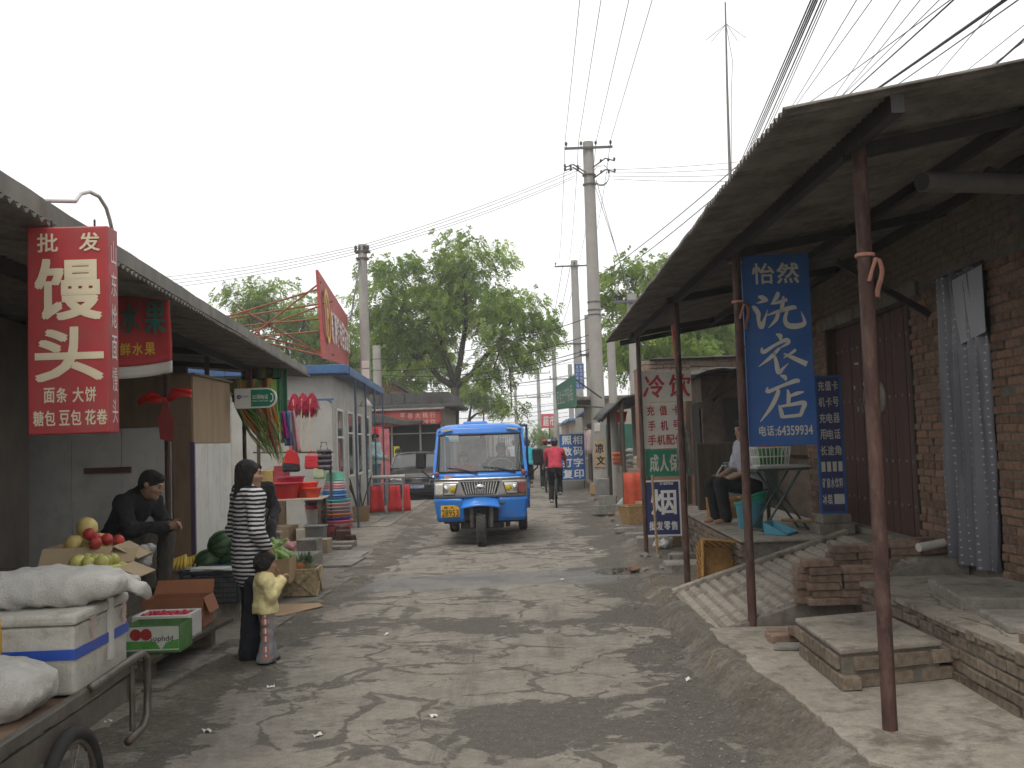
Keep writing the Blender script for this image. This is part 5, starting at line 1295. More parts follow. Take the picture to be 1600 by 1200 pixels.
for i, (x, y, z, v, lb) in enumerate(((-3.20, 10.0, .735, 1.12, "largest watermelon on top of the pile beside the white kiosk panel"), (-3.34, 9.96, .575, 1.0, "watermelon at the lower front of the pile nearest the kiosk"), (-3.08, 9.98, .575, 1.0, "watermelon at the lower front of the pile nearest the striped woman"), (-3.0, 10.22, .70, 1.05, "watermelon at the back of the pile behind the striped woman's arm"), (-2.9, 10.05, .6, .95, "watermelon at the end of the pile hidden behind the striped woman"), (-3.28, 10.2, .58, 1.0, "watermelon buried behind the top one in the pile"))):
    o = bpy.data.objects.new("watermelon", me); COL.objects.link(o); o.location = (x, y, z); o.scale = (v, v, v * 1.05); o.rotation_euler = (q.uniform(1.2, 1.9), q.uniform(-.5, .5), q.uniform(0, 6)); tag(o, lb, "watermelon", "pile of watermelons")
bb = empty("banana_box", (-3.56, 9.98, .40), R(-5), "white tray box of bananas at the kiosk corner", "box")
k = MB(); k.box((0, 0, .05), (.26, .22, .1)); k.build("wood_base", M_CARD, bb); k = MB(); k.box((0, 0, .105), (.27, .23, .01)); k.box((.13, 0, .14), (.012, .23, .07), (0, .35, 0)); k.box((0, -.115, .125), (.27, .012, .04)); k.build("white_tray", M_FOAMW, bb)
M_BAN = mat("banana_skin", (.58, .40, .05), .5, .2, 10)
for hnd in range(2):
    k_ = empty("banana_bunch", (-3.60 + .08 * hnd, 9.95 + .07 * hnd, .52), R(30 * hnd), ["bunch of bananas at the front of the white tray", "bunch of bananas at the back of the white tray"][hnd], "bananas", "bananas in the white tray")
    for i in range(5):
        a = -.5 + i * .25; pts = [(.02 * i - .04, .0, .10), (.02 * i - .04 + .03 * math.sin(a), -.05, .09 + .01 * i), (.02 * i - .04 + .06 * math.sin(a), -.11, .05), (.02 * i - .04 + .08 * math.sin(a), -.14, .0)]
        MB().tube(pts, [.008, .018, .018, .006], 8).build("banana", M_BAN, k_, smooth=True)
# --- greens under film behind the woman
k = carton("greens_box", "box of leafy greens under clear film behind the striped woman", (-2.98, 11.05, .222), (.42, .42, .26), R(3), M_CARD, None, False)
F = Field(.014); q = random.Random(2)
for i in range(12): F.cone((q.uniform(-.16, .16), q.uniform(-.16, .16), .25), (q.uniform(-.2, .2), q.uniform(-.2, .2), .36 + q.uniform(0, .1)), .05, .02, .03)
ob = link_mesh("cabbage_heap", F.mesh("cabbage_heap", True, .012, 70.), mat("pale_cabbage", (.22, .33, .10), .5, .35, 16), None, (-2.98, 11.05, .22)); tag(ob, "pale green leafy vegetables heaped in the carton behind the woman", "vegetables")
# --- pineapples in a wicker crate
basket("pineapple_crate", "square woven crate of pineapples standing on the ground by the child", (-2.76, 11.42, .015), (.38, .36, .30), R(3), mat("pale_wicker", (.36, .28, .16), .8, .3, 30, bump=.3), .95, True, 6, 7)
M_PINE = mat("pineapple_skin", (.36, .13, .03), .7, .4, 60, bump=.8, bscale=70); M_PINEG = mat("green_pineapple_skin", (.12, .12, .04), .7, .4, 60, bump=.8, bscale=70); M_PLEAF = mat("pineapple_leaf", (.06, .12, .05), .6, .3, 10)
for i, (x, y, z, mm, lb) in enumerate(((-2.76, 11.33, .32, M_PINE, "orange pineapple in the middle of the woven crate"), (-2.87, 11.36, .31, M_PINEG, "dull green pineapple at the kiosk side of the woven crate"), (-2.65, 11.34, .31, M_PINEG, "dark pineapple with spiky crown at the road side of the crate"), (-2.72, 11.5, .31, M_PINEG, "pineapple at the back of the woven crate"))):
    pn = empty("pineapple", (x, y, z), q.uniform(0, 6), lb, "pineapple", "pineapples in the woven crate")
    MB().ell((0, 0, 0), (.06, .06, .075), 16, 10).build("fruit", mm, pn, smooth=True)
    k = MB(); qq = random.Random(i)
    for j in range(16):
        a = qq.uniform(0, 6.28); e = qq.uniform(.2, 1.1); d = Vector((math.cos(a) * math.sin(e), math.sin(a) * math.sin(e), math.cos(e))); t = Vector((-math.sin(a), math.cos(a), 0)) * .012; p = Vector((0, 0, .065)); k.add([p - t, p + t, p + d * .07 + t * .8, p + d * .14, p + d * .07 - t * .8], [(0, 1, 2, 3, 4)])
    k.build("leaf_crown", M_PLEAF, pn)
k = MB(); k.prism([(-2.95, 10.05), (-2.62, 10.0), (-2.33, 10.55), (-2.42, 10.75), (-2.9, 10.7)], .016, .022, 'z'); ob = k.build("flat_cardboard", M_CARD, None); tag(ob, "flattened brown cardboard sheet on the ground beside the child", "cardboard")
for (x0, y0, x1, y1, h, lb) in ((-3.72, 13.5, -3.18, 14.4, .2, "grey concrete step block beyond the pineapple crate"), (-3.6, 14.6, -3.3, 15.0, .34, "small upright concrete block next to the grey step")):
    k = MB(); k.span((x0, y0, 0), (x1, y1, h)); ob = k.build("step_block", M_SLAB, None, bevel=.012); tag(ob, lb, "block")
# --- public telephone sign
ph = empty("telephone_sign", (-3.585, 11.72, 2.16), R(0), "white and green public telephone sign with rounded end on the kiosk side", "sign")
W, Hh = .50, .235
out = [(0, 0)] + [(W - Hh / 2 + Hh / 2 * math.sin(a), Hh / 2 - Hh / 2 * math.cos(a)) for a in [math.pi * i / 14 for i in range(15)]] + [(0, Hh)]
MB().prism(out, 0, .03).build("board", mat("white_plastic_sign", (.66, .66, .62), .4, .04), ph)
e = .018; inn = [(.195, e)] + [(W - Hh / 2 + (Hh / 2 - e) * math.sin(a), Hh / 2 - (Hh / 2 - e) * math.cos(a)) for a in [math.pi * i / 14 for i in range(15)]] + [(.195, Hh - e)]
MB().prism(inn, -.003, 0.001).build("green_panel", mat("phone_sign_green", (.01, .19, .10), .4, .05), ph)
k = MB(); put_line(k, "公用电话", .212, .105, .40, .155, .02, -.005, .06); put_ascii(k, "PUBLIC TELEPHONE", .212, .075, .40, .092, 0., -.005)
brush(k, [(.43, .165, .02), (.452, .15, .014), (.456, .118, .014), (.45, .085, .014), (.425, .07, .022)], -.005); k.build("lettering", mat("white_print", (.7, .7, .68), .4, .03), ph)
k = MB(); k.torus((.055, -.004, .135), .02, .005, 20, 6, (math.pi / 2, 0, 0)); put_ascii(k, "CNC", .082, .127, .17, .148, .02, -.005); put_ascii(k, "0", .047, .123, .063, .147, .01, -.005); k.build("logo", M_SIGNNAVY, ph)
MB().span((-.03, .005, .08), (.0, .025, .16)).build("bracket", M_STEEL_D, ph)
# --- hanging coloured strips
sx_ = empty("strip_bundle", (-3.75, 13.1, 2.6), 0, "bundle of orange and green plastic strips hanging under the shed end", "hanging strips")
q = random.Random(9); cols = [mat("strip_green", (.06, .26, .03), .4, .2), mat("strip_orange", (.62, .13, .03), .4, .2), mat("strip_lime", (.26, .40, .03), .4, .2), mat("strip_dark_red", (.25, .03, .03), .4, .2)]
bund = [MB() for _ in cols]
for i in range(150):
    u = i / 149; ci = q.choice([0, 0, 1, 1, 2, 0, 3]); x0 = -.34 + .62 * u; end = .14 + .2 * u + q.uniform(-.06, .06); L_ = .95 + q.uniform(-.25, .2) - .15 * (1 - u)
    pts = [(x0 + (end - x0) * (t ** 2.2), .05 * math.sin(u * 20 + t * 2), -.0 - L_ * t) for t in (0, .2, .4, .6, .8, 1)]
    bund[ci].tube(pts, [.006] * 5 + [.003], 4)
for b_2, c_2 in zip(bund, cols): b_2.build("strips", c_2, sx_)["kind"] = "stuff"
MB().tube([(-.4, 0, 0), (.36, 0, 0)], .012, 8).build("rail", M_STEEL_D, sx_)
for x in (-.38, .34): MB().tube([(x, 0, 0), (x, 0, .3)], .004, 5).build("cord", M_WIRE, sx_)
# flat colour cloths up under the roof
cl = empty("cloth_strips", (-4.05, 13.7, 2.05), 0, "row of pink, yellow and green cloth lengths hanging behind the plastic strips", "cloth")
for i, c in enumerate(((.5, .05, .12), (.15, .10, .03), (.35, .38, .04), (.08, .09, .03), (.06, .32, .10), (.05, .2, .1))):
    MB().grid(lambda u, v, i=i: (i * .1 + .095 * u, .012 * math.sin(u * 6 + i), .75 * v), 5, 4).build("cloth_length", mat("cloth_%d" % i, c, .8, .15), cl, smooth=True, solid=.003)
# --- bags and towels by the strips
hb = empty("hanging_towels", (-3.42, 13.4, 1.75), 0, "blue, mint and white towels bunched on a hook by the strips", "towels")
for i, (x, c, l, wd) in enumerate(((-.06, (.12, .42, .33), .42, .1), (.03, (.12, .17, .42), .46, .16), (.1, (.6, .6, .62), .52, .12), (-.02, (.4, .02, .22), .36, .07), (.13, (.5, .25, .28), .55, .08))):
    MB().grid(lambda u, v: (x + (u - .5) * wd * (1.1 - .7 * v) + .05 * (1 - v), -.02 * i + .02 * math.sin(u * 8), .42 - l * (1 - v)), 8, 8).build("towel", mat("towel_%d" % i, c, .85, .2, 9), hb, smooth=True, solid=.006)
MB().tube([(.0, -.04, .42), (.0, -.02, .95)], .005, 5).build("cord", M_WIRE, hb)
# --- household goods on a table beyond the shed
tb = empty("goods_table", (-4.25, 17.4, .012), R(4), "pale board table carrying red plastic tubs in front of the grey shop", "table")
MB().box((0, 0, .79), (.95, .8, .03)).build("table_top", mat("pale_board", (.45, .38, .27), .7, .15), tb, bevel=.006)
for sx in (-.42, .42):
    for sy in (-.34, .34): MB().box((sx, sy, .388), (.05, .05, .776)).build("leg", M_WOODD, tb)
tub("tub", "big dark red plastic tub nearest the striped woman's face on the goods table", "tub", (-4.46, 17.25, .818), .24, .315, .27, M_REDPL, .02)
tub("tub", "orange-red plastic tub behind the big dark red tub", "tub", (-4.12, 17.45, .818), .16, .22, .26, M_ORPL, .018)
tub("tub", "small bright red tub at the road end of the goods table", "tub", (-3.95, 17.25, .818), .10, .16, .17, M_ORPL, .016)
tub("tub", "shallow crimson basket tub standing behind the tubs on the table", "tub", (-4.42, 17.62, 1.02), .2, .24, .16, mat("crimson_plastic", (.25, .015, .05), .45, .1), .014)
k = MB(); k.span((-4.65, 17.58, .818), (-4.2, 17.75, 1.02)); ob = k.build("goods_box", M_CARD, None, bevel=.004); tag(ob, "small carton under the crimson tub at the back of the goods table", "box")
# bags and dustpan hung above
for i, (x, z, a, h, c, lb) in enumerate(((-4.5, 1.28, .28, .24, (.015, .015, .02), "black shoulder bag hung above the red tubs"), (-4.12, 1.32, .22, .22, (.4, .02, .03), "shiny red bag hung beside the black bag"), (-3.9, 1.28, .24, .36, (.02, .018, .03), "dark bag with pink edge hung nearest the basin stack"), (-4.0, 1.14, .16, .2, (.33, .38, .22), "pale green and black packet standing above the small tub"))):
    F = Field(.014); [F.cone((-a * .42, 0, h * u), (a * .42, 0, h * u), .05 - .015 * u, .05 - .015 * u, .03) for u in (.08, .35, .62, .88)]; [F.cone((sg * a * .3, 0, h * .9), (sg * a * .18, 0, h * 1.35), .01, .01, .01) for sg in (-1, 1)]; F.cone((-a * .18, 0, h * 1.35), (a * .18, 0, h * 1.35), .01, .01, .01)
    ob = link_mesh("bag", F.mesh("bag", True, .004, 40.), mat("bag_%d" % i, c, .45, .2), None, (x, 18.0, z)); tag(ob, lb, "bag")
dp = empty("hanging_dustpan", (-4.5, 17.95, 1.52), 0, "red dustpan with long handle hanging on the grey wall", "dustpan"); MB().prism([(-.16, -.1), (.16, -.14), (.13, .06), (.02, .14), (-.06, .12)], 0, .05).build("pan", M_REDPL, dp, bevel=.01); MB().tube([(-.01, .02, .12), (-.01, .02, .75)], .012, 8).build("handle", M_REDPL, dp)
o_ = MB().bar((-5.2, 18.05, 1.62), (-3.75, 18.05, 1.58), .03, .03).build("goods_rail", M_WOODD, None); MB().bar((-5.1, 18.05, .0), (-5.1, 18.05, 2.9), .05, .05).build("rail_post", M_WOODD, o_); MB().bar((-3.8, 18.05, .0), (-3.8, 18.05, 1.6), .04, .04).build("rail_post", M_WOODD, o_); tag(o_, "wooden rail on posts that the bags hang from", "rail")
# --- stacked basins
BC = [((.55, .08, .10), "crimson"), ((.30, .12, .10), "dusky red"), ((.6, .12, .2), "pink"), ((.04, .05, .22), "navy"), ((.6, .2, .05), "orange"), ((.25, .2, .2), "grey"), ((.3, .28, .26), "pale grey"), ((.6, .25, .25), "salmon"), ((.1, .4, .35), "mint"), ((.03, .08, .3), "royal blue")]
z = .05
for i, (c, nm) in enumerate(BC[:9]):
    hh = .20 if i == 0 else .16; r1 = .30 - .003 * i
    ob = tub("basin", f"{nm} plastic basin number {['one','two','three','four','five','six','seven','eight','nine'][i]} up the wide lower stack by the grey corner", "basin", (-3.78, 18.3, z), r1 * .78, r1, hh, mat("basin_" + nm, c, .4, .08), .016); ob["group"] = "basins of the wide lower stack"; z += .062 if i else .08
z += .10
for i, (c, nm) in enumerate([((.03, .1, .35), "deep blue"), ((.12, .3, .5), "light blue"), ((.03, .12, .38), "mid blue"), ((.3, .45, .55), "ice blue"), ((.6, .2, .24), "rose"), ((.62, .35, .36), "blush"), ((.55, .55, .52), "white"), ((.12, .4, .28), "sea green")]):
    ob = tub("bowl", f"{nm} upturned plastic bowl in the narrow stack on top of the basins", "bowl", (-3.80 + .004 * i, 18.3, z + .17), .15, .235 - .008 * i, .15, mat("bowl_" + nm, c, .4, .08), .012, tilt=(math.pi, 0, 0)); ob["group"] = "upturned bowls on the basin stack"; z += .046
# --- buckets
z = .03
for i, (c, nm) in enumerate([((.03, .24, .48), "bright blue"), ((.5, .45, .42), "whitish"), ((.5, .03, .04), "scarlet"), ((.03, .03, .1), "midnight blue"), ((.55, .05, .05), "tomato red"), ((.06, .3, .3), "teal"), ((.25, .4, .45), "pale teal")]):
    ob = tub("bucket", f"{nm} bucket in the nested bucket stack beside the goods table", "bucket", (-4.12, 18.0, z), .10, .145, .27, mat("bucket_" + nm, c, .4, .08), .012, handle=.0 if i else .06); ob["group"] = "nested buckets beside the goods table"; z += .275 if i == 0 else .075
# --- low things by the step
k = MB(); k.span((-3.92, 16.5, .012), (-3.62, 16.8, .36)); k.span((-3.94, 16.48, .36), (-3.60, 16.82, .39)); ob = k.build("metal_box", mat("grey_tin", (.2, .2, .18), .5, .2, 8, metal=.4), None, bevel=.006); tag(ob, "grey tin stove box standing at the kerb beside the basins", "metal box")
for i, (x, y, r, h, lb) in enumerate(((-3.42, 17.2, .14, .24, "dark brown clay pot behind the low round stones"), (-3.5, 17.5, .15, .30, "taller dark brown pot stacked against the basins"), (-3.28, 17.1, .10, .16, "small brown pot at the road side of the clay pots"))):
    ob = MB().lathe([(r * .7, 0), (r, h * .45), (r * .85, h * .9), (r * .9, h), (r * .75, h), (r * .7, h * .85)], 20).build("clay_pot", mat("brown_glaze", (.07, .028, .02), .4, .2), None, smooth=True); ob.location = (x, y, .012); tag(ob, lb, "pot")
for i, (x, y, a, b, h, lb) in enumerate(((-3.35, 16.75, .4, .3, .1, "flat grey kerb stone lying in front of the clay pots"), (-3.3, 16.35, .35, .22, .07, "second flat kerb stone nearer the road slab"))):
    k = MB(); k.prism(jag([(x - a / 2, y - b / 2), (x + a / 2, y - b / 2), (x + a / 2, y + b / 2), (x - a / 2, y + b / 2), (x - a / 2, y - b / 2)], .012, i + 40), .012, h, 'z'); ob = k.build("kerb_stone", M_SLAB, None, bevel=.012); tag(ob, lb, "stone")
k = MB(); k.box((-4.5, 16.0, .34), (.65, .25, .04)); k.box((-4.75, 16.0, .165), (.05, .2, .31)); k.box((-4.25, 16.0, .165), (.05, .2, .31)); ob = k.build("low_bench", M_SLAB, None, bevel=.005); tag(ob, "low grey wooden bench under the goods table's near side", "bench")
# --- feather dusters on the wall bar
M_DUST = mat("crimson_feather", (.28, .01, .035), .9, .4, 40); M_STICK = mat("pale_wood_stick", (.5, .36, .2), .6, .15)
bar = MB().bar((-4.95, 18.45, 2.55), (-3.82, 18.55, 2.56), .035, .035).build("wall_bar", M_BLUE, None); MB().bar((-4.9, 18.45, 2.55), (-4.9, 19.6, 2.55), .03, .03).build("bar_bracket", M_BLUE, bar); MB().bar((-3.95, 18.55, 2.56), (-4.1, 19.7, 2.56), .03, .03).build("bar_bracket", M_BLUE, bar); tag(bar, "blue steel bar projecting from the grey shop wall", "bar")
for i, x in enumerate((-4.52, -4.36, -4.2)):
    d_ = empty("feather_duster", (x, 18.42, 2.55), 0, ["crimson feather duster hanging at the shed end of the bar", "crimson feather duster hanging in the middle of three", "crimson feather duster hanging at the road end of the bar"][i], "duster", "feather dusters on the bar")
    k = MB(); q = random.Random(i)
    for j in range(420):
        v = Vector((q.gauss(0, 1), q.gauss(0, 1), q.gauss(0, 1))).normalized(); p = Vector((v.x * .07, v.y * .07, v.z * .13 + .0)) * q.uniform(.6, 1.1); dn = Vector((v.x * .09, v.y * .09, -.13 + v.z * .06)) * q.uniform(.6, 1.2); t = v.cross(Vector((0, 0, 1))).normalized() * .016; k.add([p - t, p + t, p + dn + t * .4, p + dn * 1.1 - t * .4], [(0, 1, 2, 3)])
    k.ell((0, 0, -.0), (.05, .05, .12), 12, 8)
    o_ = k.build("feathers", M_DUST, d_); o_["kind"] = "stuff"
    MB().tube([(.0, -.11, .02), ([.09, -.03, -.05][i], -.12, -.98)], .011, 8).build("handle", M_STICK, d_)
# --- basket of sticks and rack with red cloths
basket("stick_basket", "wicker basket full of brooms and sticks by the corner of the grey shop", (-3.98, 22.0, .03), (.36, .34, .32), R(10), M_WICKER, .85, False)
for i in range(7):
    q = random.Random(i + 70); ob = MB().tube([(-3.98 + q.uniform(-.08, .08), 22.0 + q.uniform(-.08, .08), .06), (-3.98 + q.uniform(-.35, .25), 22.0 + q.uniform(-.1, .2), .75 + q.uniform(0, .5))], .014, 6).build("stick", M_WOODD, None); tag(ob, "dark broom stick leaning out of the wicker stick basket", "stick", "sticks in the wicker basket")
rk = empty("drying_rack", (-3.78, 24.3, .03), R(3), "grey tubular rack hung with red cloths near the parked black car", "rack")
M_TUBE = mat("grey_tube", (.33, .33, .32), .45, .1, 8, metal=.3)
for x in (-.4, .05, .42):
    for y in (-.2, .2): MB().tube([(x, y, 0), (x, y, .86)], .022, 8).build("upright", M_TUBE, rk)
for y in (-.2, .2):
    for z in (.06, .72, .86): MB().tube([(-.42, y, z), (.44, y, z)], .018, 8).build("rail", M_TUBE, rk)
MB().box((0, 0, .89), (.9, .46, .05)).build("paper_top", M_PAPER, rk, bevel=.01)
for i, (x, wd) in enumerate(((-.2, .3), (.23, .27), (.52, .14))): MB().grid(lambda u, v: (x + (u - .5) * wd * (1.25 - .35 * v), -.225 - .015 * math.sin(u * 9 + i), .06 + .62 * v), 12, 5).build("red_cloth", mat("red_cloth_%d" % i, (.55, .03, .03), .7, .12), rk, smooth=True, solid=.01)
fr = empty("drinks_cooler", (-5.08, 30.2, .02), R(2), "tall red drinks cooler behind the man in pale blue", "cooler")
MB().span((-.3, 0, 0), (.3, .5, 2.2)).build("cabinet", mat("cooler_red", (.6, .02, .03), .4, .08), fr, bevel=.02); MB().span((.2, -.012, .1), (.52, .02, 2.15)).build("side_panel", mat("cooler_pink_print", (.52, .16, .17), .4, .35, 5), fr, bevel=.01); MB().span((-.24, -.015, .35), (.12, .0, 1.7)).build("door", mat("cooler_door", (.5, .02, .03), .3, .1), fr, bevel=.01)
# ================================================================ people
M_SKIN = mat("skin", (.36, .21, .14), .55, .1, 12); M_LIP = mat("lips", (.27, .11, .085), .5, .05)
M_HAIR = mat("black_hair", (.012, .010, .009), .6, .5, 90, stretch=(1, 1, .08), spec=.35, bump=1., bscale=150); M_EYE = mat("dark_eye", (.012, .01, .01), .2, 0)
def stripe_material(name, a, b, n, axis=2, duty=.5, warp=.25):
    t = NT(name, .85); o = t.obj(); c = t.xyz(o)[axis]; nz = t.noise(o, 7, 3)
    v = t.m2('FRACT', t.m2('ADD', t.m2('MULTIPLY', c, n), t.m2('MULTIPLY', t.m2('SUBTRACT', nz, .5), warp * 2)))
    t.col(t.mix(t.sm(v, duty - .06, duty + .06), a, b)); t.bump(t.noise(o, 30, 4), .25, .01); return t.m
def cloth(name, c, var=.2): return mat("cloth_" + name, c, .9, var + .08, 9, bump=.6, bscale=26, dirt=tuple(min(1, v * 1.25 + .01) for v in c), dirtamt=.5, dscale=5)
REST = dict(pelvis=(0, 0, .92), chest=(0, .0, 1.20), neck=(0, .015, 1.39), head=(0, -.005, 1.53), hipL=(-.085, 0, .89), hipR=(.085, 0, .89), kneeL=(-.09, -.01, .48), kneeR=(.09, -.01, .48), ankL=(-.09, .02, .08), ankR=(.09, .02, .08),
            shL=(-.165, .01, 1.345), shR=(.165, .01, 1.345), elL=(-.215, .02, 1.08), elR=(.215, .02, 1.08), wrL=(-.22, -.04, .85), wrR=(.22, -.04, .85))
def person(label, loc, rz, pose=None, s=1., head_yaw=0., head_pitch=0., top=None, bottom=None, shoe=None, sleeve=1.0, hem=None, top_inf=.014, leg_inf=.014, hair="short", res=.009, fat=1., flare=0., toe=None, hand_dir=None, trouser_to=1., headscale=1., hat=None, curl=.6, legs=True, socks=None, hair_mat=None, collar=False, barefoot=False):
    J = dict(REST); J.update(pose or {}); J = {k: np.array(v, float) * s for k, v in J.items()}
    root = empty("person", loc, rz, label, "person")
    hs = s * headscale
    Hm = np.array((Matrix.Rotation(head_yaw, 3, 'Z') @ Matrix.Rotation(head_pitch, 3, 'X')))
    hc = J["head"]; hp = lambda x, y, z: hc + Hm @ (np.array((x, y, z)) * hs)
    # ---- skin: head, neck, trunk, arms with hands, legs, feet in one field
    B = Field(res)
    B.ell(hp(0, .012, .03), np.array((.072, .092, .088)) * hs, .03, Hm); B.ell(hp(0, -.02, -.03), np.array((.058, .072, .085)) * hs, .03, Hm)
    B.cone(hp(0, -.075, -.085), hp(0, -.06, -.08), .026 * hs, .03 * hs, .03)
    B.cone(hp(0, -.088, .02), hp(0, -.108, -.022), .009 * hs, .014 * hs, .014); B.cone(hp(-.025, -.082, .03), hp(.025, -.082, .03), .013 * hs, .013 * hs, .02)
    for sg in (-1, 1):
        B.ell(hp(sg * .074, .015, .0), np.array((.012, .02, .032)) * hs, .008, Hm); B.cone(hp(sg * .032, -.075, -.02), hp(sg * .045, -.05, -.02), .018 * hs, .02 * hs, .02)
    B.cone(hp(-.014, -.092, -.05), hp(.014, -.092, -.05), .009 * hs, .009 * hs, .012)
    B.cone(J["neck"], hp(0, .01, -.06), .052 * hs, .048 * hs, .03)
    def trunk(F, inf, k=.05):
        c, p, n = J["chest"], J["pelvis"], J["neck"]; up = (c - p) / np.linalg.norm(c - p); sh = J["shR"] - J["shL"]; sx = sh / np.linalg.norm(sh); fw = np.cross(sx, up); M3 = np.stack([sx, fw, up], 1)
        hx = J["hipR"] - J["hipL"]; hx /= np.linalg.norm(hx); M2 = np.stack([hx, np.cross(hx, up), up], 1)
        F.ell(c + up * .03 * s, np.array((.15 * fat, .105 * fat, .17)) * s + inf, k, M3); F.ell((c + p) / 2, np.array((.13 * fat, .098 * fat, .15)) * s + inf, k, M3); F.ell(p, np.array((.152 * fat, .112 * fat, .12)) * s + inf, k, M2)
        F.cone(J["shL"], J["shR"], .058 * s + inf, .058 * s + inf, k); F.cone(c + up * .08 * s, n, .08 * s + inf, .055 * s + inf * .6, k)
    trunk(B, -.004)
    HD = {}
    for sd in "LR":
        a, b, c = J["sh" + sd], J["el" + sd], J["wr" + sd]
        B.cone(a, b, .047 * s, .038 * s, .03); B.cone(b, c, .039 * s, .027 * s, .02)
        d = (c - b) / np.linalg.norm(c - b)
        if hand_dir and sd in hand_dir: d = np.array(hand_dir[sd], float); d /= np.linalg.norm(d)
        side = np.cross(d, np.array((0, 1, .2))); side = side / (np.linalg.norm(side) + 1e-9); nrm = np.cross(side, d)
        if sd == "L": nrm = nrm
        pc = c + d * .05 * s; B.ell(pc, np.array((.036, .018, .05)) * s, .012, np.stack([side, nrm, d], 1))
        for i in range(4):
            off = side * (-.027 + .018 * i) * s; l = (.034, .04, .037, .028)[i] * s; p0 = c + d * .085 * s + off; p1 = p0 + d * l; cd = d * math.cos(curl) + nrm * math.sin(curl) * -1; p2 = p1 + cd * l * .85; cd2 = d * math.cos(curl * 2) - nrm * math.sin(curl * 2)
            B.cone(p0, p1, .0088 * s, .0082 * s, .004); B.cone(p1, p2, .0082 * s, .0075 * s, .004); B.cone(p2, p2 + cd2 * l * .6, .0075 * s, .0065 * s, .004)
        ts = -1 if sd == "R" else 1
        t0 = c + d * .025 * s + side * .028 * s * ts; t1 = t0 + (d * .7 + side * .7 * ts - nrm * .3) * .038 * s; B.cone(t0, t1, .0115 * s, .0095 * s, .006); B.cone(t1, t1 + (d * .9 + side * .15 * ts - nrm * .4) * .03 * s, .0095 * s, .0075 * s, .005)
        if legs:
            h, k_, an = J["hip" + sd], J["knee" + sd], J["ank" + sd]
            B.cone(h, k_, .078 * s * fat, .052 * s, .03); B.cone(k_, k_ * .55 + an * .45 + 0, .05 * s, .05 * s, .02); B.cone(k_ * .55 + an * .45, an, .048 * s, .033 * s, .02)
            td = np.array((0, -1, 0)) if toe is None else np.array(toe.get(sd, (0, -1, 0)), float); td = td / np.linalg.norm(td); HD[sd] = td
            B.cone(an + np.array((0, 0, -.035)) * s - td * .03 * s, an + td * .13 * s + np.array((0, 0, -.05)) * s, .034 * s, .026 * s, .02)
    me = B.mesh("body"); me.materials.append(M_SKIN); me.materials.append(M_LIP)
    co = np.zeros(len(me.vertices) * 3, np.float32); me.vertices.foreach_get("co", co); co = co.reshape(-1, 3)
    body = link_mesh("body", me, None, root)
    fidx = np.zeros(len(me.loops), np.int32); me.loops.foreach_get("vertex_index", fidx); fc = co[fidx.reshape(-1, 4)].mean(1); lip = hp(0, -.101, -.051)
    mi = (np.abs((fc - lip) @ Hm) < np.array((.022, .014, .009)) * hs).all(1).astype(np.int32); me.polygons.foreach_set("material_index", mi)
    for sg in (-1, 1):
        k = MB(); k.ell(hp(sg * .031, -.086, .008), (.011 * hs, .007 * hs, .0065 * hs), 10, 6, tuple(Matrix(Hm.tolist()).to_euler())); k.build("eye", M_EYE, body, smooth=True)
        k = MB(); k.tube([hp(sg * .016, -.0945, .03), hp(sg * .034, -.0925, .034), hp(sg * .048, -.08, .028)], .0035 * hs, 5); k.build("eyebrow", M_HAIR, body)
    # ---- hair
    Hf = Field(min(res, .009))
    Hf.ell(hp(0, .018, .04), np.array((.083, .1, .09)) * hs, .02, Hm)
    if hair == "short": Hf.ell(hp(0, .06, -.01), np.array((.07, .05, .06)) * hs, .03, Hm); Hf.ell(hp(0, -.045, .085), np.array((.06, .05, .035)) * hs, .02, Hm)
    if hair == "bob": Hf.ell(hp(0, .03, -.01), np.array((.092, .09, .085)) * hs, .03, Hm); Hf.ell(hp(0, -.04, .07), np.array((.07, .06, .04)) * hs, .02, Hm)
    if hair == "long":
        Hf.ell(hp(0, .025, -.02), np.array((.08, .08, .1)) * hs, .03, Hm); Hf.cone(hp(0, .042, -.05), hp(0, .055, -.15), .068 * hs, .054 * hs, .04); Hf.cone(hp(-.05, .035, -.14), hp(-.06, .03, -.225), .038 * hs, .012 * hs, .03); Hf.cone(hp(.045, .035, -.14), hp(.055, .02, -.24), .038 * hs, .012 * hs, .03); Hf.cone(hp(.0, .06, -.14), hp(0, .07, -.225), .045 * hs, .018 * hs, .03)
        for sg in (-1, 1): Hf.cone(hp(sg * .07, -.005, -.02), hp(sg * .075, -.0, -.16), .02 * hs, .022 * hs, .02)
    fcx = {"short": (.07, .075, .105), "bob": (.058, .07, .095), "long": (.056, .07, .1)}[hair]
    Hf.p.append((hp(0, -.09, -.028), np.array(fcx) * hs, 0, 0, -1., Hm))
    hm = Hf.mesh("hair", True, .0025, 110.); ho = link_mesh("hair", hm, hair_mat or M_HAIR, root)
    if hair == "long":
        k = MB(); q = random.Random(5)
        for i in range(150):
            a = q.uniform(-.35, 3.5); ca, sa = math.cos(a), math.sin(a); l = q.uniform(.16, .31); k.tube([hp(.07 * ca, .02 + .07 * sa, .0), hp(.079 * ca, .03 + .075 * sa, -.06), hp(.07 * ca, .04 + .07 * sa, -.14), hp(.062 * ca + q.uniform(-.012, .012), .045 + .065 * sa + q.uniform(-.012, .012), -l)], [.005 * hs, .006 * hs, .005 * hs, .0012], 4)
        k.build("hair_strands", hair_mat or M_HAIR, ho)["kind"] = "stuff"
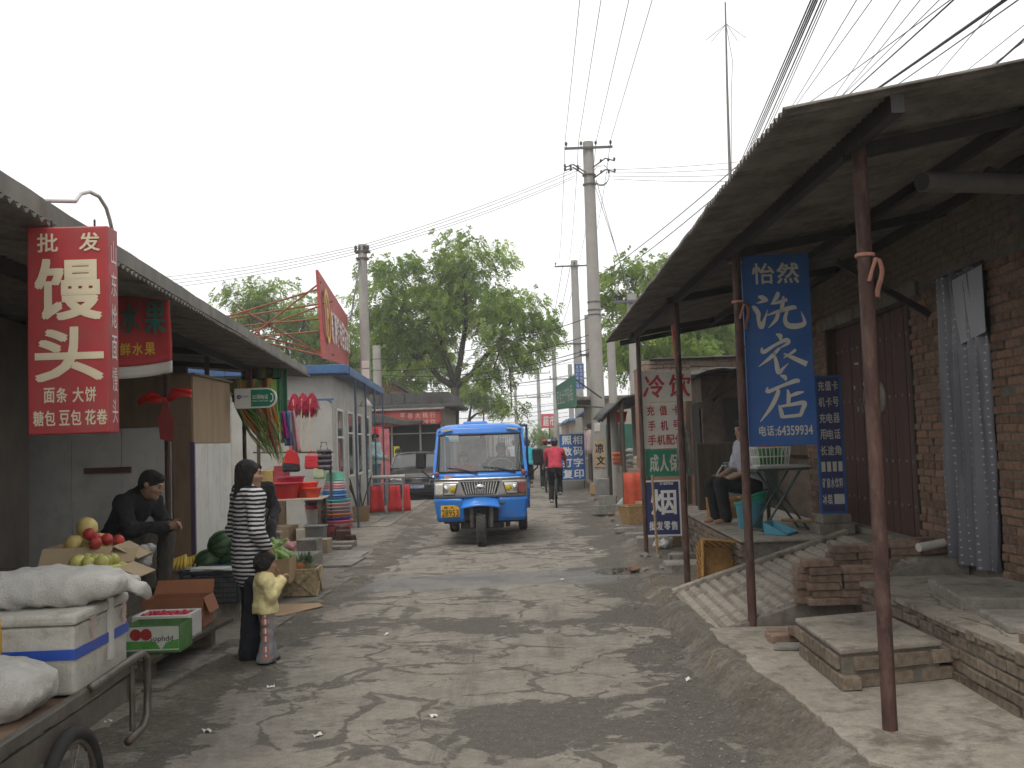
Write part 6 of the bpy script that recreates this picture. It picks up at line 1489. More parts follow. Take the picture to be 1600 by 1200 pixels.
    if hat: 
        F = Field(.008); F.ell(hp(0, .015, .05), np.array((.1, .13, .088)) * hs, .02, Hm); F.cut.append(lambda X, Y, Z: -((X - hp(0, 0, .03)[0]) * Hm[0, 2] + (Y - hp(0, 0, .03)[1]) * Hm[1, 2] + (Z - hp(0, 0, .03)[2]) * Hm[2, 2]))
        h_o = link_mesh("helmet", F.mesh("helmet"), hat, root)
        for sg in (-.5, 0, .5): MB().tube([hp(sg * .08, -.09, .105), hp(sg * .09, .0, .143), hp(sg * .09, .1, .115)], .012 * hs, 6).build("vent", M_BLK, h_o)
    # ---- clothes
    if top is not None:
        T = Field(max(res, .009)); trunk(T, top_inf + .006)
        for sd in "LR":
            a, b, c = J["sh" + sd], J["el" + sd], J["wr" + sd]
            if sleeve <= .5: T.cone(a, a + (b - a) * sleeve * 2, .055 * s + top_inf, .054 * s + top_inf, .035)
            else: T.cone(a, b, .053 * s + top_inf, .044 * s + top_inf, .035); T.cone(b, b + (c - b) * (sleeve - .5) * 2, .045 * s + top_inf, .035 * s + top_inf * (1.1 if sleeve < .95 else 1.), .025)
        if hem is not None:
            p = J["pelvis"]; T.ell(np.array((p[0], p[1], p[2] - .13 * s)), np.array((.165 * fat, .125 * fat, .2)) * s + top_inf, .06); T.cut.append(lambda X, Y, Z: hem * s - Z)
        else:
            up_ = J["chest"] - J["pelvis"]; up_ /= np.linalg.norm(up_); o_ = J["pelvis"] - up_ * .045 * s; T.cut.append(lambda X, Y, Z: -((X - o_[0]) * up_[0] + (Y - o_[1]) * up_[1] + (Z - o_[2]) * up_[2]))
        if collar: T.cone(J["neck"] - np.array((0, .0, .02)) * s, J["neck"] + np.array((0, .005, .03)) * s, .066 * s, .062 * s, .02)
        link_mesh("shirt", T.mesh("shirt", True, .006, 30.), top, root)
    if bottom is not None and legs:
        T = Field(max(res, .009)); p = J["pelvis"]; hx = J["hipR"] - J["hipL"]; hx /= np.linalg.norm(hx); up = J["chest"] - p; up /= np.linalg.norm(up)
        T.ell(p, np.array((.152 * fat, .115 * fat, .11)) * s + leg_inf, .04, np.stack([hx, np.cross(hx, up), up], 1))
        for sd in "LR":
            h, k_, an = J["hip" + sd], J["knee" + sd], J["ank" + sd]; e = k_ + (an - k_) * trouser_to
            T.cone(h, k_, .084 * s * fat + leg_inf, .058 * s + leg_inf, .04); T.cone(k_, e, .057 * s + leg_inf, (.052 if trouser_to > .8 else .06) * s + leg_inf + flare, .03)
        zc = min(J["ankL"][2], J["ankR"][2]) - .055 * s
        T.cut.append(lambda X, Y, Z: zc - Z)
        link_mesh("trousers", T.mesh("trousers", True, .0055, 30.), bottom, root)
    if shoe is not None and legs:
        for sd in "LR":
            an = J["ank" + sd]; td = HD[sd]; F = Field(.008); z_ = np.array((0, 0, 1.)) * s
            F.cone(an - z_ * .04 - td * .045 * s, an + td * .13 * s - z_ * .048, .043 * s, .036 * s, .03); F.cone(an + z_ * .0, an - z_ * .04, .036 * s, .042 * s, .03)
            base = an[2] - .08 * s; F.cut.append(lambda X, Y, Z, base=base: base - Z); link_mesh("shoe", F.mesh("shoe"), shoe, root)
    return root
# --- man in a dark jacket sitting in front of the kiosk
SEAT = dict(pelvis=(0, .06, .42), chest=(0, -.13, .69), neck=(0, -.255, .845), head=(0, -.35, .925), hipL=(-.09, .02, .42), hipR=(.09, .02, .42), kneeL=(-.13, -.42, .48), kneeR=(.13, -.40, .47), ankL=(-.12, -.40, .085), ankR=(.13, -.36, .085), shL=(-.19, -.21, .775), shR=(.19, -.21, .775), elL=(-.235, -.32, .56), elR=(.235, -.30, .57), wrL=(-.055, -.52, .565), wrR=(.055, -.50, .575))
person("man in dark jacket and brown trousers sitting hunched before the plywood kiosk", (-3.93, 9.25, .40), R(72), SEAT, 1.06, R(18), R(24), cloth("black_jacket", (.013, .013, .016)), cloth("brown_trousers", (.06, .052, .042)), mat("black_shoe", (.012, .011, .011), .5, .1), 1., None, .022, .016, "short", .009, 1.05, hand_dir={"L": (.5, -.8, .1), "R": (-.5, -.8, .1)}, curl=.9, collar=True)
k = empty("stool", (-3.98, 9.25, .40), R(72), "low wooden stool under the seated man in the dark jacket", "stool"); MB().box((0, .06, .30), (.32, .26, .03)).build("seat", M_WOODD, k, bevel=.005)
for a in (-.12, .12):
    for b in (-.03, .15): MB().box((a, b, .143), (.035, .035, .286)).build("leg", M_WOODD, k)
# --- woman in the striped tunic
WOM = dict(chest=(0, .0, 1.19), elR=(.235, .045, 1.06), wrR=(.235, -.085, .86), elL=(-.23, .03, 1.07), wrL=(-.20, -.10, .88), ankL=(-.075, .05, .08), ankR=(.095, -.03, .08), kneeL=(-.08, .01, .47), kneeR=(.085, -.03, .48))
person("woman in black and white striped tunic and dark trousers standing at the roadside", (-2.37, 8.08, .0), R(128), WOM, .962, R(-18), R(4), stripe_material("navy_white_stripes", (.012, .012, .025), (.62, .61, .6), 30., 2, .52, .35), cloth("navy_trousers", (.008, .009, .015)), mat("black_shoe_dull", (.014, .013, .014), .5, .1), .80, .60, .020, .012, "long", .008, .96, flare=.022, hand_dir={"R": (.05, -.3, -1), "L": (.1, -.3, -1)}, curl=.35)
# --- small child
CH = dict(pelvis=(0, 0, .80), chest=(0, .0, 1.08), neck=(0, .01, 1.25), head=(0, -.01, 1.44), hipL=(-.1, 0, .77), hipR=(.1, 0, .77), kneeL=(-.11, -.01, .42), kneeR=(.11, -.03, .42), ankL=(-.11, .03, .085), ankR=(.12, -.06, .085), shL=(-.165, .01, 1.2), shR=(.165, .01, 1.2), elL=(-.22, -.07, .99), elR=(.22, -.08, 1.0), wrL=(-.08, -.23, 1.18), wrR=(.09, -.24, 1.18))
chm = person("small child in pale yellow jumper and grey striped trousers beside the striped woman", (-2.21, 7.93, 0), R(112), CH, .535, R(10), R(6), cloth("pale_yellow_jumper", (.62, .54, .27), .1), cloth("grey_track_trousers", (.24, .24, .25), .15), mat("brown_trainer", (.07, .05, .04), .7, .3), 1., .73, .02, .010, "bob", .006, 1.08, hand_dir={"L": (.7, -.5, .6), "R": (-.7, -.5, .6)}, curl=1.0, headscale=1.42, flare=.03)
k = MB(); k2 = MB()
for i, z in enumerate((.39, .335, .265, .205, .125, .065)):
    for j, dx in enumerate((-.012, .0, .012)):
        (k if j != 1 else k2).add([(-.121 + .03 * (z - .1), .015 + dx * 1.3 - .006, z - .02), (-.121 + .03 * (z - .1), .015 + dx * 1.3 + .006, z - .02), (-.118 + .03 * (z - .1), .015 + dx * 1.3 + .006, z + .022), (-.118 + .03 * (z - .1), .015 + dx * 1.3 - .006, z + .022)], [(0, 1, 2, 3)])
k.build("orange_stripe", mat("orange_stripe", (.62, .12, .05), .7, .05), chm, solid=.004); k2.build("white_stripe", mat("white_stripe", (.65, .62, .58), .7, .05), chm, solid=.004)
# --- man in pale blue by the pole
person("man in pale blue shirt and grey trousers standing by the red cooler", (-4.62, 28.0, .25), R(70), dict(elL=(-.22, -.02, 1.1), wrL=(-.1, -.24, 1.02), elR=(.22, -.02, 1.1), wrR=(.1, -.24, 1.0)), 1.06, R(10), R(12), cloth("pale_blue_shirt", (.33, .45, .47), .12), cloth("grey_trousers", (.14, .16, .17)), mat("dark_shoe", (.02, .018, .016), .6, .1), 1., .86, .022, .018, "short", .012, 1., flare=.01)
k = MB(); k.span((-5.0, 27.6, .015), (-4.25, 28.5, .248)); ob = k.build("kerb_block", M_CONC_D, None, bevel=.01); tag(ob, "raised concrete block that the pale blue man stands on", "block")
# --- seated people
SITUP = dict(pelvis=(0, .06, .42), chest=(0, .02, .73), neck=(0, .0, .92), head=(0, -.03, 1.06), hipL=(-.09, .02, .42), hipR=(.09, .02, .42), kneeL=(-.12, -.40, .46), kneeR=(.12, -.40, .46), ankL=(-.11, -.36, .085), ankR=(.11, -.34, .085), shL=(-.17, .01, .87), shR=(.17, .01, .87), elL=(-.24, -.05, .62), elR=(.24, -.05, .62), wrL=(-.15, -.30, .52), wrR=(.15, -.30, .52))
person("seller in pale grey shirt and dark trousers sitting behind the rusty post", (2.50, 12.35, .59), R(-75), SITUP, 1.06, R(10), R(10), cloth("pale_grey_shirt", (.36, .37, .42), .12), cloth("black_trousers", (.012, .012, .014)), None, .42, None, .02, .016, "short", .009, 1.1, curl=.8)
k = empty("stool", (2.54, 12.35, .59), R(-75), "small wooden stool under the seller in the grey shirt", "stool"); MB().box((0, .06, .29), (.3, .26, .03)).build("seat", M_WOODD, k, bevel=.005)
for a in (-.12, .12):
    for b in (-.03, .15): MB().box((a, b, .139), (.035, .035, .278)).build("leg", M_WOODD, k)
person("dark-haired person in black sitting half hidden behind the kiosk's white panels", (-3.72, 12.9, .225), R(25), SITUP, 1.08, R(30), R(14), cloth("charcoal_top", (.016, .016, .02)), cloth("dark_grey_trousers", (.03, .032, .038)), mat("dull_shoe", (.02, .02, .02), .6, .1), 1., None, .02, .016, "short", .011)
k = empty("stool", (-3.72, 12.9, .225), R(25), "low stool under the person behind the kiosk", "stool"); MB().box((0, .06, .3), (.3, .26, .03)).build("seat", M_WOODD, k, bevel=.005)
for a in (-.12, .12):
    for b in (-.03, .15): MB().box((a, b, .143), (.035, .035, .286)).build("leg", M_WOODD, k)
person("person in beige shirt sitting in the shop doorway behind the black car", (-4.75, 33.2, .25), R(80), SITUP, 1.1, 0, R(8), cloth("beige_shirt", (.24, .22, .19)), cloth("taupe_trousers", (.08, .075, .07)), mat("tan_shoe", (.06, .05, .04), .6, .1), 1., None, .02, .016, "short", .014)
k = MB(); k.span((-5.05, 32.95, .015), (-4.55, 33.45, .55)); ob = k.build("seat_box", M_CARD, None, bevel=.01); tag(ob, "box seat under the person behind the black car", "box")
# ================================================================ vehicles
def glass_material(name, tint, refl):
    m = bpy.data.materials.new(name); m.use_nodes = True; N, L = m.node_tree.nodes, m.node_tree.links
    for x in list(N): N.remove(x)
    o = N.new("ShaderNodeOutputMaterial"); t = N.new("ShaderNodeBsdfTransparent"); t.inputs[0].default_value = (*tint, 1); g = N.new("ShaderNodeBsdfGlossy"); g.inputs["Roughness"].default_value = .03; d = N.new("ShaderNodeBsdfDiffuse"); d.inputs[0].default_value = (.45, .46, .45, 1)
    f = N.new("ShaderNodeFresnel"); f.inputs[0].default_value = 1.5; a = N.new("ShaderNodeMath"); a.operation = 'ADD'; a.inputs[1].default_value = refl; L.new(f.outputs[0], a.inputs[0])
    m1 = N.new("ShaderNodeMixShader"); m1.inputs[0].default_value = .1; L.new(t.outputs[0], m1.inputs[1]); L.new(d.outputs[0], m1.inputs[2])
    m2 = N.new("ShaderNodeMixShader"); L.new(a.outputs[0], m2.inputs[0]); L.new(m1.outputs[0], m2.inputs[1]); L.new(g.outputs[0], m2.inputs[2]); L.new(m2.outputs[0], o.inputs[0]); return m
M_GLASS = glass_material("dusty_windscreen_glass", (.80, .82, .82), .06)
M_TBLUE = mat("truck_blue_paint", (.016, .17, .58), .32, .08, 3, dirt=(.11, .15, .22), dirtamt=.45, dscale=7, coat=.35)
M_CHROME = mat("dull_chrome", (.55, .55, .54), .22, .1, 8, metal=.9); M_SILVER = mat("silver_plastic", (.36, .35, .33), .4, .1, 8, metal=.4)
M_LENS = mat("clear_lamp_lens", (.75, .74, .68), .12, .2, 30, metal=.3); M_AMBER = mat("amber_lamp", (.5, .36, .03), .2, .2, 30); M_TAIL = mat("smoked_red_lens", (.22, .07, .07), .2, .2)
M_SEAL = mat("black_rubber_seal", (.012, .012, .013), .6, .1); M_UNDER = mat("dirty_undercarriage", (.05, .046, .04), .85, .35, 12)
M_PLATEY = mat("yellow_plate", (.60, .34, .02), .5, .1, 20); M_TYRE = mat("dusty_tyre", (.055, .05, .044), .9, .3, 18, bump=.4)
tk = empty("three_wheeled_truck", (-1.0, 16.25, 0), R(1.0), "blue three-wheeled cargo truck with yellow plate driving down the lane", "truck")
def tp(mb, name, m, par=None, **k): return mb.build(name, m, par or tk, **k)
def hw(z): return .70 + .05 * min(1, max(0, (z - .38) / .35)) if z < 1.1 else .75 - .075 * ((z - 1.1) / .85) ** 1.3
def fy(x, z):   # front surface of the cab
    b = .10 * (abs(x) / .75) ** 3; return b + (.05 * max(0, (.75 - z)) + (.34 * max(0, z - 1.12)) if z > .75 else .12 * (.75 - z))
def front(z0, z1, nu=24, nv=8, off=0., xs=1.): return lambda u, v: ((u * 2 - 1) * hw(z0 + (z1 - z0) * v) * xs, fy((u * 2 - 1) * hw(z0 + (z1 - z0) * v) * xs, z0 + (z1 - z0) * v) - off, z0 + (z1 - z0) * v)
# front sheet with the wheel cut-out: two lower wings and an upper panel
tp(MB().grid(front(.78, 1.19), 24, 6), "front_panel", M_TBLUE, smooth=True, solid=.02)
for s_ in (-1, 1):
    def wing(u, v, s_=s_):
        z = .40 + .38 * v; xi = .27 + .02 * v; x = s_ * (xi + (hw(z) - xi) * u); return (x, fy(x, z) + .02 * (1 - v), z)
    tp(MB().grid(wing, 10, 6), "lower_wing", M_TBLUE, smooth=True, solid=.02)
    tp(MB().bar((s_ * .3, .1, .60), (s_ * .7, .105, .60), .012, .02), "crease", M_TBLUE)
    # side: sill, door, pillars
    def side(u, v): z = .42 + .73 * v; y = .10 + 1.25 * u; return (s_ * (hw(z) + .01 * math.sin(math.pi * u)), y + .02 * (1 - v), z)
    dr = tp(MB().grid(side, 8, 8), "door", M_TBLUE, smooth=True, solid=.02)
    MB().box((s_ * .775, .95, .95), (.03, .14, .03)).build("handle", M_SEAL, dr, bevel=.008)
    tp(MB().bar((s_ * .745, .12, 1.16), (s_ * .68, .42, 1.90), .055, .07), "pillar", M_TBLUE, bevel=.015)
    tp(MB().bar((s_ * .745, 1.33, 1.14), (s_ * .69, 1.33, 1.90), .05, .06), "pillar", M_TBLUE, bevel=.01)
    tp(MB().bar((s_ * .75, .72, 1.15), (s_ * .70, .74, 1.88), .03, .04), "pillar", M_SEAL)
    tp(MB().add([(s_ * .742, .2, 1.17), (s_ * .742, 1.31, 1.17), (s_ * .69, 1.31, 1.86), (s_ * .69, .46, 1.86)], [(0, 1, 2, 3)]), "side_window", M_GLASS)
# roof
tp(MB().grid(lambda u, v: ((u * 2 - 1) * .70 * (1 - .03 * (1 - min(1, v * 4))), .33 + 1.06 * v, 1.96 - .06 * abs(u * 2 - 1) ** 7 - .05 * (1 - min(1, v * 5)) ** 2 + .01 * math.sin(math.pi * u)), 20, 14), "roof", M_TBLUE, smooth=True, solid=.03)
tp(MB().grid(lambda u, v: ((u * 2 - 1) * (.69 - .01 * v), fy(0, 1.80) + .045 + .06 * abs(u * 2 - 1) ** 3 + .045 * v, 1.80 + .125 * v - .03 * abs(u * 2 - 1) ** 8 * v), 20, 4), "roof_brow", M_TBLUE, smooth=True, solid=.03)
for s_ in (-1, 1): tp(MB().box((s_ * .54, .275, 1.885), (.18, .03, .03), (0, s_ * .12, 0)), "brow_tape", mat("beige_tape", (.5, .42, .3), .7, .1))
k = MB(); k.box((-.08, .75, 2.0), (.42, .45, .05), None, .9); tp(k, "roof_vent", M_TBLUE, bevel=.02)
tp(MB().span((-.64, 1.34, .42), (.64, 1.37, 1.25)), "rear_bulkhead", M_TBLUE)
k = MB(); 
for a, b in (((-.64, 1.34, 1.25), (-.56, 1.37, 1.9)), ((.56, 1.34, 1.25), (.64, 1.37, 1.9)), ((-.56, 1.34, 1.8), (.56, 1.37, 1.9)), ((-.04, 1.34, 1.25), (.04, 1.37, 1.8))): k.span(a, b)
tp(k, "rear_window_frame", M_SEAL)
# windscreen
gw = tp(MB().grid(lambda u, v: ((u * 2 - 1) * (.672 - .02 * v), fy((u * 2 - 1) * .66, 1.2 + .60 * v) - .004, 1.2 + .60 * v), 16, 8), "windscreen", M_GLASS, smooth=True)
pts = [((u * 2 - 1) * (.680 - .02 * v), fy((u * 2 - 1) * .66, 1.2 + .60 * v) - .008, 1.2 + .60 * v) for u, v in [(i / 12, 0) for i in range(13)] + [(1, i / 6) for i in range(1, 7)] + [(1 - i / 12, 1) for i in range(1, 13)] + [(0, 1 - i / 6) for i in range(1, 7)]]
MB().tube(pts + [pts[0]], .016, 6).build("seal", M_SEAL, gw, smooth=True)
MB().box((-.45, fy(.45, 1.75) - .012, 1.745), (.22, .004, .10), (.32, 0, -.12)).build("sticker", mat("white_sticker", (.62, .66, .68), .4, .05), gw)
MB().box((-.53, fy(.5, 1.74) - .018, 1.735), (.06, .004, .08), (.32, 0, -.12)).build("sticker", mat("blue_sticker", (.1, .35, .65), .4, .05), gw)
for x0, x1 in ((-.55, -.02), (.05, .60)):
    a = (x1 - .02, fy(x1, 1.16) - .03, 1.17); b = ((x0 + x1) / 2 - .05, fy(0, 1.24) - .035, 1.255); c = (x0, fy(x0, 1.27) - .03, 1.275); tp(MB().tube([a, b, c], [.012, .009, .006], 6), "wiper", M_SEAL)
tp(MB().box((-.48, fy(.48, 1.13) - .012, 1.13), (.2, .006, .055)), "sticker", mat("pink_sticker", (.5, .3, .3), .5, .1))
# lamp band, grille, emblem
tp(MB().grid(front(1.065, 1.10, off=.022, xs=1.0), 24, 2), "chrome_strip", M_CHROME, smooth=True, solid=.015)
tp(MB().grid(front(.79, 1.06, off=.016, xs=1.0), 24, 4), "lamp_band", M_SILVER, smooth=True, solid=.012)
k = MB(); k.prism([(-.32, 1.04), (.32, 1.04), (.25, .835), (-.25, .835)], -.036, -.02); gr = tp(k, "grille", M_SEAL)
for i in range(13):
    x = -.27 + i * .045; MB().bar((x, -.042, 1.035), (x * .8, -.042, .842), .02, .02).build("grille_bar", M_CHROME if i % 1 == 0 else M_SEAL, gr)
k = MB(); k.prism([(-.36, 1.055), (.36, 1.055), (.28, .815), (-.28, .815), (-.25, .835), (.25, .835), (.32, 1.04), (-.32, 1.04)][:4] , -.026, -.018); tp(k, "grille_surround", M_SILVER)
k = MB(); k.lathe([(.085, 0), (.085, .015), (.07, .022), (1e-4, .024)], 24, (0, -.05, .935), (math.pi / 2, 0, 0), sy=.75); em = tp(k, "emblem", M_CHROME, smooth=True)
k = MB(); k.add([(-.05, -.076, .95), (0, -.076, .92), (.05, -.076, .95), (0, -.076, .955)], [(0, 1, 2, 3)]); k.build("emblem_wing", M_SEAL, em)
for s_ in (-1, 1):
    def lamp(u, v): z = .835 + .185 * v; x = s_ * ((.37 + .05 * (1 - v)) + (.60 - .37 - .05 * (1 - v)) * u); return (x, fy(x, z) - .03 - .008 * math.sin(math.pi * u) * math.sin(math.pi * v), z)
    hl = tp(MB().grid(lamp, 10, 6), "headlight", M_LENS, smooth=True, solid=.01)
    lo_ = [lamp(i / 8, 0) for i in range(9)] + [lamp(1, i / 4) for i in range(1, 5)] + [lamp(1 - i / 8, 1) for i in range(1, 9)] + [lamp(0, 1 - i / 4) for i in range(1, 5)]
    MB().tube([(p[0], p[1] - .004, p[2]) for p in lo_] , .007, 5).build("lamp_gasket", M_SEAL, hl)
    for j, (x, m_) in enumerate(((.45, M_AMBER), (.555, M_CHROME))): MB().lathe([(.052, 0), (.05, .012), (.03, .004), (.018, .014), (1e-4, .016)], 18, (s_ * x, fy(x, .93) - .042, .928), (math.pi / 2, 0, 0)).build("reflector", m_, hl, smooth=True)
    def ind(u, v): z = .83 + .195 * v; x = s_ * (.605 + .125 * u); return (x, fy(x, z) - .028, z)
    tp(MB().grid(ind, 6, 5), "indicator", M_TAIL if s_ > 0 else M_LENS, smooth=True, solid=.01)
    tp(MB().ell((s_ * .70, .03, 1.17), (.035, .03, .05), 10, 6), "marker_lamp", M_TAIL, smooth=True)
    # mirror on its arm
    tp(MB().tube([(s_ * .74, .10, 1.10), (s_ * .80, .0, 1.12), (s_ * .93, -.02, 1.24), (s_ * .94, -.02, 1.30)], .012, 8), "mirror_arm", M_SEAL, smooth=True)
    tp(MB().box((s_ * .945, -.02, 1.41), (.17, .06, .27), (0, s_ * -.06, 0)), "mirror", M_SEAL, bevel=.03, seg=3)
    tp(MB().lathe([(.04, 0), (.075, .015), (.075, .03)], 16, (s_ * .75, .2, .92), (0, s_ * math.pi / 2, 0)), "fuel_cap", M_TBLUE) if s_ > 0 else None
# plate, fender, fork, wheels
pl_ = tp(MB().box((-.50, .028, .575), (.30, .012, .185)), "number_plate", M_PLATEY, bevel=.006)
k = MB(); put_glyph(k, "冀", -.60, .615, -.535, .655, .01, .018); put_ascii(k, "R", -.485, .615, -.44, .655, .02, .018); put_ascii(k, "28953", -.635, .495, -.365, .60, .015, .018); k.build("lettering", M_SEAL, pl_)
tp(MB().grid(lambda u, v: ((u * 2 - 1) * (.26 + .06 * (1 - v)), -.20 + .34 * v + .06 * abs(u * 2 - 1) ** 2 * (1 - v), .66 + .16 * math.sin(v * 1.57) - .05 * abs(u * 2 - 1) ** 2), 16, 8), "front_fender", M_TBLUE, smooth=True, solid=.02)
for s_ in (-1, 1): tp(MB().tube([(s_ * .17, .12, .75), (s_ * .145, .06, .30)], .038, 10), "fork_leg", mat("grey_fork", (.25, .24, .22), .5, .2, metal=.3), smooth=True)
def wheel(par, c, r, w_, tag_="wheel"):
    wl_ = MB().lathe([(r * .55, -w_ * .4), (r * .88, -w_ * .5), (r * .97, -w_ * .4), (r, -w_ * .15), (r, w_ * .15), (r * .97, w_ * .4), (r * .88, w_ * .5), (r * .55, w_ * .4)], 32, c, (0, math.pi / 2, 0)).build(tag_, M_TYRE, par, smooth=True)
    k = MB()
    for i in range(30):
        a = 2 * math.pi * i / 30
        for s2 in (-1, 1): k.box((c[0] + s2 * w_ * .22, c[1] + math.sin(a + s2 * .05) * r * 1.002, c[2] + math.cos(a + s2 * .05) * r * 1.002), (w_ * .32, r * .10, .012), (-a - s2 * .05, 0, s2 * .35))
    k.build("tread", M_TYRE, wl_)["kind"] = "stuff"
    MB().lathe([(.02, -w_ * .35), (r * .3, -w_ * .3), (r * .56, -w_ * .42), (r * .56, w_ * .42), (r * .3, w_ * .3), (.02, w_ * .35)], 20, c, (0, math.pi / 2, 0)).build("rim", M_UNDER, wl_, smooth=True); return wl_
wheel(tk, (0, .06, .29), .29, .16); wheel(tk, (-.64, 2.95, .29), .29, .17); wheel(tk, (.66, 2.95, .29), .29, .17)
tp(MB().tube([(-.64, 2.95, .29), (.66, 2.95, .29)], .05, 10), "axle", M_UNDER)
k = MB(); k.span((-.62, .25, .36), (.62, 1.4, .42)); k.span((-.35, .2, .27), (.35, 1.0, .36)); k.span((-.28, .08, .42), (.28, .2, .75)); tp(k, "chassis", M_UNDER)
tp(MB().tube([(.2, .04, .70), (.38, -.1, .68)], .02, 8), "crank_stub", M_UNDER)
for x in (-.45, .42): tp(MB().bar((x, .2, .34), (x, 3.6, .34), .07, .10), "frame_rail", M_UNDER)
# cargo box with hoop frame
tp(MB().span((-.74, 1.45, .55), (.78, 3.75, .62)), "cargo_floor", M_UNDER)
for s_, x in ((-1, -.70), (1, .78)):
    tp(MB().span((x - .02, 1.45, .50), (x + .02, 3.75, 1.05)), "cargo_side", M_TBLUE, bevel=.006)
    for y in (1.47, 2.2, 2.95, 3.72): tp(MB().bar((x, y, 1.05), (x, y, 1.94), .04, .04), "frame_post", mat("dark_blue_frame", (.012, .04, .12), .5, .2))
    tp(MB().bar((x, 1.45, 1.94), (x, 3.74, 1.94), .04, .04), "frame_rail", mat("dark_blue_frame"))
tp(MB().bar((-.70, 1.47, 1.94), (.78, 1.47, 1.94), .04, .04), "frame_rail", mat("dark_blue_frame")); tp(MB().span((-.72, 1.43, .5), (.76, 1.47, 1.1)), "cargo_front", M_TBLUE)
# cab interior
tp(MB().grid(lambda u, v: ((u * 2 - 1) * .66, .20 + .25 * v, 1.14 + .03 * math.sin(3 * v)), 6, 4), "dashboard", mat("grey_dash", (.2, .2, .19), .8, .15), solid=.02)
for x, a, r_ in ((-.15, .42, .1), (.35, .3, -.2), (.0, .3, .3)): tp(MB().box((x, .27, 1.185), (a, .14, .012), (.1, 0, r_)), "paper", mat("dash_papers", (.62, .6, .5), .7, .15, 9))
tp(MB().torus((.33, .44, 1.27), .20, .014, 28, 6, (R(-38), 0, 0)), "steering_wheel", mat("pale_steering_wheel", (.35, .35, .33), .5, .1), smooth=True)
tp(MB().tube([(.33, .43, 1.26), (.33, .3, 1.05)], .025, 8), "steering_column", M_SEAL)
tp(MB().span((-.6, .75, .5), (.6, 1.2, .78)), "seat", M_SEAL, bevel=.03); tp(MB().span((-.6, 1.15, .7), (.6, 1.3, 1.25)), "seat_back", mat("seat_vinyl", (.09, .1, .12), .6, .2), bevel=.03)
tp(MB().box((-.15, 1.31, 1.52), (.42, .01, .42)), "bulkhead_poster", mat("pale_poster", (.5, .4, .36), .7, .3, 5))
DRV = dict(SITUP); DRV.update(wrL=(-.14, -.42, .72), wrR=(.14, -.42, .72), elL=(-.25, -.12, .62), elR=(.25, -.12, .62))
tw = Matrix.Translation((-1.0, 16.25, 0)) @ Matrix.Rotation(R(1.0), 4, 'Z')
d0 = tw @ Vector((.33, .95, .40)); d1 = tw @ Vector((-.32, .95, .32))
person("driver in dark shirt holding the pale steering wheel of the blue truck", d0, R(1), DRV, 1.06, 0, 0, cloth("dark_driver_shirt", (.05, .05, .055)), cloth("driver_trousers", (.03, .03, .03)), None, .5, None, .02, .014, "short", .012)
person("passenger in red top sitting beside the driver in the blue truck", d1, R(1), SITUP, 1.02, R(8), 0, cloth("red_passenger_top", (.42, .05, .05)), cloth("passenger_trousers", (.03, .03, .04)), None, .6, None, .02, .014, "bob", .012)

# ---------------------------------------------------------------- black saloon car parked at the left
car = empty("parked_car", (-3.72, 29.9, 0), R(7), "black saloon car with four-ring badge parked by the left shops", "car")
M_CARB = mat("black_car_paint", (.016, .018, .018), .25, .1, 3, dirt=(.06, .058, .05), dirtamt=.25, coat=.6)
def vp(mb, name, m, par=None, **k): return mb.build(name, m, par or car, **k)
ST = [(-.02, .70, .28, .60), (.04, .80, .22, .68), (.25, .88, .18, .80), (.9, .90, .17, .92), (1.35, .90, .17, .97), (2.4, .90, .17, .96), (3.6, .90, .17, .97), (4.4, .86, .2, .96), (4.65, .78, .28, .9)]
def body(u, v):
    i = min(len(ST) - 2, int(v * (len(ST) - 1))); t = v * (len(ST) - 1) - i; a, b = ST[i], ST[i + 1]; y, w_, zb, zt = [a[j] + (b[j] - a[j]) * t for j in range(4)]
    an = math.pi * (u * 2 - .5); c, s_ = math.cos(an), math.sin(an); ex = .38; x = w_ * math.copysign(abs(c) ** ex, c); z = (zb + zt) / 2 + (zt - zb) / 2 * math.copysign(abs(s_) ** (ex * 1.1), s_)
    return (x, y + .13 * (abs(x) / .9) ** 3 * (1 if v < .4 else -1) * (1 if v < .2 or v > .85 else 0), z)
k = MB(); k.grid(body, 48, 64); k.add([body(i / 48, 0) for i in range(48)], [tuple(range(48))]); k.add([body(i / 48, 1) for i in range(48)], [tuple(range(48))]); vp(k, "body", M_CARB, smooth=True)
GH = [(1.25, .80, .96), (2.05, .62, 1.42), (3.0, .62, 1.44), (3.9, .72, 1.0)]
vp(MB().grid(lambda u, v: ((u * 2 - 1) * .64 * (1 - .04 * abs(v - .5)), 1.95 + 1.2 * v, 1.455 - .06 * abs(u * 2 - 1) ** 3 - .05 * abs(v * 2 - 1) ** 2), 14, 8), "roof", M_CARB, smooth=True, solid=.03)
M_CGL = glass_material("car_glass", (.25, .29, .28), .03)
vp(MB().grid(lambda u, v: ((u * 2 - 1) * (.76 - .15 * v), 1.22 + .75 * v + .10 * abs(u * 2 - 1) ** 2 * (1 - v * .4), .965 + .43 * v), 12, 6), "windscreen", M_CGL, smooth=True)
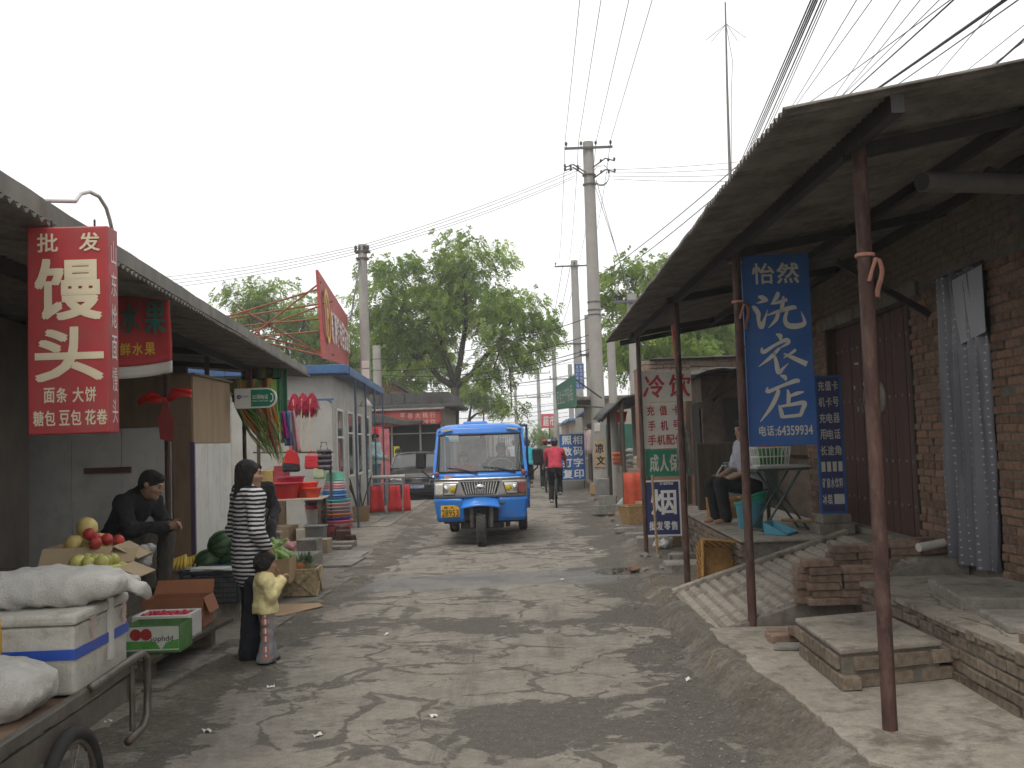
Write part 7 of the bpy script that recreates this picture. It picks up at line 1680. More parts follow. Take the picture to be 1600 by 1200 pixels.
for s_ in (-1, 1):
    vp(MB().bar((s_ * .79, 1.32, .95), (s_ * .63, 2.05, 1.40), .05, .06), "pillar", M_CARB, bevel=.01); vp(MB().bar((s_ * .80, 2.5, .96), (s_ * .64, 2.5, 1.40), .05, .06), "pillar", M_CARB); vp(MB().bar((s_ * .76, 4.0, .96), (s_ * .60, 3.15, 1.40), .06, .1), "pillar", M_CARB)
    vp(MB().add([(s_ * .80, 1.45, .96), (s_ * .80, 3.9, .96), (s_ * .64, 3.15, 1.38), (s_ * .64, 2.08, 1.38)], [(0, 1, 2, 3)]), "side_window", M_CGL)
    vp(MB().box((s_ * .98, 1.45, 1.0), (.19, .09, .13)), "mirror", M_CARB, bevel=.03, seg=3); vp(MB().bar((s_ * .86, 1.45, .97), (s_ * .95, 1.45, .98), .04, .03), "mirror_arm", M_CARB)
    def hl(u, v): x = s_ * (.46 + .36 * u); return (x, -.01 + .14 * (abs(x) / .9) ** 3 * 1.6 + .02 * v + .05 * u * u, .59 + .03 * u + (.13 + .02 * u) * v)
    vp(MB().grid(hl, 8, 4), "headlight", M_LENS, smooth=True, solid=.02)
    for y in (.85, 3.75): wheel(car, (s_ * .80, y, .31), .31, .2)
    vp(MB().lathe([(.05, 0), (.05, .02), (1e-4, .024)], 16, (s_ * .62, .02, .36), (math.pi / 2, 0, 0)), "fog_lamp", M_LENS)
gr = vp(MB().prism([(-.40, .70), (.40, .70), (.36, .50), (-.36, .50)], -.05, -.02), "grille", M_SEAL)
k = MB(); P_ = [(-.41, .71), (.41, .71), (.365, .49), (-.365, .49)]
for i in range(4): a, b = P_[i], P_[(i + 1) % 4]; k.bar((a[0], -.055, a[1]), (b[0], -.055, b[1]), .022, .022)
k.build("grille_frame", M_CHROME, gr)
for i in range(4): MB().torus((-.105 + i * .07, -.066, .615), .044, .008, 20, 6, (math.pi / 2, 0, 0)).build("ring", M_CHROME, gr, smooth=True)
for z in (.54, .66): MB().bar((-.36, -.05, z), (.36, -.05, z), .008, .012).build("slat", M_CHROME, gr)
vp(MB().prism([(-.84, .50), (.84, .50), (.82, .25), (-.82, .25)], -.045, .05), "bumper", M_CARB, bevel=.03, seg=3)
vp(MB().box((0, -.048, .30), (1.2, .01, .05)), "air_intake", M_SEAL)
np_ = vp(MB().box((0, -.06, .42), (.44, .012, .14)), "number_plate", mat("blue_plate", (.03, .05, .16), .4, .05), bevel=.004)
k = MB(); put_ascii(k, "H33069", -.13, .375, .20, .465, .02, -.068); put_glyph(k, "京", -.205, .375, -.145, .465, .02, -.068); k.build("lettering", mat("white_plate_print", (.62, .62, .6), .5, .03), np_)
vp(MB().bar((-.3, 1.28, 1.0), (.35, 1.22, .985), .012, .012), "wiper", M_SEAL)
for x, m_, ex in ((-.05, M_SEAL, 0),): vp(MB().span((-.7, 2.0, .5), (.7, 3.4, .9)), "cabin_seat", M_SEAL)

# ---------------------------------------------------------------- bicycles with riders heading away
def bicycle(label, loc, rz, cm):
    b = empty("bicycle", loc, rz, label, "bicycle"); r = .33; f, rr = (0, -.53, r), (0, .50, r); Y = (0, math.pi / 2, 0)
    for c in (f, rr):
        w_ = MB().torus(c, r - .02, .021, 36, 8, Y).build("wheel", M_RUBBER, b, smooth=True); MB().torus(c, r - .045, .009, 36, 6, Y).build("rim", M_CHROME, w_, smooth=True)
        k = MB()
        for i in range(18): a = 2 * math.pi * i / 18; k.tube([(.015 * (-1) ** i, c[1], c[2]), (0, c[1] + math.cos(a) * (r - .045), c[2] + math.sin(a) * (r - .045))], .0018, 3)
        k.build("spokes", M_CHROME, w_)["kind"] = "stuff"
    bb, st, hd, ht = (0, .08, .29), (0, .22, .78), (0, -.36, .74), (0, -.40, .86)
    for n_, a, c, t in (("down_tube", bb, hd, .017), ("top_tube", (0, .2, .72), (0, -.37, .78), .015), ("seat_tube", bb, st, .016), ("chain_stay", bb, rr, .01), ("seat_stay", (0, .2, .70), rr, .009), ("head_tube", hd, ht, .019)): MB().tube([a, c], t, 8).build(n_, cm, b)
    for s_ in (-1, 1): MB().tube([(s_ * .04, -.38, .72), (s_ * .05, -.53, r)], .011, 6).build("fork_blade", cm, b); MB().tube([(s_ * .06, .08, .29), (s_ * .06, .08 + s_ * .02, .29 - s_ * .16)], .009, 6).build("crank", M_CHROME, b); MB().box((s_ * .11, .08 + s_ * .02, .29 - s_ * .17), (.09, .08, .022)).build("pedal", M_SEAL, b)
    MB().tube([(-.30, -.30, .95), (-.22, -.40, .97), (0, -.42, .93), (.22, -.40, .97), (.30, -.30, .95)], .012, 8).build("handlebar", M_CHROME, b, smooth=True); MB().tube([(0, -.40, .85), (0, -.42, .93)], .014, 8).build("stem", M_CHROME, b); MB().tube([(0, .21, .76), (0, .24, .86)], .013, 8).build("seat_post", M_CHROME, b)
    k = MB(); k.ell((0, .28, .88), (.075, .13, .035)); k.ell((0, .15, .88), (.03, .1, .025)); k.build("saddle", M_SEAL, b, smooth=True); MB().grid(lambda u, v: ((u - .5) * .06, .5 + .365 * math.cos(2.6 * v - .2), r + .365 * math.sin(2.6 * v - .2)), 3, 14).build("mudguard", M_SEAL, b, smooth=True, solid=.004)
    return b
RIDE = dict(pelvis=(0, .28, .96), chest=(0, .14, 1.24), neck=(0, .04, 1.41), head=(0, -.01, 1.54), hipL=(-.085, .26, .94), hipR=(.085, .26, .94), kneeL=(-.10, -.08, .72), kneeR=(.10, -.04, .56), ankL=(-.11, .06, .37), ankR=(.11, .12, .19), shL=(-.165, .08, 1.36), shR=(.165, .08, 1.36), elL=(-.25, -.08, 1.15), elR=(.25, -.08, 1.15), wrL=(-.28, -.28, .985), wrR=(.28, -.28, .985))
M_HELM = mat("dark_blue_helmet", (.02, .035, .09), .35, .2)
for lb, lr, x, y, rz, top, hat, sk, cm, sl in (("bicycle ridden by the person in the red top", "cyclist in red short-sleeved top and dark blue helmet riding away", .33, 25.3, 180, (.42, .04, .07), M_HELM, .95, (.03, .03, .035), .42),
        ("bicycle ridden by the person in turquoise", "cyclist in turquoise jacket and shorts riding away beside the blue truck", -.42, 29.6, 178, (.02, .30, .36), M_HELM, .45, (.1, .1, .1), 1.),
        ("bicycle ridden by the person in dark green ahead of the turquoise cyclist", "cyclist in dark green top seen between two other riders", .12, 32.5, 181, (.06, .08, .05), mat("red_helmet", (.3, .04, .03), .4, .2), .95, (.2, .02, .02), .42),
        ("bicycle of the farthest rider ahead of the group", "farthest cyclist in pale pink top at the head of the group", .32, 37., 180, (.55, .35, .32), mat("white_helmet", (.5, .5, .48), .4, .2), .95, (.05, .05, .1), .42),
        ("bicycle of the grey rider just beyond the truck mirror", "cyclist in grey top mostly hidden by the truck mirror", -.95, 36., 180, (.3, .3, .32), M_HELM, .95, (.05, .05, .05), .42)):
    bicycle(lb, (x, y, .0), R(rz), mat("bike_%d" % int(y), cm, .4, .1))
    person(lr, (x, y, 0), R(rz), RIDE, 1.02, R(8), R(8), cloth("top%d" % int(y), top), cloth("legs%d" % int(y), (.012, .012, .015)), mat("trainer", (.25, .24, .23), .6, .4, 20), sl, None, .018, .014, "short", .012, 1.05, hat=hat, trouser_to=sk, curl=1.3)
# ================================================================ trees
def leaf_material(name, dark, light):
    m = bpy.data.materials.new(name); m.use_nodes = True; N, L = m.node_tree.nodes, m.node_tree.links; b = N["Principled BSDF"]; o = N["Material Output"]
    at = N.new("ShaderNodeAttribute"); at.attribute_name = "tint"; mx = N.new("ShaderNodeMixRGB"); mx.inputs[1].default_value = (*dark, 1); mx.inputs[2].default_value = (*light, 1); L.new(at.outputs["Fac"], mx.inputs[0]); L.new(mx.outputs[0], b.inputs["Base Color"]); b.inputs["Roughness"].default_value = .55; b.inputs["Specular IOR Level"].default_value = .3
    t = N.new("ShaderNodeBsdfTranslucent"); L.new(mx.outputs[0], t.inputs[0]); ms = N.new("ShaderNodeMixShader"); ms.inputs[0].default_value = .58; L.new(b.outputs[0], ms.inputs[1]); L.new(t.outputs[0], ms.inputs[2]); L.new(ms.outputs[0], o.inputs[0]); return m
M_LEAF = leaf_material("locust_leaf", (.12, .20, .035), (.37, .48, .11)); M_LEAF2 = leaf_material("dim_locust_leaf", (.11, .18, .035), (.32, .42, .1))
M_BARK = mat("grey_brown_bark", (.06, .05, .038), .95, .35, 12, bump=.6, bscale=25, stretch=(1, 1, .3))
def tree(label, base, fork_z, tr, blobs, n_leaf, seed, lm, group=None, lean=(0, 0), fork=None, sub=5, hubs=None):
    g = np.random.default_rng(seed); q = random.Random(seed); base = Vector(base)
    t = empty("tree", base, 0, label, "tree", group); fk = Vector(fork) - base if fork else Vector((lean[0], lean[1], fork_z))
    k = MB(); k.tube([(0, 0, -.1), (fk.x * .2, fk.y * .2, fk.z * .35), (fk.x * .6, fk.y * .6, fk.z * .7), fk], [tr * 1.25, tr, tr * .85, tr * .7], 10); tips = []
    vol = sum(b[3] * b[4] for b in blobs); V = []; T = []; HB = [Vector(h) - base for h in (hubs or [])]
    for h in HB: k.tube([fk, fk.lerp(h, .35) + Vector((0, 0, -.12)), fk.lerp(h, .7) + Vector((q.uniform(-.1, .1), 0, 0)), h], [tr * .62, tr * .5, tr * .42, tr * .34], 8)
    for (x, y, z, rx, rz_) in blobs:
        c = Vector((x, y + q.uniform(-1, 1) * rx * .5, z)) - base; ry = rx * .9
        f0 = min(HB, key=lambda h: (h - c).length) if HB else fk
        mid = f0.lerp(c, .5) + Vector((q.uniform(-.3, .3), q.uniform(-.3, .3), q.uniform(-.1, .35))); r0 = tr * (.32 + .16 * min(1.6, rx)) * (.6 if HB else 1)
        k.tube([f0, f0.lerp(mid, .5) + Vector((0, 0, .1)), mid, mid.lerp(c, .6), c], [r0, r0 * .8, r0 * .6, r0 * .4, r0 * .22], 7)
        for _ in range(sub):
            d = Vector((q.gauss(0, 1), q.gauss(0, 1), q.gauss(0, .8))).normalized(); e = c + Vector((d.x * rx, d.y * ry, d.z * rz_)) * .85; s0 = mid.lerp(c, q.uniform(.3, 1)); k.tube([s0, s0.lerp(e, .5) + Vector((0, 0, .12)), e], [r0 * .25, r0 * .16, r0 * .05], 5)
        n = int(n_leaf * rx * rz_ / vol); ncl = max(8, int(n / 260))
        cd = g.normal(size=(ncl, 3)); cd /= np.linalg.norm(cd, axis=1)[:, None]; cc = cd * (g.random((ncl, 1)) ** .33) * np.array([rx, ry, rz_]) * .95
        nsp = max(1, n // 10); ci = g.integers(0, ncl, nsp); sp = cc[ci] + np.clip(g.normal(size=(nsp, 3)), -1.7, 1.7) * np.array([.29, .29, .2]) * (.6 + .4 * min(1.5, rx))
        tint = np.clip(.45 + .22 * g.normal(size=ncl)[ci] + .12 * g.normal(size=nsp), 0, 1)
        dr = sp * np.array([1, 1, .5]); dr /= np.linalg.norm(dr, axis=1)[:, None] + 1e-6; dr = dr + g.normal(size=(nsp, 3)) * .45; dr[:, 2] -= .35; dr /= np.linalg.norm(dr, axis=1)[:, None]
        sd = np.cross(dr, g.normal(size=(nsp, 3))); sd /= np.linalg.norm(sd, axis=1)[:, None]
        org = sp + np.array(c)
        for j in range(10):
            s_ = 1 if j % 2 else -1; p = org + dr * (.045 * (j // 2 + .5)) + np.array([0, 0, -.006 * (j // 2) ** 2]); ld = sd * s_ + dr * .35 + g.normal(size=(nsp, 3)) * .15; l = .135 * g.uniform(.7, 1.2, (nsp, 1)); wv = dr * .033
            V.append(np.stack([p, p + ld * l * .5 + wv, p + ld * l, p + ld * l * .5 - wv], 1)); T.append(tint)
    k.build("trunk", M_BARK, t, smooth=True)
    V = np.concatenate(V).reshape(-1, 3); T = np.concatenate(T); F = np.arange(len(V)).reshape(-1, 4); me = arr_mesh("crown", V, F); a = me.attributes.new("tint", 'FLOAT', 'FACE'); a.data.foreach_set("value", T.astype(np.float32)); link_mesh("crown", me, lm, t)
    return t
tree("large leafy locust tree with forking dark trunk rising behind the banner shop", (-3.55, 40, 0), 3.2, .24, [(-2.5, 40.0, 9.03, 1.43, 1.17), (-3.71, 40.4, 8.17, 1.68, 1.22), (-5.76, 40.0, 8.76, 0.8, 0.8), (-6.18, 40.0, 7.48, 1.17, 1.22), (-4.71, 40.0, 6.65, 1.89, 1.17), (-2.64, 40.0, 7.09, 1.94, 1.17), (-0.98, 40.0, 6.51, 1.53, 1.02), (0.07, 40.0, 5.96, 0.71, 0.66), (-1.41, 40.0, 5.17, 1.48, 0.8), (-5.59, 40.0, 5.52, 1.48, 1.07), (-4.6, 40.6, 5.1, .8, 0.5), (-5.73, 40.0, 4.2, 1.12, 0.8), (-1.9, 40.0, 4.3, .8, 0.4), (-1.1, 39.5, 2.93, 0.66, 0.16), (-0.14, 40.0, 5.07, 0.56, 0.3)], 66000, 3, M_LEAF, "trees", fork=(-3.35, 40.1, 3.9), hubs=((-3.95, 40.2, 6.4), (-2.75, 40, 6.9), (-1.5, 39.8, 5.6), (-5.0, 40.3, 5.3)))
tree("pale green tree showing above the shed roof behind the red rooftop board", (-11.5, 46, 0), 4, .2, [(-12.09, 46.0, 8.3, 1.93, 1.17), (-10.61, 46.0, 7.59, 1.23, 1.11), (-13.44, 46.0, 8.29, 1.23, 0.94), (-11.54, 46.0, 6.13, 2.05, 1.29), (-9.44, 46.0, 6.4, 1.17, 1.3)], 36000, 5, M_LEAF, "trees")
tree("darker tree filling the gap behind the leaning grey pole and banner shop", (-8.0, 50, 0), 3, .2, [(-8.2, 50, 6.8, 1.3, 1.6), (-7.4, 50, 5.2, 1.8, 1.2), (-5.6, 50, 5.6, 1.7, 1.4), (-9.5, 50, 5.0, 1.5, 1.4), (-6.4, 50, 7.2, 1.2, 1.0)], 34000, 8, M_LEAF2, "trees")
tree("tree behind the right-hand sheds beyond the corrugated canopy", (4.4, 36, 0), 3.4, .2, [(4.0, 36.0, 7.43, 1.01, 0.69), (3.02, 36.0, 6.93, 0.69, 0.78), (3.67, 36.0, 4.83, 1.28, 1.05), (2.85, 36.0, 5.2, 0.5, 1.2), (4.41, 36.0, 6.3, 1.15, 0.92), (5.2, 36, 4.4, 1.2, .9)], 30000, 13, M_LEAF, "trees")
tree("tree seen through the gap under the far end of the canopy", (6.2, 38, 0), 3., .18, [(5.4, 38, 5.6, 1.28, 0.92), (6.6, 38, 5.5, 1.05, 0.83), (7.5, 38, 5.3, .92, .92), (6.4, 38, 4.4, 1.4, .8)], 24000, 17, M_LEAF2, "trees")
tree("small far tree with a spreading low bough beside the road's end", (-4.1, 58, 0), 3., .16, [(-3.9, 58, 4.6, 1.2, .8), (-2.9, 58, 3.9, 1.2, .5)], 9000, 21, M_LEAF2, "trees")
tree("low hazy shrub-like tree at the far end of the lane", (-.9, 90, 0), 1., .12, [(-.9, 90, 2.2, 1.5, 1.2), (.4, 92, 1.6, 1.0, .9)], 7000, 23, M_LEAF2, "trees")

# ================================================================ poles and wires
M_INS = mat("brown_insulator", (.06, .05, .05), .3, .1); M_ARM = mat("galvanised_arm", (.10, .10, .105), .5, .2, metal=.4)
def pole(label, x, y, h, r0, r1, arms=(), z0=0., group="concrete utility poles"):
    p = empty("utility_pole", (x, y, z0), 0, label, "pole", group); MB().tube([(0, 0, -.2), (0, 0, h)], [r0, r1], 16).build("shaft", M_POLE, p, auto=50)
    for (z, l, n, dy) in arms:
        a = MB().bar((-l / 2, -r1 - .03, z), (l / 2, -r1 - .03, z), .06, .07).build("crossarm", M_ARM, p)
        for i in range(n): xx = -l / 2 + .06 + i * (l - .12) / max(1, n - 1); MB().lathe([(.012, 0), (.012, .06), (.045, .07), (.03, .1), (.05, .12), (.025, .17), (1e-4, .18)], 10, (xx, -r1 - .03, z + .035)).build("insulator", M_INS, a, smooth=True)
    return p
mp = pole("tallest near concrete utility pole with paper notes standing at the right verge", 1.8, 31.1, 10.95, .235, .165, ((10.72, 1.5, 4, 0),))
k = MB()
for z, s_ in ((9.95, -1), (10.1, 1), (9.75, 1), (9.85, -1)): 
    k.tube([(s_ * .12, -.18, z), (s_ * .5, -.35, z + .22), (s_ * .78, -.45, z + .1)], .022, 6)
    for t in (.4, .65, .85): k.ell((s_ * t * .9, -.2 - .3 * t, z + .16), (.04, .04, .06), 8, 5)
k.build("bracket_fittings", M_INS, mp)["kind"] = "stuff"
for z in (9.6, 9.9, 5.9, 5.65, 5.5): MB().lathe([(.215, -.02), (.215, .02)], 16, (0, 0, z)).build("band", M_ARM, mp)
for i in range(5): a = rng.uniform(0, 6.28); MB().tube([(.5 * math.cos(a + t) * .5 + .35, -.22 - .05 * i, 9.8 + .32 * math.sin(a + t)) for t in [j * .5 for j in range(10)]], .006, 4).build("wire_loop", M_WIRE_L, mp)
MB().box((-.06, -.228, 2.02), (.17, .004, .26)).build("paper_note", M_PAPER, mp); MB().box((.02, -.232, 1.55), (.22, .006, .16)).build("torn_notice", M_CARD, mp)
MB().box((-.02, -.238, 1.18), (.36, .012, .78), (0, .05, 0)).build("cardboard_notice", mat("tan_notice", (.36, .27, .17), .8, .2, 6), mp)
k = MB(); put_glyph(k, "凉", -.15, 1.22, .11, 1.52, .04, -.25); put_glyph(k, "文", -.12, .86, .14, 1.14, .04, -.25); k.build("notice_lettering", M_BLK, mp)
pole("concrete pole with short crossarm further down the right side behind the tall pole", 1.98, 50, 10.6, .26, .17, ((10.3, 2.0, 3, 0), (6.4, 1.8, 2, 0)))
lp2 = pole("leaning-wire pole beside the red rooftop board on the left", -4.85, 28, 7.35, .165, .125, ())
k = MB(); k.box((0, 0, 7.15), (.42, .3, .05)); k.box((0, 0, 6.95), (.34, .28, .05))
for x in (-.17, -.06, .06, .17): k.lathe([(.02, 0), (.045, .04), (.045, .1), (.02, .14)], 8, (x, -.1, 7.18))
k.build("cap_fittings", M_INS, lp2)["kind"] = "stuff"
for z, h in ((3.95, .2), (3.68, .26)): MB().box((.03, -.15, z), (.2, .006, h)).build("paper_note", mat("pink_paper", (.55, .45, .42), .9, .1), lp2)
pole("grey pole standing in front of the banner shop roof", -5.84, 36.2, 5.3, .17, .15, ())
pole("thin hazy pole far down the right verge with two crossarms", 1.2, 75, 9.0, .2, .14, ((8.6, 1.6, 3, 0),))
pole("thin far pole just right of the truck roof with a crossarm", -.05, 92, 8.3, .2, .14, ((7.8, 2.2, 3, 0), (5.6, 2.2, 2, 0)))
pole("far pole with wide crossarm beside the green board", 1.95, 62, 6.3, .18, .13, ((5.4, 2.6, 3, 0),))
pole("farthest faint pole left of the lane's end", -2.6, 110, 8.0, .2, .14, ((6.6, 2.4, 3, 0),))
pole("square concrete post nearest the canopy's far corner", 2.30, 24, 5.1, .13, .12, ((4.9, .9, 2, 0),), group="square posts behind the sheds")
pole("square concrete post between the two sheds right of the tall pole", 1.99, 27.2, 4.3, .12, .11, (), group="square posts behind the sheds")
pole("slim post behind the tall pole carrying a meter box", 2.03, 40, 6.6, .15, .12, ((5.0, .8, 2, 0),), group="square posts behind the sheds")
def wire(name, label, a, b, sag, r, m=None, group=None, n=14):
    a, b = Vector(a), Vector(b); pts = [a.lerp(b, i / n) - Vector((0, 0, sag * 4 * (i / n) * (1 - i / n))) for i in range(n + 1)]
    o = MB().tube(pts, r, 5).build(name, m or M_WIRE_L, None, smooth=True); tag(o, label, "wire", group); return o
def ext(a, b, y): a, b = Vector(a), Vector(b); t = (y - a.y) / (b.y - a.y); return a + (b - a) * t
nm = ["first", "second", "third", "fourth"]
for i, (a, b) in enumerate((((1.08, 31, 10.96), (1.13, 20.7, 10.89)), ((1.5, 31, 10.94), (1.57, 20.7, 10.87)), ((2.06, 31, 10.96), (2.15, 20.7, 10.85)), ((2.51, 31, 10.98), (2.63, 20.7, 10.82)))):
    wire("overhead_wire", f"{nm[i]} of four bare wires running overhead from the tall pole, counted from the road", a, ext(a, b, -15), .12, .0085, None, "bare wires overhead from the tall pole")
    wire("overhead_wire", f"{nm[i]} bare wire from the tall pole to the next pole, counted from the road", a, (1.2 + i * .5, 49.9, 10.5), .5, .009, None, "bare wires between the two right-hand poles")
for i, z in enumerate((10.15, 10.02, 9.85, 9.75)):
    wire("cross_wire", f"{nm[i]} wire down of four from the tall pole across to the left pole", (1.55 - .1 * i, 30.9, z), (-4.85 + .05 * i, 27.9, 7.32 - .06 * i), .12, .008, None, "wires across the lane")
    wire("cross_wire", f"{nm[i]} wire down of four leaving the left pole over the sheds", (-4.85 + .05 * i, 27.9, 7.32 - .06 * i), (-24, 40, 9.4 - .22 * i), .7, .008, None, "wires over the left sheds")
    wire("cross_wire", f"{nm[i]} wire down of four leaving the tall pole towards the antenna", (2.2 + .1 * i, 30.9, 10.0 - .1 * i), (8.5, 29, 9.75 - .25 * i), .1, .008, None, "wires leaving the tall pole to the right")
wire("stay_wire", "lower sagging wire from the tall pole up over the canopy", (2.0, 30, 6.56), (4.65, 18, 7.27), .1, .012, M_WIRE_L); wire("stay_wire", "second sagging wire from the tall pole up over the canopy", (2.38, 30, 6.54), (4.28, 18, 6.76), .1, .012, M_WIRE_L)
wire("stay_wire", "wire slanting from the tall pole's fittings down to the square posts", (1.9, 30.9, 9.7), (2.3, 24, 5.0), .0, .01); wire("stay_wire", "second wire slanting from the tall pole down behind the sheds", (2.0, 30.9, 9.7), (3.4, 33, 5.0), .0, .01)
o = MB().bar((-4.9, 27.9, 6.9), (-4.9, 26.2, 5.0), .04, .04).build("brace_rod", M_ARM, None); tag(o, "steel brace rod slanting from the left pole to the red board", "rod")
q = random.Random(31)
for i in range(7):
    wire("service_cable", "black strand of the twisted cable bundle rising over the canopy corner", (5.14 + .05 * i, 26, 8.13 + q.uniform(-.06, .06)), ext((5.14 + .05 * i, 26, 8.13), (2.58 + .016 * i, 9, 5.58), -1), .02 * i, .008 if i < 5 else .005, M_WIRE, "strands of the cable bundle")
LNS = [((4.16, 16, 6.83), (2.98, 9, 5.57), .005), ((4.2, 16, 6.83), (3.11, 9, 5.56), .005), ((4.75, 16, 6.85), (3.37, 9, 5.55), .005), ((4.86, 16, 6.88), (3.54, 9, 5.54), .005), ((4.29, 16, 6.83), (3.79, 9, 5.53), .006), ((4.96, 16, 6.93), (3.83, 9, 5.53), .009), ((5.25, 16, 6.93), (4.28, 9, 5.51), .018), ((5.52, 16, 6.95), (4.39, 9, 5.5), .008), ((6.24, 16, 7.0), (4.27, 9, 5.51), .005), ((7.0, 16, 7.07), (5.48, 11, 5.95), .014), ((4.8, 16, 6.85), (3.7, 9, 5.53), .005), ((6.5, 16, 7.0), (4.75, 9, 5.5), .005), ((6.8, 16, 7.05), (5.0, 9, 5.5), .005)]
od = ["first", "second", "third", "fourth", "fifth", "sixth", "seventh and thickest", "eighth", "ninth", "tenth, a thick one", "eleventh", "twelfth", "thirteenth"]
for i, (a, b, r) in enumerate(LNS): wire("service_cable", f"{od[i]} cable fanning out above the canopy roof", ext(a, b, 21), ext(a, b, -1), .04, r, M_WIRE if r > .008 else M_WIRE_L, "cables fanned above the canopy")
for i, (xl, zl, zr) in enumerate(((-6.0, 4.8, 5.5), (-6, 4.4, 4.95), (-5.5, 4.2, 4.5), (-5, 3.9, 4.4))): wire("lane_cable", f"{nm[i]} cable down strung low across the lane before the big tree", (xl, 36, zl), (1.78, 31.3, zr), .35, .013, M_WIRE, "cables strung low across the lane")
for j, (y, n) in enumerate(((62, 5), (75, 5), (92, 4))):
    for i in range(n): wire("far_cable", "faint cable strung across the far lane among the distant poles", (-14, y + 6, 7.5 - i * .9), (3, y, 7.8 - i * 1.0 - .3 * j), .6, .016, M_WIRE_L, "faint far cables")
for i in range(3): wire("far_cable", "faint cable running down the lane between the distant poles", (1.4 + i * .4, 50, 10.4), (.6 + .3 * i, 75, 8.8), .5, .014, M_WIRE_L, "faint cables along the lane")
an = empty("antenna_mast", (3.97, 20, 3.2), 0, "tall thin bamboo antenna mast with drooping rods above the canopy", "antenna"); MB().tube([(0, 0, 0), (.0, 0, 3.5), (.03, 0, 5.5), (.07, 0, 7.2)], [.035, .03, .022, .015], 8).build("mast", mat("grey_bamboo", (.16, .15, .14), .7, .2), an)
for a in (.3, .9, 2.3, 2.8): MB().tube([(.07, 0, 6.75), (.07 + .42 * math.cos(a) * 1., .3 * math.sin(a), 6.48)], .006, 4).build("rod", M_WIRE_L, an)
MB().tube([(.07, 0, 6.7), (.16, 0, 6.0), (.1, 0, 5.2), (.03, 0, 3.6)], .006, 4).build("cable", M_WIRE_L, an)
# ================================================================ buildings further along the lane
M_TILE = mat("grey_roof_tile", (.07, .068, .066), .9, .3, 10, bump=.4); M_PLAST = mat("stained_plaster", (.27, .24, .2), .95, .2, 2.5, dirt=(.15, .13, .11), dirtamt=.5); M_PLAST2 = mat("cream_plaster", (.36, .32, .26), .95, .18, 2.5, dirt=(.2, .17, .14), dirtamt=.5)
M_BRICKF = mat("far_brick", (.23, .13, .09), .95, .25, 8); M_INSHADE = mat("painted_shop_shade", (.02, .018, .016), .9, .2); M_SHEETB = mat("blue_sheet_roof", (.12, .22, .38), .5, .15, 4); M_GREENB = mat("green_board", (.03, .12, .085), .5, .15, 3)  # the near-black shop colour paints in the shade of open fronts
def house(name, label, x0, x1, y0, y1, h, m, roof=None, openings=(), street=1, cat="building", over=.3, rh=.12):
    """openings: (y0, y1, z0, z1, kind) on the street face; street=+1 faces -x (right row), -1 faces +x"""
    b = empty(name, ((x0 + x1) / 2, (y0 + y1) / 2, 0), 0, label, cat); L_ = lambda mb, n, mm, par=None, **k: mb.build(n, mm, par or b, **k)
    cx, cy = (x0 + x1) / 2, (y0 + y1) / 2; fx = (x0 if street > 0 else x1) - cx; s_ = -street
    L_(MB().span((x0 - cx, y0 - cy, 0), (x1 - cx, y1 - cy, h)), "wall", m)
    L_(MB().span((x0 - cx - (over if street > 0 else .1), y0 - cy - .15, h), (x1 - cx + (over if street < 0 else .1), y1 - cy + .15, h + rh)), "roof", roof or M_TILE, bevel=.02)
    for (a, c, z0, z1, kind) in openings:
        o = L_(MB().span((fx + s_ * .002, a - cy, z0), (fx + s_ * .03, c - cy, z1)), kind, {"window": M_WFRAME, "door": M_WOODD}.get(kind, M_INSHADE))  # other kinds are flat dark panels, interior shade painted on the wall
        if kind == "window": MB().span((fx + s_ * .031, a - cy + .07, z0 + .07), (fx + s_ * .036, (a + c) / 2 - cy - .03, z1 - .07)).build("pane", M_GLASSD, o); MB().span((fx + s_ * .031, (a + c) / 2 - cy + .03, z0 + .07), (fx + s_ * .036, c - cy - .07, z1 - .07)).build("pane", M_GLASSD, o)
        if kind == "door": MB().span((fx + s_ * .031, a - cy + .1, z0 + .8), (fx + s_ * .05, a - cy + .16, z0 + 1.0)).build("handle", M_STUD, o)
    return b
# --- left: banner shop, low house beyond
bs = house("banner_shop", "low tiled shop with faded red banner behind the black car", -9.2, -3.35, 35.2, 40.0, 2.95, M_PLAST, M_TILE, ((35.6, 37.4, .9, 2.1, "window"),), -1, over=.5)
c_ = bs.location
def B(mb, name, m, par=None, **k):
    o = mb.build(name, m, bs, **k); o.location = -c_; return o
k = MB(); k.prism([(-9.4, 3.08), (-3.0, 3.08), (-3.2, 3.5), (-9.2, 3.5)], 35.4, 40.2); B(k, "tile_roof", M_TILE)
for i in range(14): B(MB().bar((-9.3 + i * .45, 35.36, 3.13), (-9.2 + i * .44, 35.37, 3.48), .05, .05), "tile_ridge", M_TILE)
k = MB(); k.prism([(-7.6, 3.3), (-4.6, 3.3), (-6.1, 4.35)], 39, 44); B(k, "gable", M_BRICKF)
for s_ in (-1, 1): k = MB(); k.add([(-6.1, 38.8, 4.42), (-6.1, 44.2, 4.42), (-6.1 + s_ * 1.9, 44.2, 3.2), (-6.1 + s_ * 1.9, 38.8, 3.2)], [(0, 1, 2, 3)]); B(k, "gable_roof", M_TILE, solid=.1)
def aw(u, v): return (-8.9 + 5.6 * u, 34.4 + .9 * v, 2.86 + .12 * v + .012 * math.sin(u * 5.6 / .09 * 6.28))
B(MB().grid(aw, 400, 3), "awning_sheet", M_ASBESTOS, smooth=True, solid=.01)
B(MB().span((-8.8, 35.1, .0), (-3.5, 35.19, 2.4)), "shop_opening", M_INSHADE)  # flat dark panel, the shop's inner shade put in as colour
for x in (-6.2, -5.2, -4.2, -3.45): B(MB().bar((x, 35.05, 0), (x, 35.05, 2.4), .06, .06), "shop_post", M_SILVER)
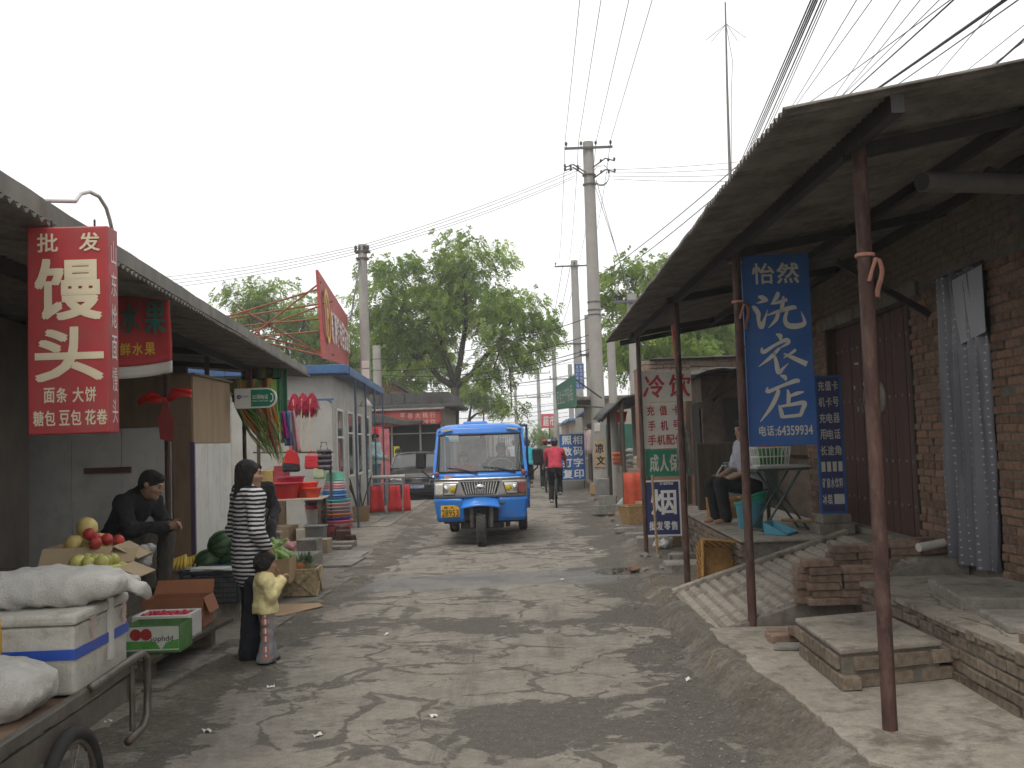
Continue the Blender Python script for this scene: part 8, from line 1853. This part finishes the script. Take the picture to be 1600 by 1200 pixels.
B(MB().bar((-8.8, 35.04, 2.08), (-3.45, 35.04, 2.05), .04, .04), "shop_rail", M_SILVER)
bn_ = empty("shop_banner", (-5.85, 34.5, 2.24), 0, "faded red cloth banner with pale characters above the shop behind the car", "banner")
MB().grid(lambda u, v: (2.45 * u, .03 * math.sin(u * 14), .62 * v + .04 * math.sin(u * 3.1) * (1 - v) + .1 * u * (1 - v)), 30, 6).build("cloth", mat("faded_red_cloth", (.34, .06, .05), .8, .2, 4), bn_, smooth=True, solid=.005)
k = MB(); put_line(k, "平谷大桃行", 1.0, .33, 2.3, .52, .02, -.05, .3); put_line(k, "主营瓜果鱼虾冷饮", .3, .12, 2.3, .28, .02, -.05, .2); k.build("lettering", mat("pale_pink_print", (.5, .33, .3), .8, .1), bn_)
o = MB().grid(lambda u, v: (-5.9 + 1.9 * u, 34.4 - .08 * math.sin(u * 3) , 2.38 + .38 * v * (1 - .75 * u) + .05 * math.sin(u * 7)), 20, 5).build("tarpaulin_roll", M_TARP, None, smooth=True, solid=.04); tag(o, "dark tarpaulin hanging over one end of the red shop banner", "tarpaulin")
yj = empty("yellow_packet", (-5.02, 34.9, 1.42), 0, "bright yellow packet hanging in the banner shop window", "packet"); MB().box((0, 0, 0), (.2, .05, .42)).build("packet", mat("yellow_packet", (.6, .5, .03), .4, .1), yj, bevel=.02); MB().tube([(0, 0, .2), (0, .02, .65)], .006, 4).build("string", M_WIRE, yj)
house("low_house", "low dark-roofed shed between the big tree and the lane", -4.6, -2.3, 42.5, 47, 2.3, M_PLAST, M_TILE, ((43.2, 44.2, .2, 1.9, "door"),), -1)
fl_ = MB().bar((-2.3, 41, 0), (-2.3, 41, 3.0), .06, .06).build("red_post", M_SIGNRED, None); tag(fl_, "slim red post standing above the truck roof", "post")
for i, (x1, y0, y1, h, m, rf, lb) in enumerate(((-2.6, 50, 58, 2.4, M_PLAST2, M_TILE, "cream shop past the low shed on the left"), (-2.7, 60, 74, 2.6, M_PLAST, M_SHEETB, "grey shop with blue sheet roof on the left far side"), (-2.9, 76, 96, 2.8, M_PLAST2, M_TILE, "long pale building on the far left"), (-3.2, 98, 130, 3.2, M_PLAST, M_TILE, "faint last building on the far left"))):
    house("far_shop", lb, x1 - 5, x1, y0, y1, h, m, rf, tuple((y0 + 1 + j * 2.6, y0 + 2.6 + j * 2.6, .3 if j % 2 else .9, 2.0, "door" if j % 2 else "window") for j in range(int((y1 - y0) / 2.8))), -1)
# --- right: brick shed, stalls, green-board shop, far shops
house("brick_shed", "brick shed whose top shows above the cold drinks board", 1.95, 5.5, 17.6, 20.6, 3.0, M_BRICKF, M_TARP, ((18, 19.6, .3, 2.1, "opening"),), 1, over=.0, rh=.03)
sh = bpy.data.objects["brick_shed"]
m_fb = brick_mesh("shedf", .235, .06, .1, M_BRICK_D)
for r_ in range(9):
    for i in range(6):
        o = link_mesh("brick", m_fb, None, sh, (1.93 + i * .25 + (.12 if r_ % 2 else 0) - 3.725, 17.56 - 19.1 + .05, 2.38 + r_ * .073 )); o.rotation_euler = (0, 0, math.pi / 2)
sd_ = house("side_shed", "dim open-fronted brick shed with ragged timbers beyond the seller's platform", 2.6, 6, 16.2, 17.3, 2.6, mat("dimmed_brick", (.085, .062, .048), .95, .4, 7, dirt=(.16, .13, .1), dirtamt=.6, dscale=4), M_TARP, ((16.3, 17.1, .3, 2.2, "opening"),), 1, over=.1)  # brick colour darkened so that the shed looks dim
for a, b, z0, z1, m_ in ((2.95, 3.75, .6, 2.25, M_INSHADE), (3.0, 3.7, 1.2, 1.26, M_WOODD), (3.9, 4.5, 1.3, 2.1, M_WOODD)): MB().span((a - 4.3, -.62, z0), (b - 4.3, -.552, z1)).build("front_panel", m_, sd_)  # largest panel is flat and dark, painted as the shed's unlit inside
for a, b in (((2.3, 15.9, .6), (2.35, 15.9, 2.75)), ((2.75, 16.0, 2.2), (3.6, 15.7, 2.95)), ((2.4, 15.9, 2.8), (4.2, 15.8, 2.68)), ((2.5, 15.9, 2.1), (3.3, 15.9, 2.75)), ((3.35, 15.9, 2.9), (2.7, 15.9, 2.3))): MB().bar((a[0] - 4.3, a[1] - 16.75, a[2]), (b[0] - 4.3, b[1] - 16.75, b[2]), .07, .07).build("timber", M_WOODD, sd_)
MB().grid(lambda u, v: (2.3 - 4.3 + 2.2 * u, 15.5 - 16.75 + 1.6 * v, 2.72 + .18 * u + .06 * fbm(u * 5, v * 4, 2) - .1 * (1 - v)), 16, 10).build("tarpaulin", M_TARP, sd_, smooth=True, solid=.02)
def stall(label, x0, x1, y0, y1, h, mroof, sag=.1):
    s = empty("market_stall", ((x0 + x1) / 2, (y0 + y1) / 2, 0), 0, label, "stall"); cx, cy = s.location.x, s.location.y
    MB().grid(lambda u, v: (x0 + (x1 - x0) * u - cx, y0 + (y1 - y0) * v - cy, h + .35 * u + .06 * fbm(u * 3, v * 6, 2) - sag * math.sin(math.pi * v) - .25 * max(0, .12 - u) * 8), 12, 24).build("awning", mroof, s, smooth=True, solid=.04)
    for y in (y0 + .1, y1 - .1): MB().tube([(x0 + .35 - cx, y - cy, 0), (x0 + .35 - cx, y - cy, h + .05)], .04, 8).build("post", M_WOODD, s)
    MB().span((x0 + .5 - cx, y0 + .2 - cy, 0), (x1 - cx, y1 - .2 - cy, .8)).build("counter", M_PLAST, s, bevel=.01); MB().span((x1 - .1 - cx, y0 - cy, 0), (x1 - cx, y1 - cy, h + .3)).build("back_wall", M_BRICKF, s)
    MB().span((x0 + .55 - cx, y0 + .3 - cy, .82), (x1 - .2 - cx, y1 - .3 - cy, .98)).build("goods", mat("mixed_goods", (.25, .2, .17), .7, .6, 14), s, bevel=.02); return s
stall("market stall with ragged grey awning left of the cold drinks board", 1.35, 3.6, 20.8, 25.2, 2.42, M_TARP)
stall("second stall with sagging awning just past the ragged one", 1.7, 4.2, 25.6, 29.6, 2.55, M_TARP, .15)
ob = tub("stall_bucket", "red bucket hanging under the ragged stall awning", "bucket", (1.72, 21.5, 2.0), .1, .14, .22, M_REDPL); MB().tube([(0, 0, .22), (0, 0, .45)], .005, 4).build("cord", M_WIRE, ob)
ob = MB().grid(lambda u, v: (1.62 + .34 * u, 20.15 + .02 * math.sin(u * 9), .12 + .85 * v), 8, 4).build("stall_banner", mat("orange_red_cloth", (.45, .07, .03), .7, .3, 9), None, smooth=True, solid=.01); tag(ob, "orange-red cloth banner hung on the stub wall beside the posts", "banner")
for i, (x, y, z, a, h, c, lb) in enumerate(((1.98, 25.95, .98, .26, .3, (.5, .12, .05), "orange bag on the second stall's counter"), (2.3, 25.95, .98, .2, .4, (.55, .56, .55), "white bag standing on the second stall's counter"), (2.1, 21.2, .98, .3, .26, (.3, .24, .16), "tan bag on the ragged stall's counter"))):
    F = Field(.02); [F.cone((-a * .4, 0, h * u + .03), (a * .4, 0, h * u + .03), .06, .06, .03) for u in (.1, .45, .8)]; ob = link_mesh("goods_bag", F.mesh("goods_bag", True, .01, 20.), mat("stall_%d" % i, c, .6, .25), None, (x, y, z)); tag(ob, lb, "bag")
k = MB(); k.span((1.75, 20.2, .05), (2.15, 20.5, 1.05)); o = k.build("concrete_stub", M_CONC_D, None, bevel=.02); tag(o, "grey concrete stub wall beside the ragged stall", "wall")
r, w_, h_ = sign_board("photo_shop_sign", "blue board with four rows of white characters leaning behind the cyclists", .60, 1.46, .32, 1.86, 33.2, M_SIGNBLUE, M_SILVER, R(4), .05, R(-3))
k = MB()
for i, t in enumerate(("照相", "数码", "打字", "复印")): put_line(k, t, .08, h_ - .36 - i * .37, w_ - .06, h_ - .07 - i * .37, .04, -.006, .12)
k.build("lettering", mat("white_photo_letters", (.66, .66, .63), .5, .05), r)
for x in (.05, w_ - .05): MB().bar((x, .06, .3), (x, .3, -.28), .03, .03).build("prop", M_WOODD, r)
gb = empty("green_signboard", (.58, 34, 2.68), 0, "green board with pale upright characters jutting over the lane", "signboard")
Gp = [Vector((0, 0, 0)), Vector((.48, -3.9, -.05)), Vector((.46, -3.9, .90)), Vector((-.03, 0, .78))]; k = MB(); nn = Vector((.06, .0, 0)); k.add(Gp + [p + nn for p in Gp], [(0, 1, 2, 3), (7, 6, 5, 4), (4, 5, 1, 0), (5, 6, 2, 1), (6, 7, 3, 2), (7, 4, 0, 3)]); k.build("board", M_GREENB, gb)
k = MB()
for i, ch in enumerate("五金土产杂品"):
    V, Fs, a, b, c, d = glyph(ch, 0.); f = lambda u, v: Gp[0].lerp(Gp[1], u).lerp(Gp[3].lerp(Gp[2], u), v) - Vector((.012, .002, 0)); k.add([f(.07 + i * .148 + .13 * (x - a) / (b - a), .22 + .5 * (y - c) / (d - c)) for x, y in V], Fs)
k.build("lettering", mat("pale_green_print", (.42, .46, .36), .6, .1), gb)
for a, b in (((.5, -3.8, .8), (1.3, -3.6, .2)), ((.0, -.2, .7), (1.2, -.3, .2)), ((.5, -3.8, .0), (1.4, -3.8, -.1))): MB().tube([a, b], .025, 6).build("strut", M_STEEL_D, gb)
hs_ = house("hardware_shop", "shop with flat awning and green shutter behind the photo sign", 1.75, 6, 32.2, 40, 2.9, M_PLAST2, M_ASBESTOS, ((32.6, 34.4, .2, 2.2, "opening"), (35, 37.2, .2, 2.2, "door"), (37.8, 39.2, .9, 2.1, "window")), 1, over=.95)
MB().span((.1 - 2.23, -4.02, .5), (1.3 - 2.23, -3.92, 2.1)).build("green_shutter", M_GREENB, hs_)
k = empty("hung_shirt", (1.62, 31.5, 1.2), 0, "pale pink striped cloth hung beside the blue photo sign", "cloth"); MB().grid(lambda u, v: (-.26 + .55 * u, .03 * math.sin(u * 15), .75 * v), 16, 4).build("cloth", stripe_material("pink_stripes", (.42, .3, .29), (.6, .52, .5), 24., 0), k, smooth=True, solid=.01); MB().tube([(-.3, 0, .76), (.35, 0, .76)], .012, 6).build("hanger_rod", M_STEEL_D, k)
r, w_, h_ = sign_board("small_blue_sign", "small upright blue sign high on the awning by the green board", 1.18, 1.5, 3.3, 4.15, 33, M_SIGNBLUE, M_SILVER, R(10), .05); k = MB(); put_column(k, "复印打字传真", .05, h_ - .05, .14, .05, .01, -.006); put_column(k, "数码照相彩扩", .18, h_ - .05, .27, .05, .01, -.006); k.build("lettering", M_WLET2, r)
for i, (x0, y0, y1, h, m, rf, lb) in enumerate(((2.0, 41, 48, 2.7, M_PLAST, M_SHEETB, "shop with pale blue sheet roof past the hardware shop"), (1.7, 50.5, 60, 2.6, M_PLAST2, M_SHEETB, "cream shop with blue sheet roof beyond the second pole"), (1.9, 63, 76, 2.8, M_BRICKF, M_TILE, "brick building on the right far side"), (2.1, 78, 100, 3.0, M_PLAST, M_SHEETB, "long grey building on the far right"), (1.2, 112, 135, 3.4, M_PLAST2, M_TILE, "faint pale building closing the far end of the lane"))):
    house("far_shop", lb, x0, x0 + 5, y0, y1, h, m, rf, tuple((y0 + 1 + j * 2.6, y0 + 2.6 + j * 2.6, .3 if j % 2 else .9, 2.0, "door" if j % 2 else "window") for j in range(int((y1 - y0) / 2.8))), 1)
r, w_, h_ = sign_board("red_shop_sign", "small red sign with white characters far down the lane", .1, 1.3, 2.6, 3.7, 78, mat("bright_red_sign", (.5, .04, .06), .5, .1), None); k = MB(); put_line(k, "超市", .1, .15, 1.1, .95, .03, -.02); k.build("lettering", M_WLET, r); MB().bar((.6, .06, 0), (.6, .06, -2.6), .08, .08).build("post", M_STEEL_D, r)
# ================================================================ more clutter along both sides
q = random.Random(55)
for i, (x, y, z, a, b, h, c, lb) in enumerate(((-4.5, 17.3, .014, .42, .4, .34, (.3, .21, .12), "brown carton on the ground under the goods table"), (-4.1, 17.25, .014, .3, .34, .28, (.4, .36, .28), "pale carton under the road end of the goods table"), (-4.9, 16.9, .014, .4, .4, .6, (.25, .17, .1), "tall carton standing beside the goods table's dark end"), (-4.88, 16.92, .616, .34, .34, .26, (.12, .2, .33), "blue printed box on top of the tall carton"), (-5.0, 18.3, .014, .6, .4, 1.05, (.16, .11, .07), "dark wooden chest against the grey wall behind the tubs"), (-5.05, 18.3, 1.066, .3, .3, .22, (.42, .3, .1), "yellowish box on the dark wooden chest"), (-4.75, 18.3, 1.066, .22, .26, .3, (.35, .05, .06), "red box on the dark wooden chest"), (-3.55, 15.9, .014, .34, .3, .22, (.3, .24, .16), "low tan box by the concrete step block"), (1.95, 15.0, .06, .4, .36, .3, (.26, .19, .11), "brown carton behind the tobacco sign"), (2.05, 19.6, .06, .45, .4, .36, (.3, .22, .13), "carton beside the round-edged wicker basket"), (1.66, 27.6, .07, .4, .4, .5, (.2, .2, .19), "grey box at the foot of the second stall"), (1.55, 29.2, .07, .34, .4, .3, (.33, .23, .12), "tan carton at the far foot of the second stall"))):
    k = MB(); k.box((0, 0, h / 2), (a, b, h)); k.jit(.006); o = k.build("storage_box", mat("storage_%d" % i, c, .85, .2, 6, dirt=tuple(v * .6 for v in c), dirtamt=.5), None, bevel=.006); o.location = (x, y, z); o.rotation_euler = (0, 0, q.uniform(-.25, .25)); MB().box((0, 0, h + .001), (a * .12, b * 1.0, .004)).build("tape", M_CARDIN, o); tag(o, lb, "box")
for i, (x, y, z, c, lb) in enumerate(((-4.35, 16.3, .03, (.5, .5, .48), "crumpled white plastic bag by the low grey bench"), (-4.05, 16.15, .03, (.45, .2, .2), "pink plastic bag lying beside the low grey bench"), (1.7, 14.6, .06, (.5, .5, .47), "white plastic bag at the foot of the tobacco sign post"), (1.75, 23.4, .08, (.5, .51, .5), "white bag slumped in front of the ragged stall"))):
    F = Field(.016); [F.cone((q.uniform(-.1, .1), q.uniform(-.08, .08), .05), (q.uniform(-.13, .13), q.uniform(-.08, .08), .05 + q.uniform(0, .14)), .05, .03, .03) for _ in range(6)]; o = link_mesh("plastic_bag", F.mesh("plastic_bag", True, .012, 60.), mat("carrier_%d" % i, c, .4, .2, 14), None, (x, y, z)); tag(o, lb, "plastic bag")
for i in range(34):
    y = q.uniform(11.5, 27); x = lerp_tab(EDGE, y) + q.uniform(-.25, .45); r_ = q.uniform(.03, .085); k = MB(); k.ell((0, 0, 0), (r_ * q.uniform(.8, 1.5), r_, r_ * q.uniform(.45, .8)), 7, 5); k.jit(r_ * .22); o = k.build("rubble_stone", M_SLAB if q.random() > .4 else M_BRICK_L, None); o.location = (x, y, lerp_tab(HTOP, y) * .8 + r_ * .2); o.rotation_euler = (0, 0, q.uniform(0, 6)); tag(o, "small broken stone in the rubble along the right-hand dirt verge", "stone", "rubble on the right-hand verge")
# ================================================================ litter and weeds
q = random.Random(77)
LT = [(-2.05, 6.05, "white paper scrap on the asphalt near the cart"), (-1.42, 8.95, "tiny white scrap beyond the woman on the worn patch"), (-1.35, 5.9, "crumpled white tissue scrap on the road left of the tyre marks"), (-.72, 6.25, "small white scrap in the middle of the near road"), (-1.95, 7.1, "white scrap at the feet of the child"), (-2.75, 6.3, "white wrapper near the left slab edge"), (.95, 7.0, "pale scrap near the right dirt verge"), (.2, 12.1, "small pale scrap on the damp strip"), (.7, 15.3, "crumpled white paper left of the verge stones")]
for x, y, lb in LT:
    k = MB(); k.grid(lambda u, v: ((u - .5) * .055, (v - .5) * .04, .008 + .012 * math.sin(u * 7 + x) * math.sin(v * 5)), 4, 3); o = k.build("paper_scrap", M_SIGNWHITE, None); o.location = (x, y, .002); o.rotation_euler = (0, 0, q.uniform(0, 3)); tag(o, lb, "litter")
k = MB()
for i in range(1500):
    y = q.uniform(3.5, 14) ; s_ = q.choice((-1, 1, 1, 1)); x = (lerp_tab(FOOT, y) + q.uniform(-.35, .25)) if s_ > 0 else (-2.75 + q.uniform(-.25, .3)); r_ = abs(q.gauss(0, .0035)) + .002; z = shoulder(0, 0)[2] * 0 + .004
    k.ell((x, y, z + r_ * .3), (r_ * 1.3, r_, r_ * .7), 5, 3)
o = k.build("gravel", M_SLAB, None); tag(o, "loose grit and small stones along the road edges", "gravel", kind="stuff")
k = MB()
for i in range(70):
    y = q.choice((q.uniform(4.3, 4.9), q.uniform(9.8, 11.5), q.uniform(6, 9))); x = lerp_tab(EDGE, y) + q.uniform(-.2, .1); l = q.uniform(.05, .16); a = q.uniform(0, 6.28); k.tube([(x, y, .06), (x + l * .4 * math.cos(a), y + l * .4 * math.sin(a), .06 + l * .5), (x + l * .9 * math.cos(a), y + l * .9 * math.sin(a), .07 + l * .4)], .002, 3)
o = k.build("dry_grass", M_STRAW, None); tag(o, "dry straw and grass blades along the broken pavement edge", "grass", kind="stuff")
# ================================================================ haze
hz = MB(); hz.span((-560, -560, -1.2), (560, 560, 13)); hm = bpy.data.materials.new("thin_haze"); hm.use_nodes = True; hn = hm.node_tree.nodes; hn.remove(hn["Principled BSDF"]); pv_ = hn.new("ShaderNodeVolumePrincipled"); pv_.inputs["Color"].default_value = (.93, .95, .97, 1); pv_.inputs["Density"].default_value = .0018; pv_.inputs["Anisotropy"].default_value = .2; hm.node_tree.links.new(pv_.outputs[0], hn["Material Output"].inputs["Volume"])
o = hz.build("haze", hm); o["kind"] = "stuff"; o["label"] = "thin pale haze hanging over the whole lane"
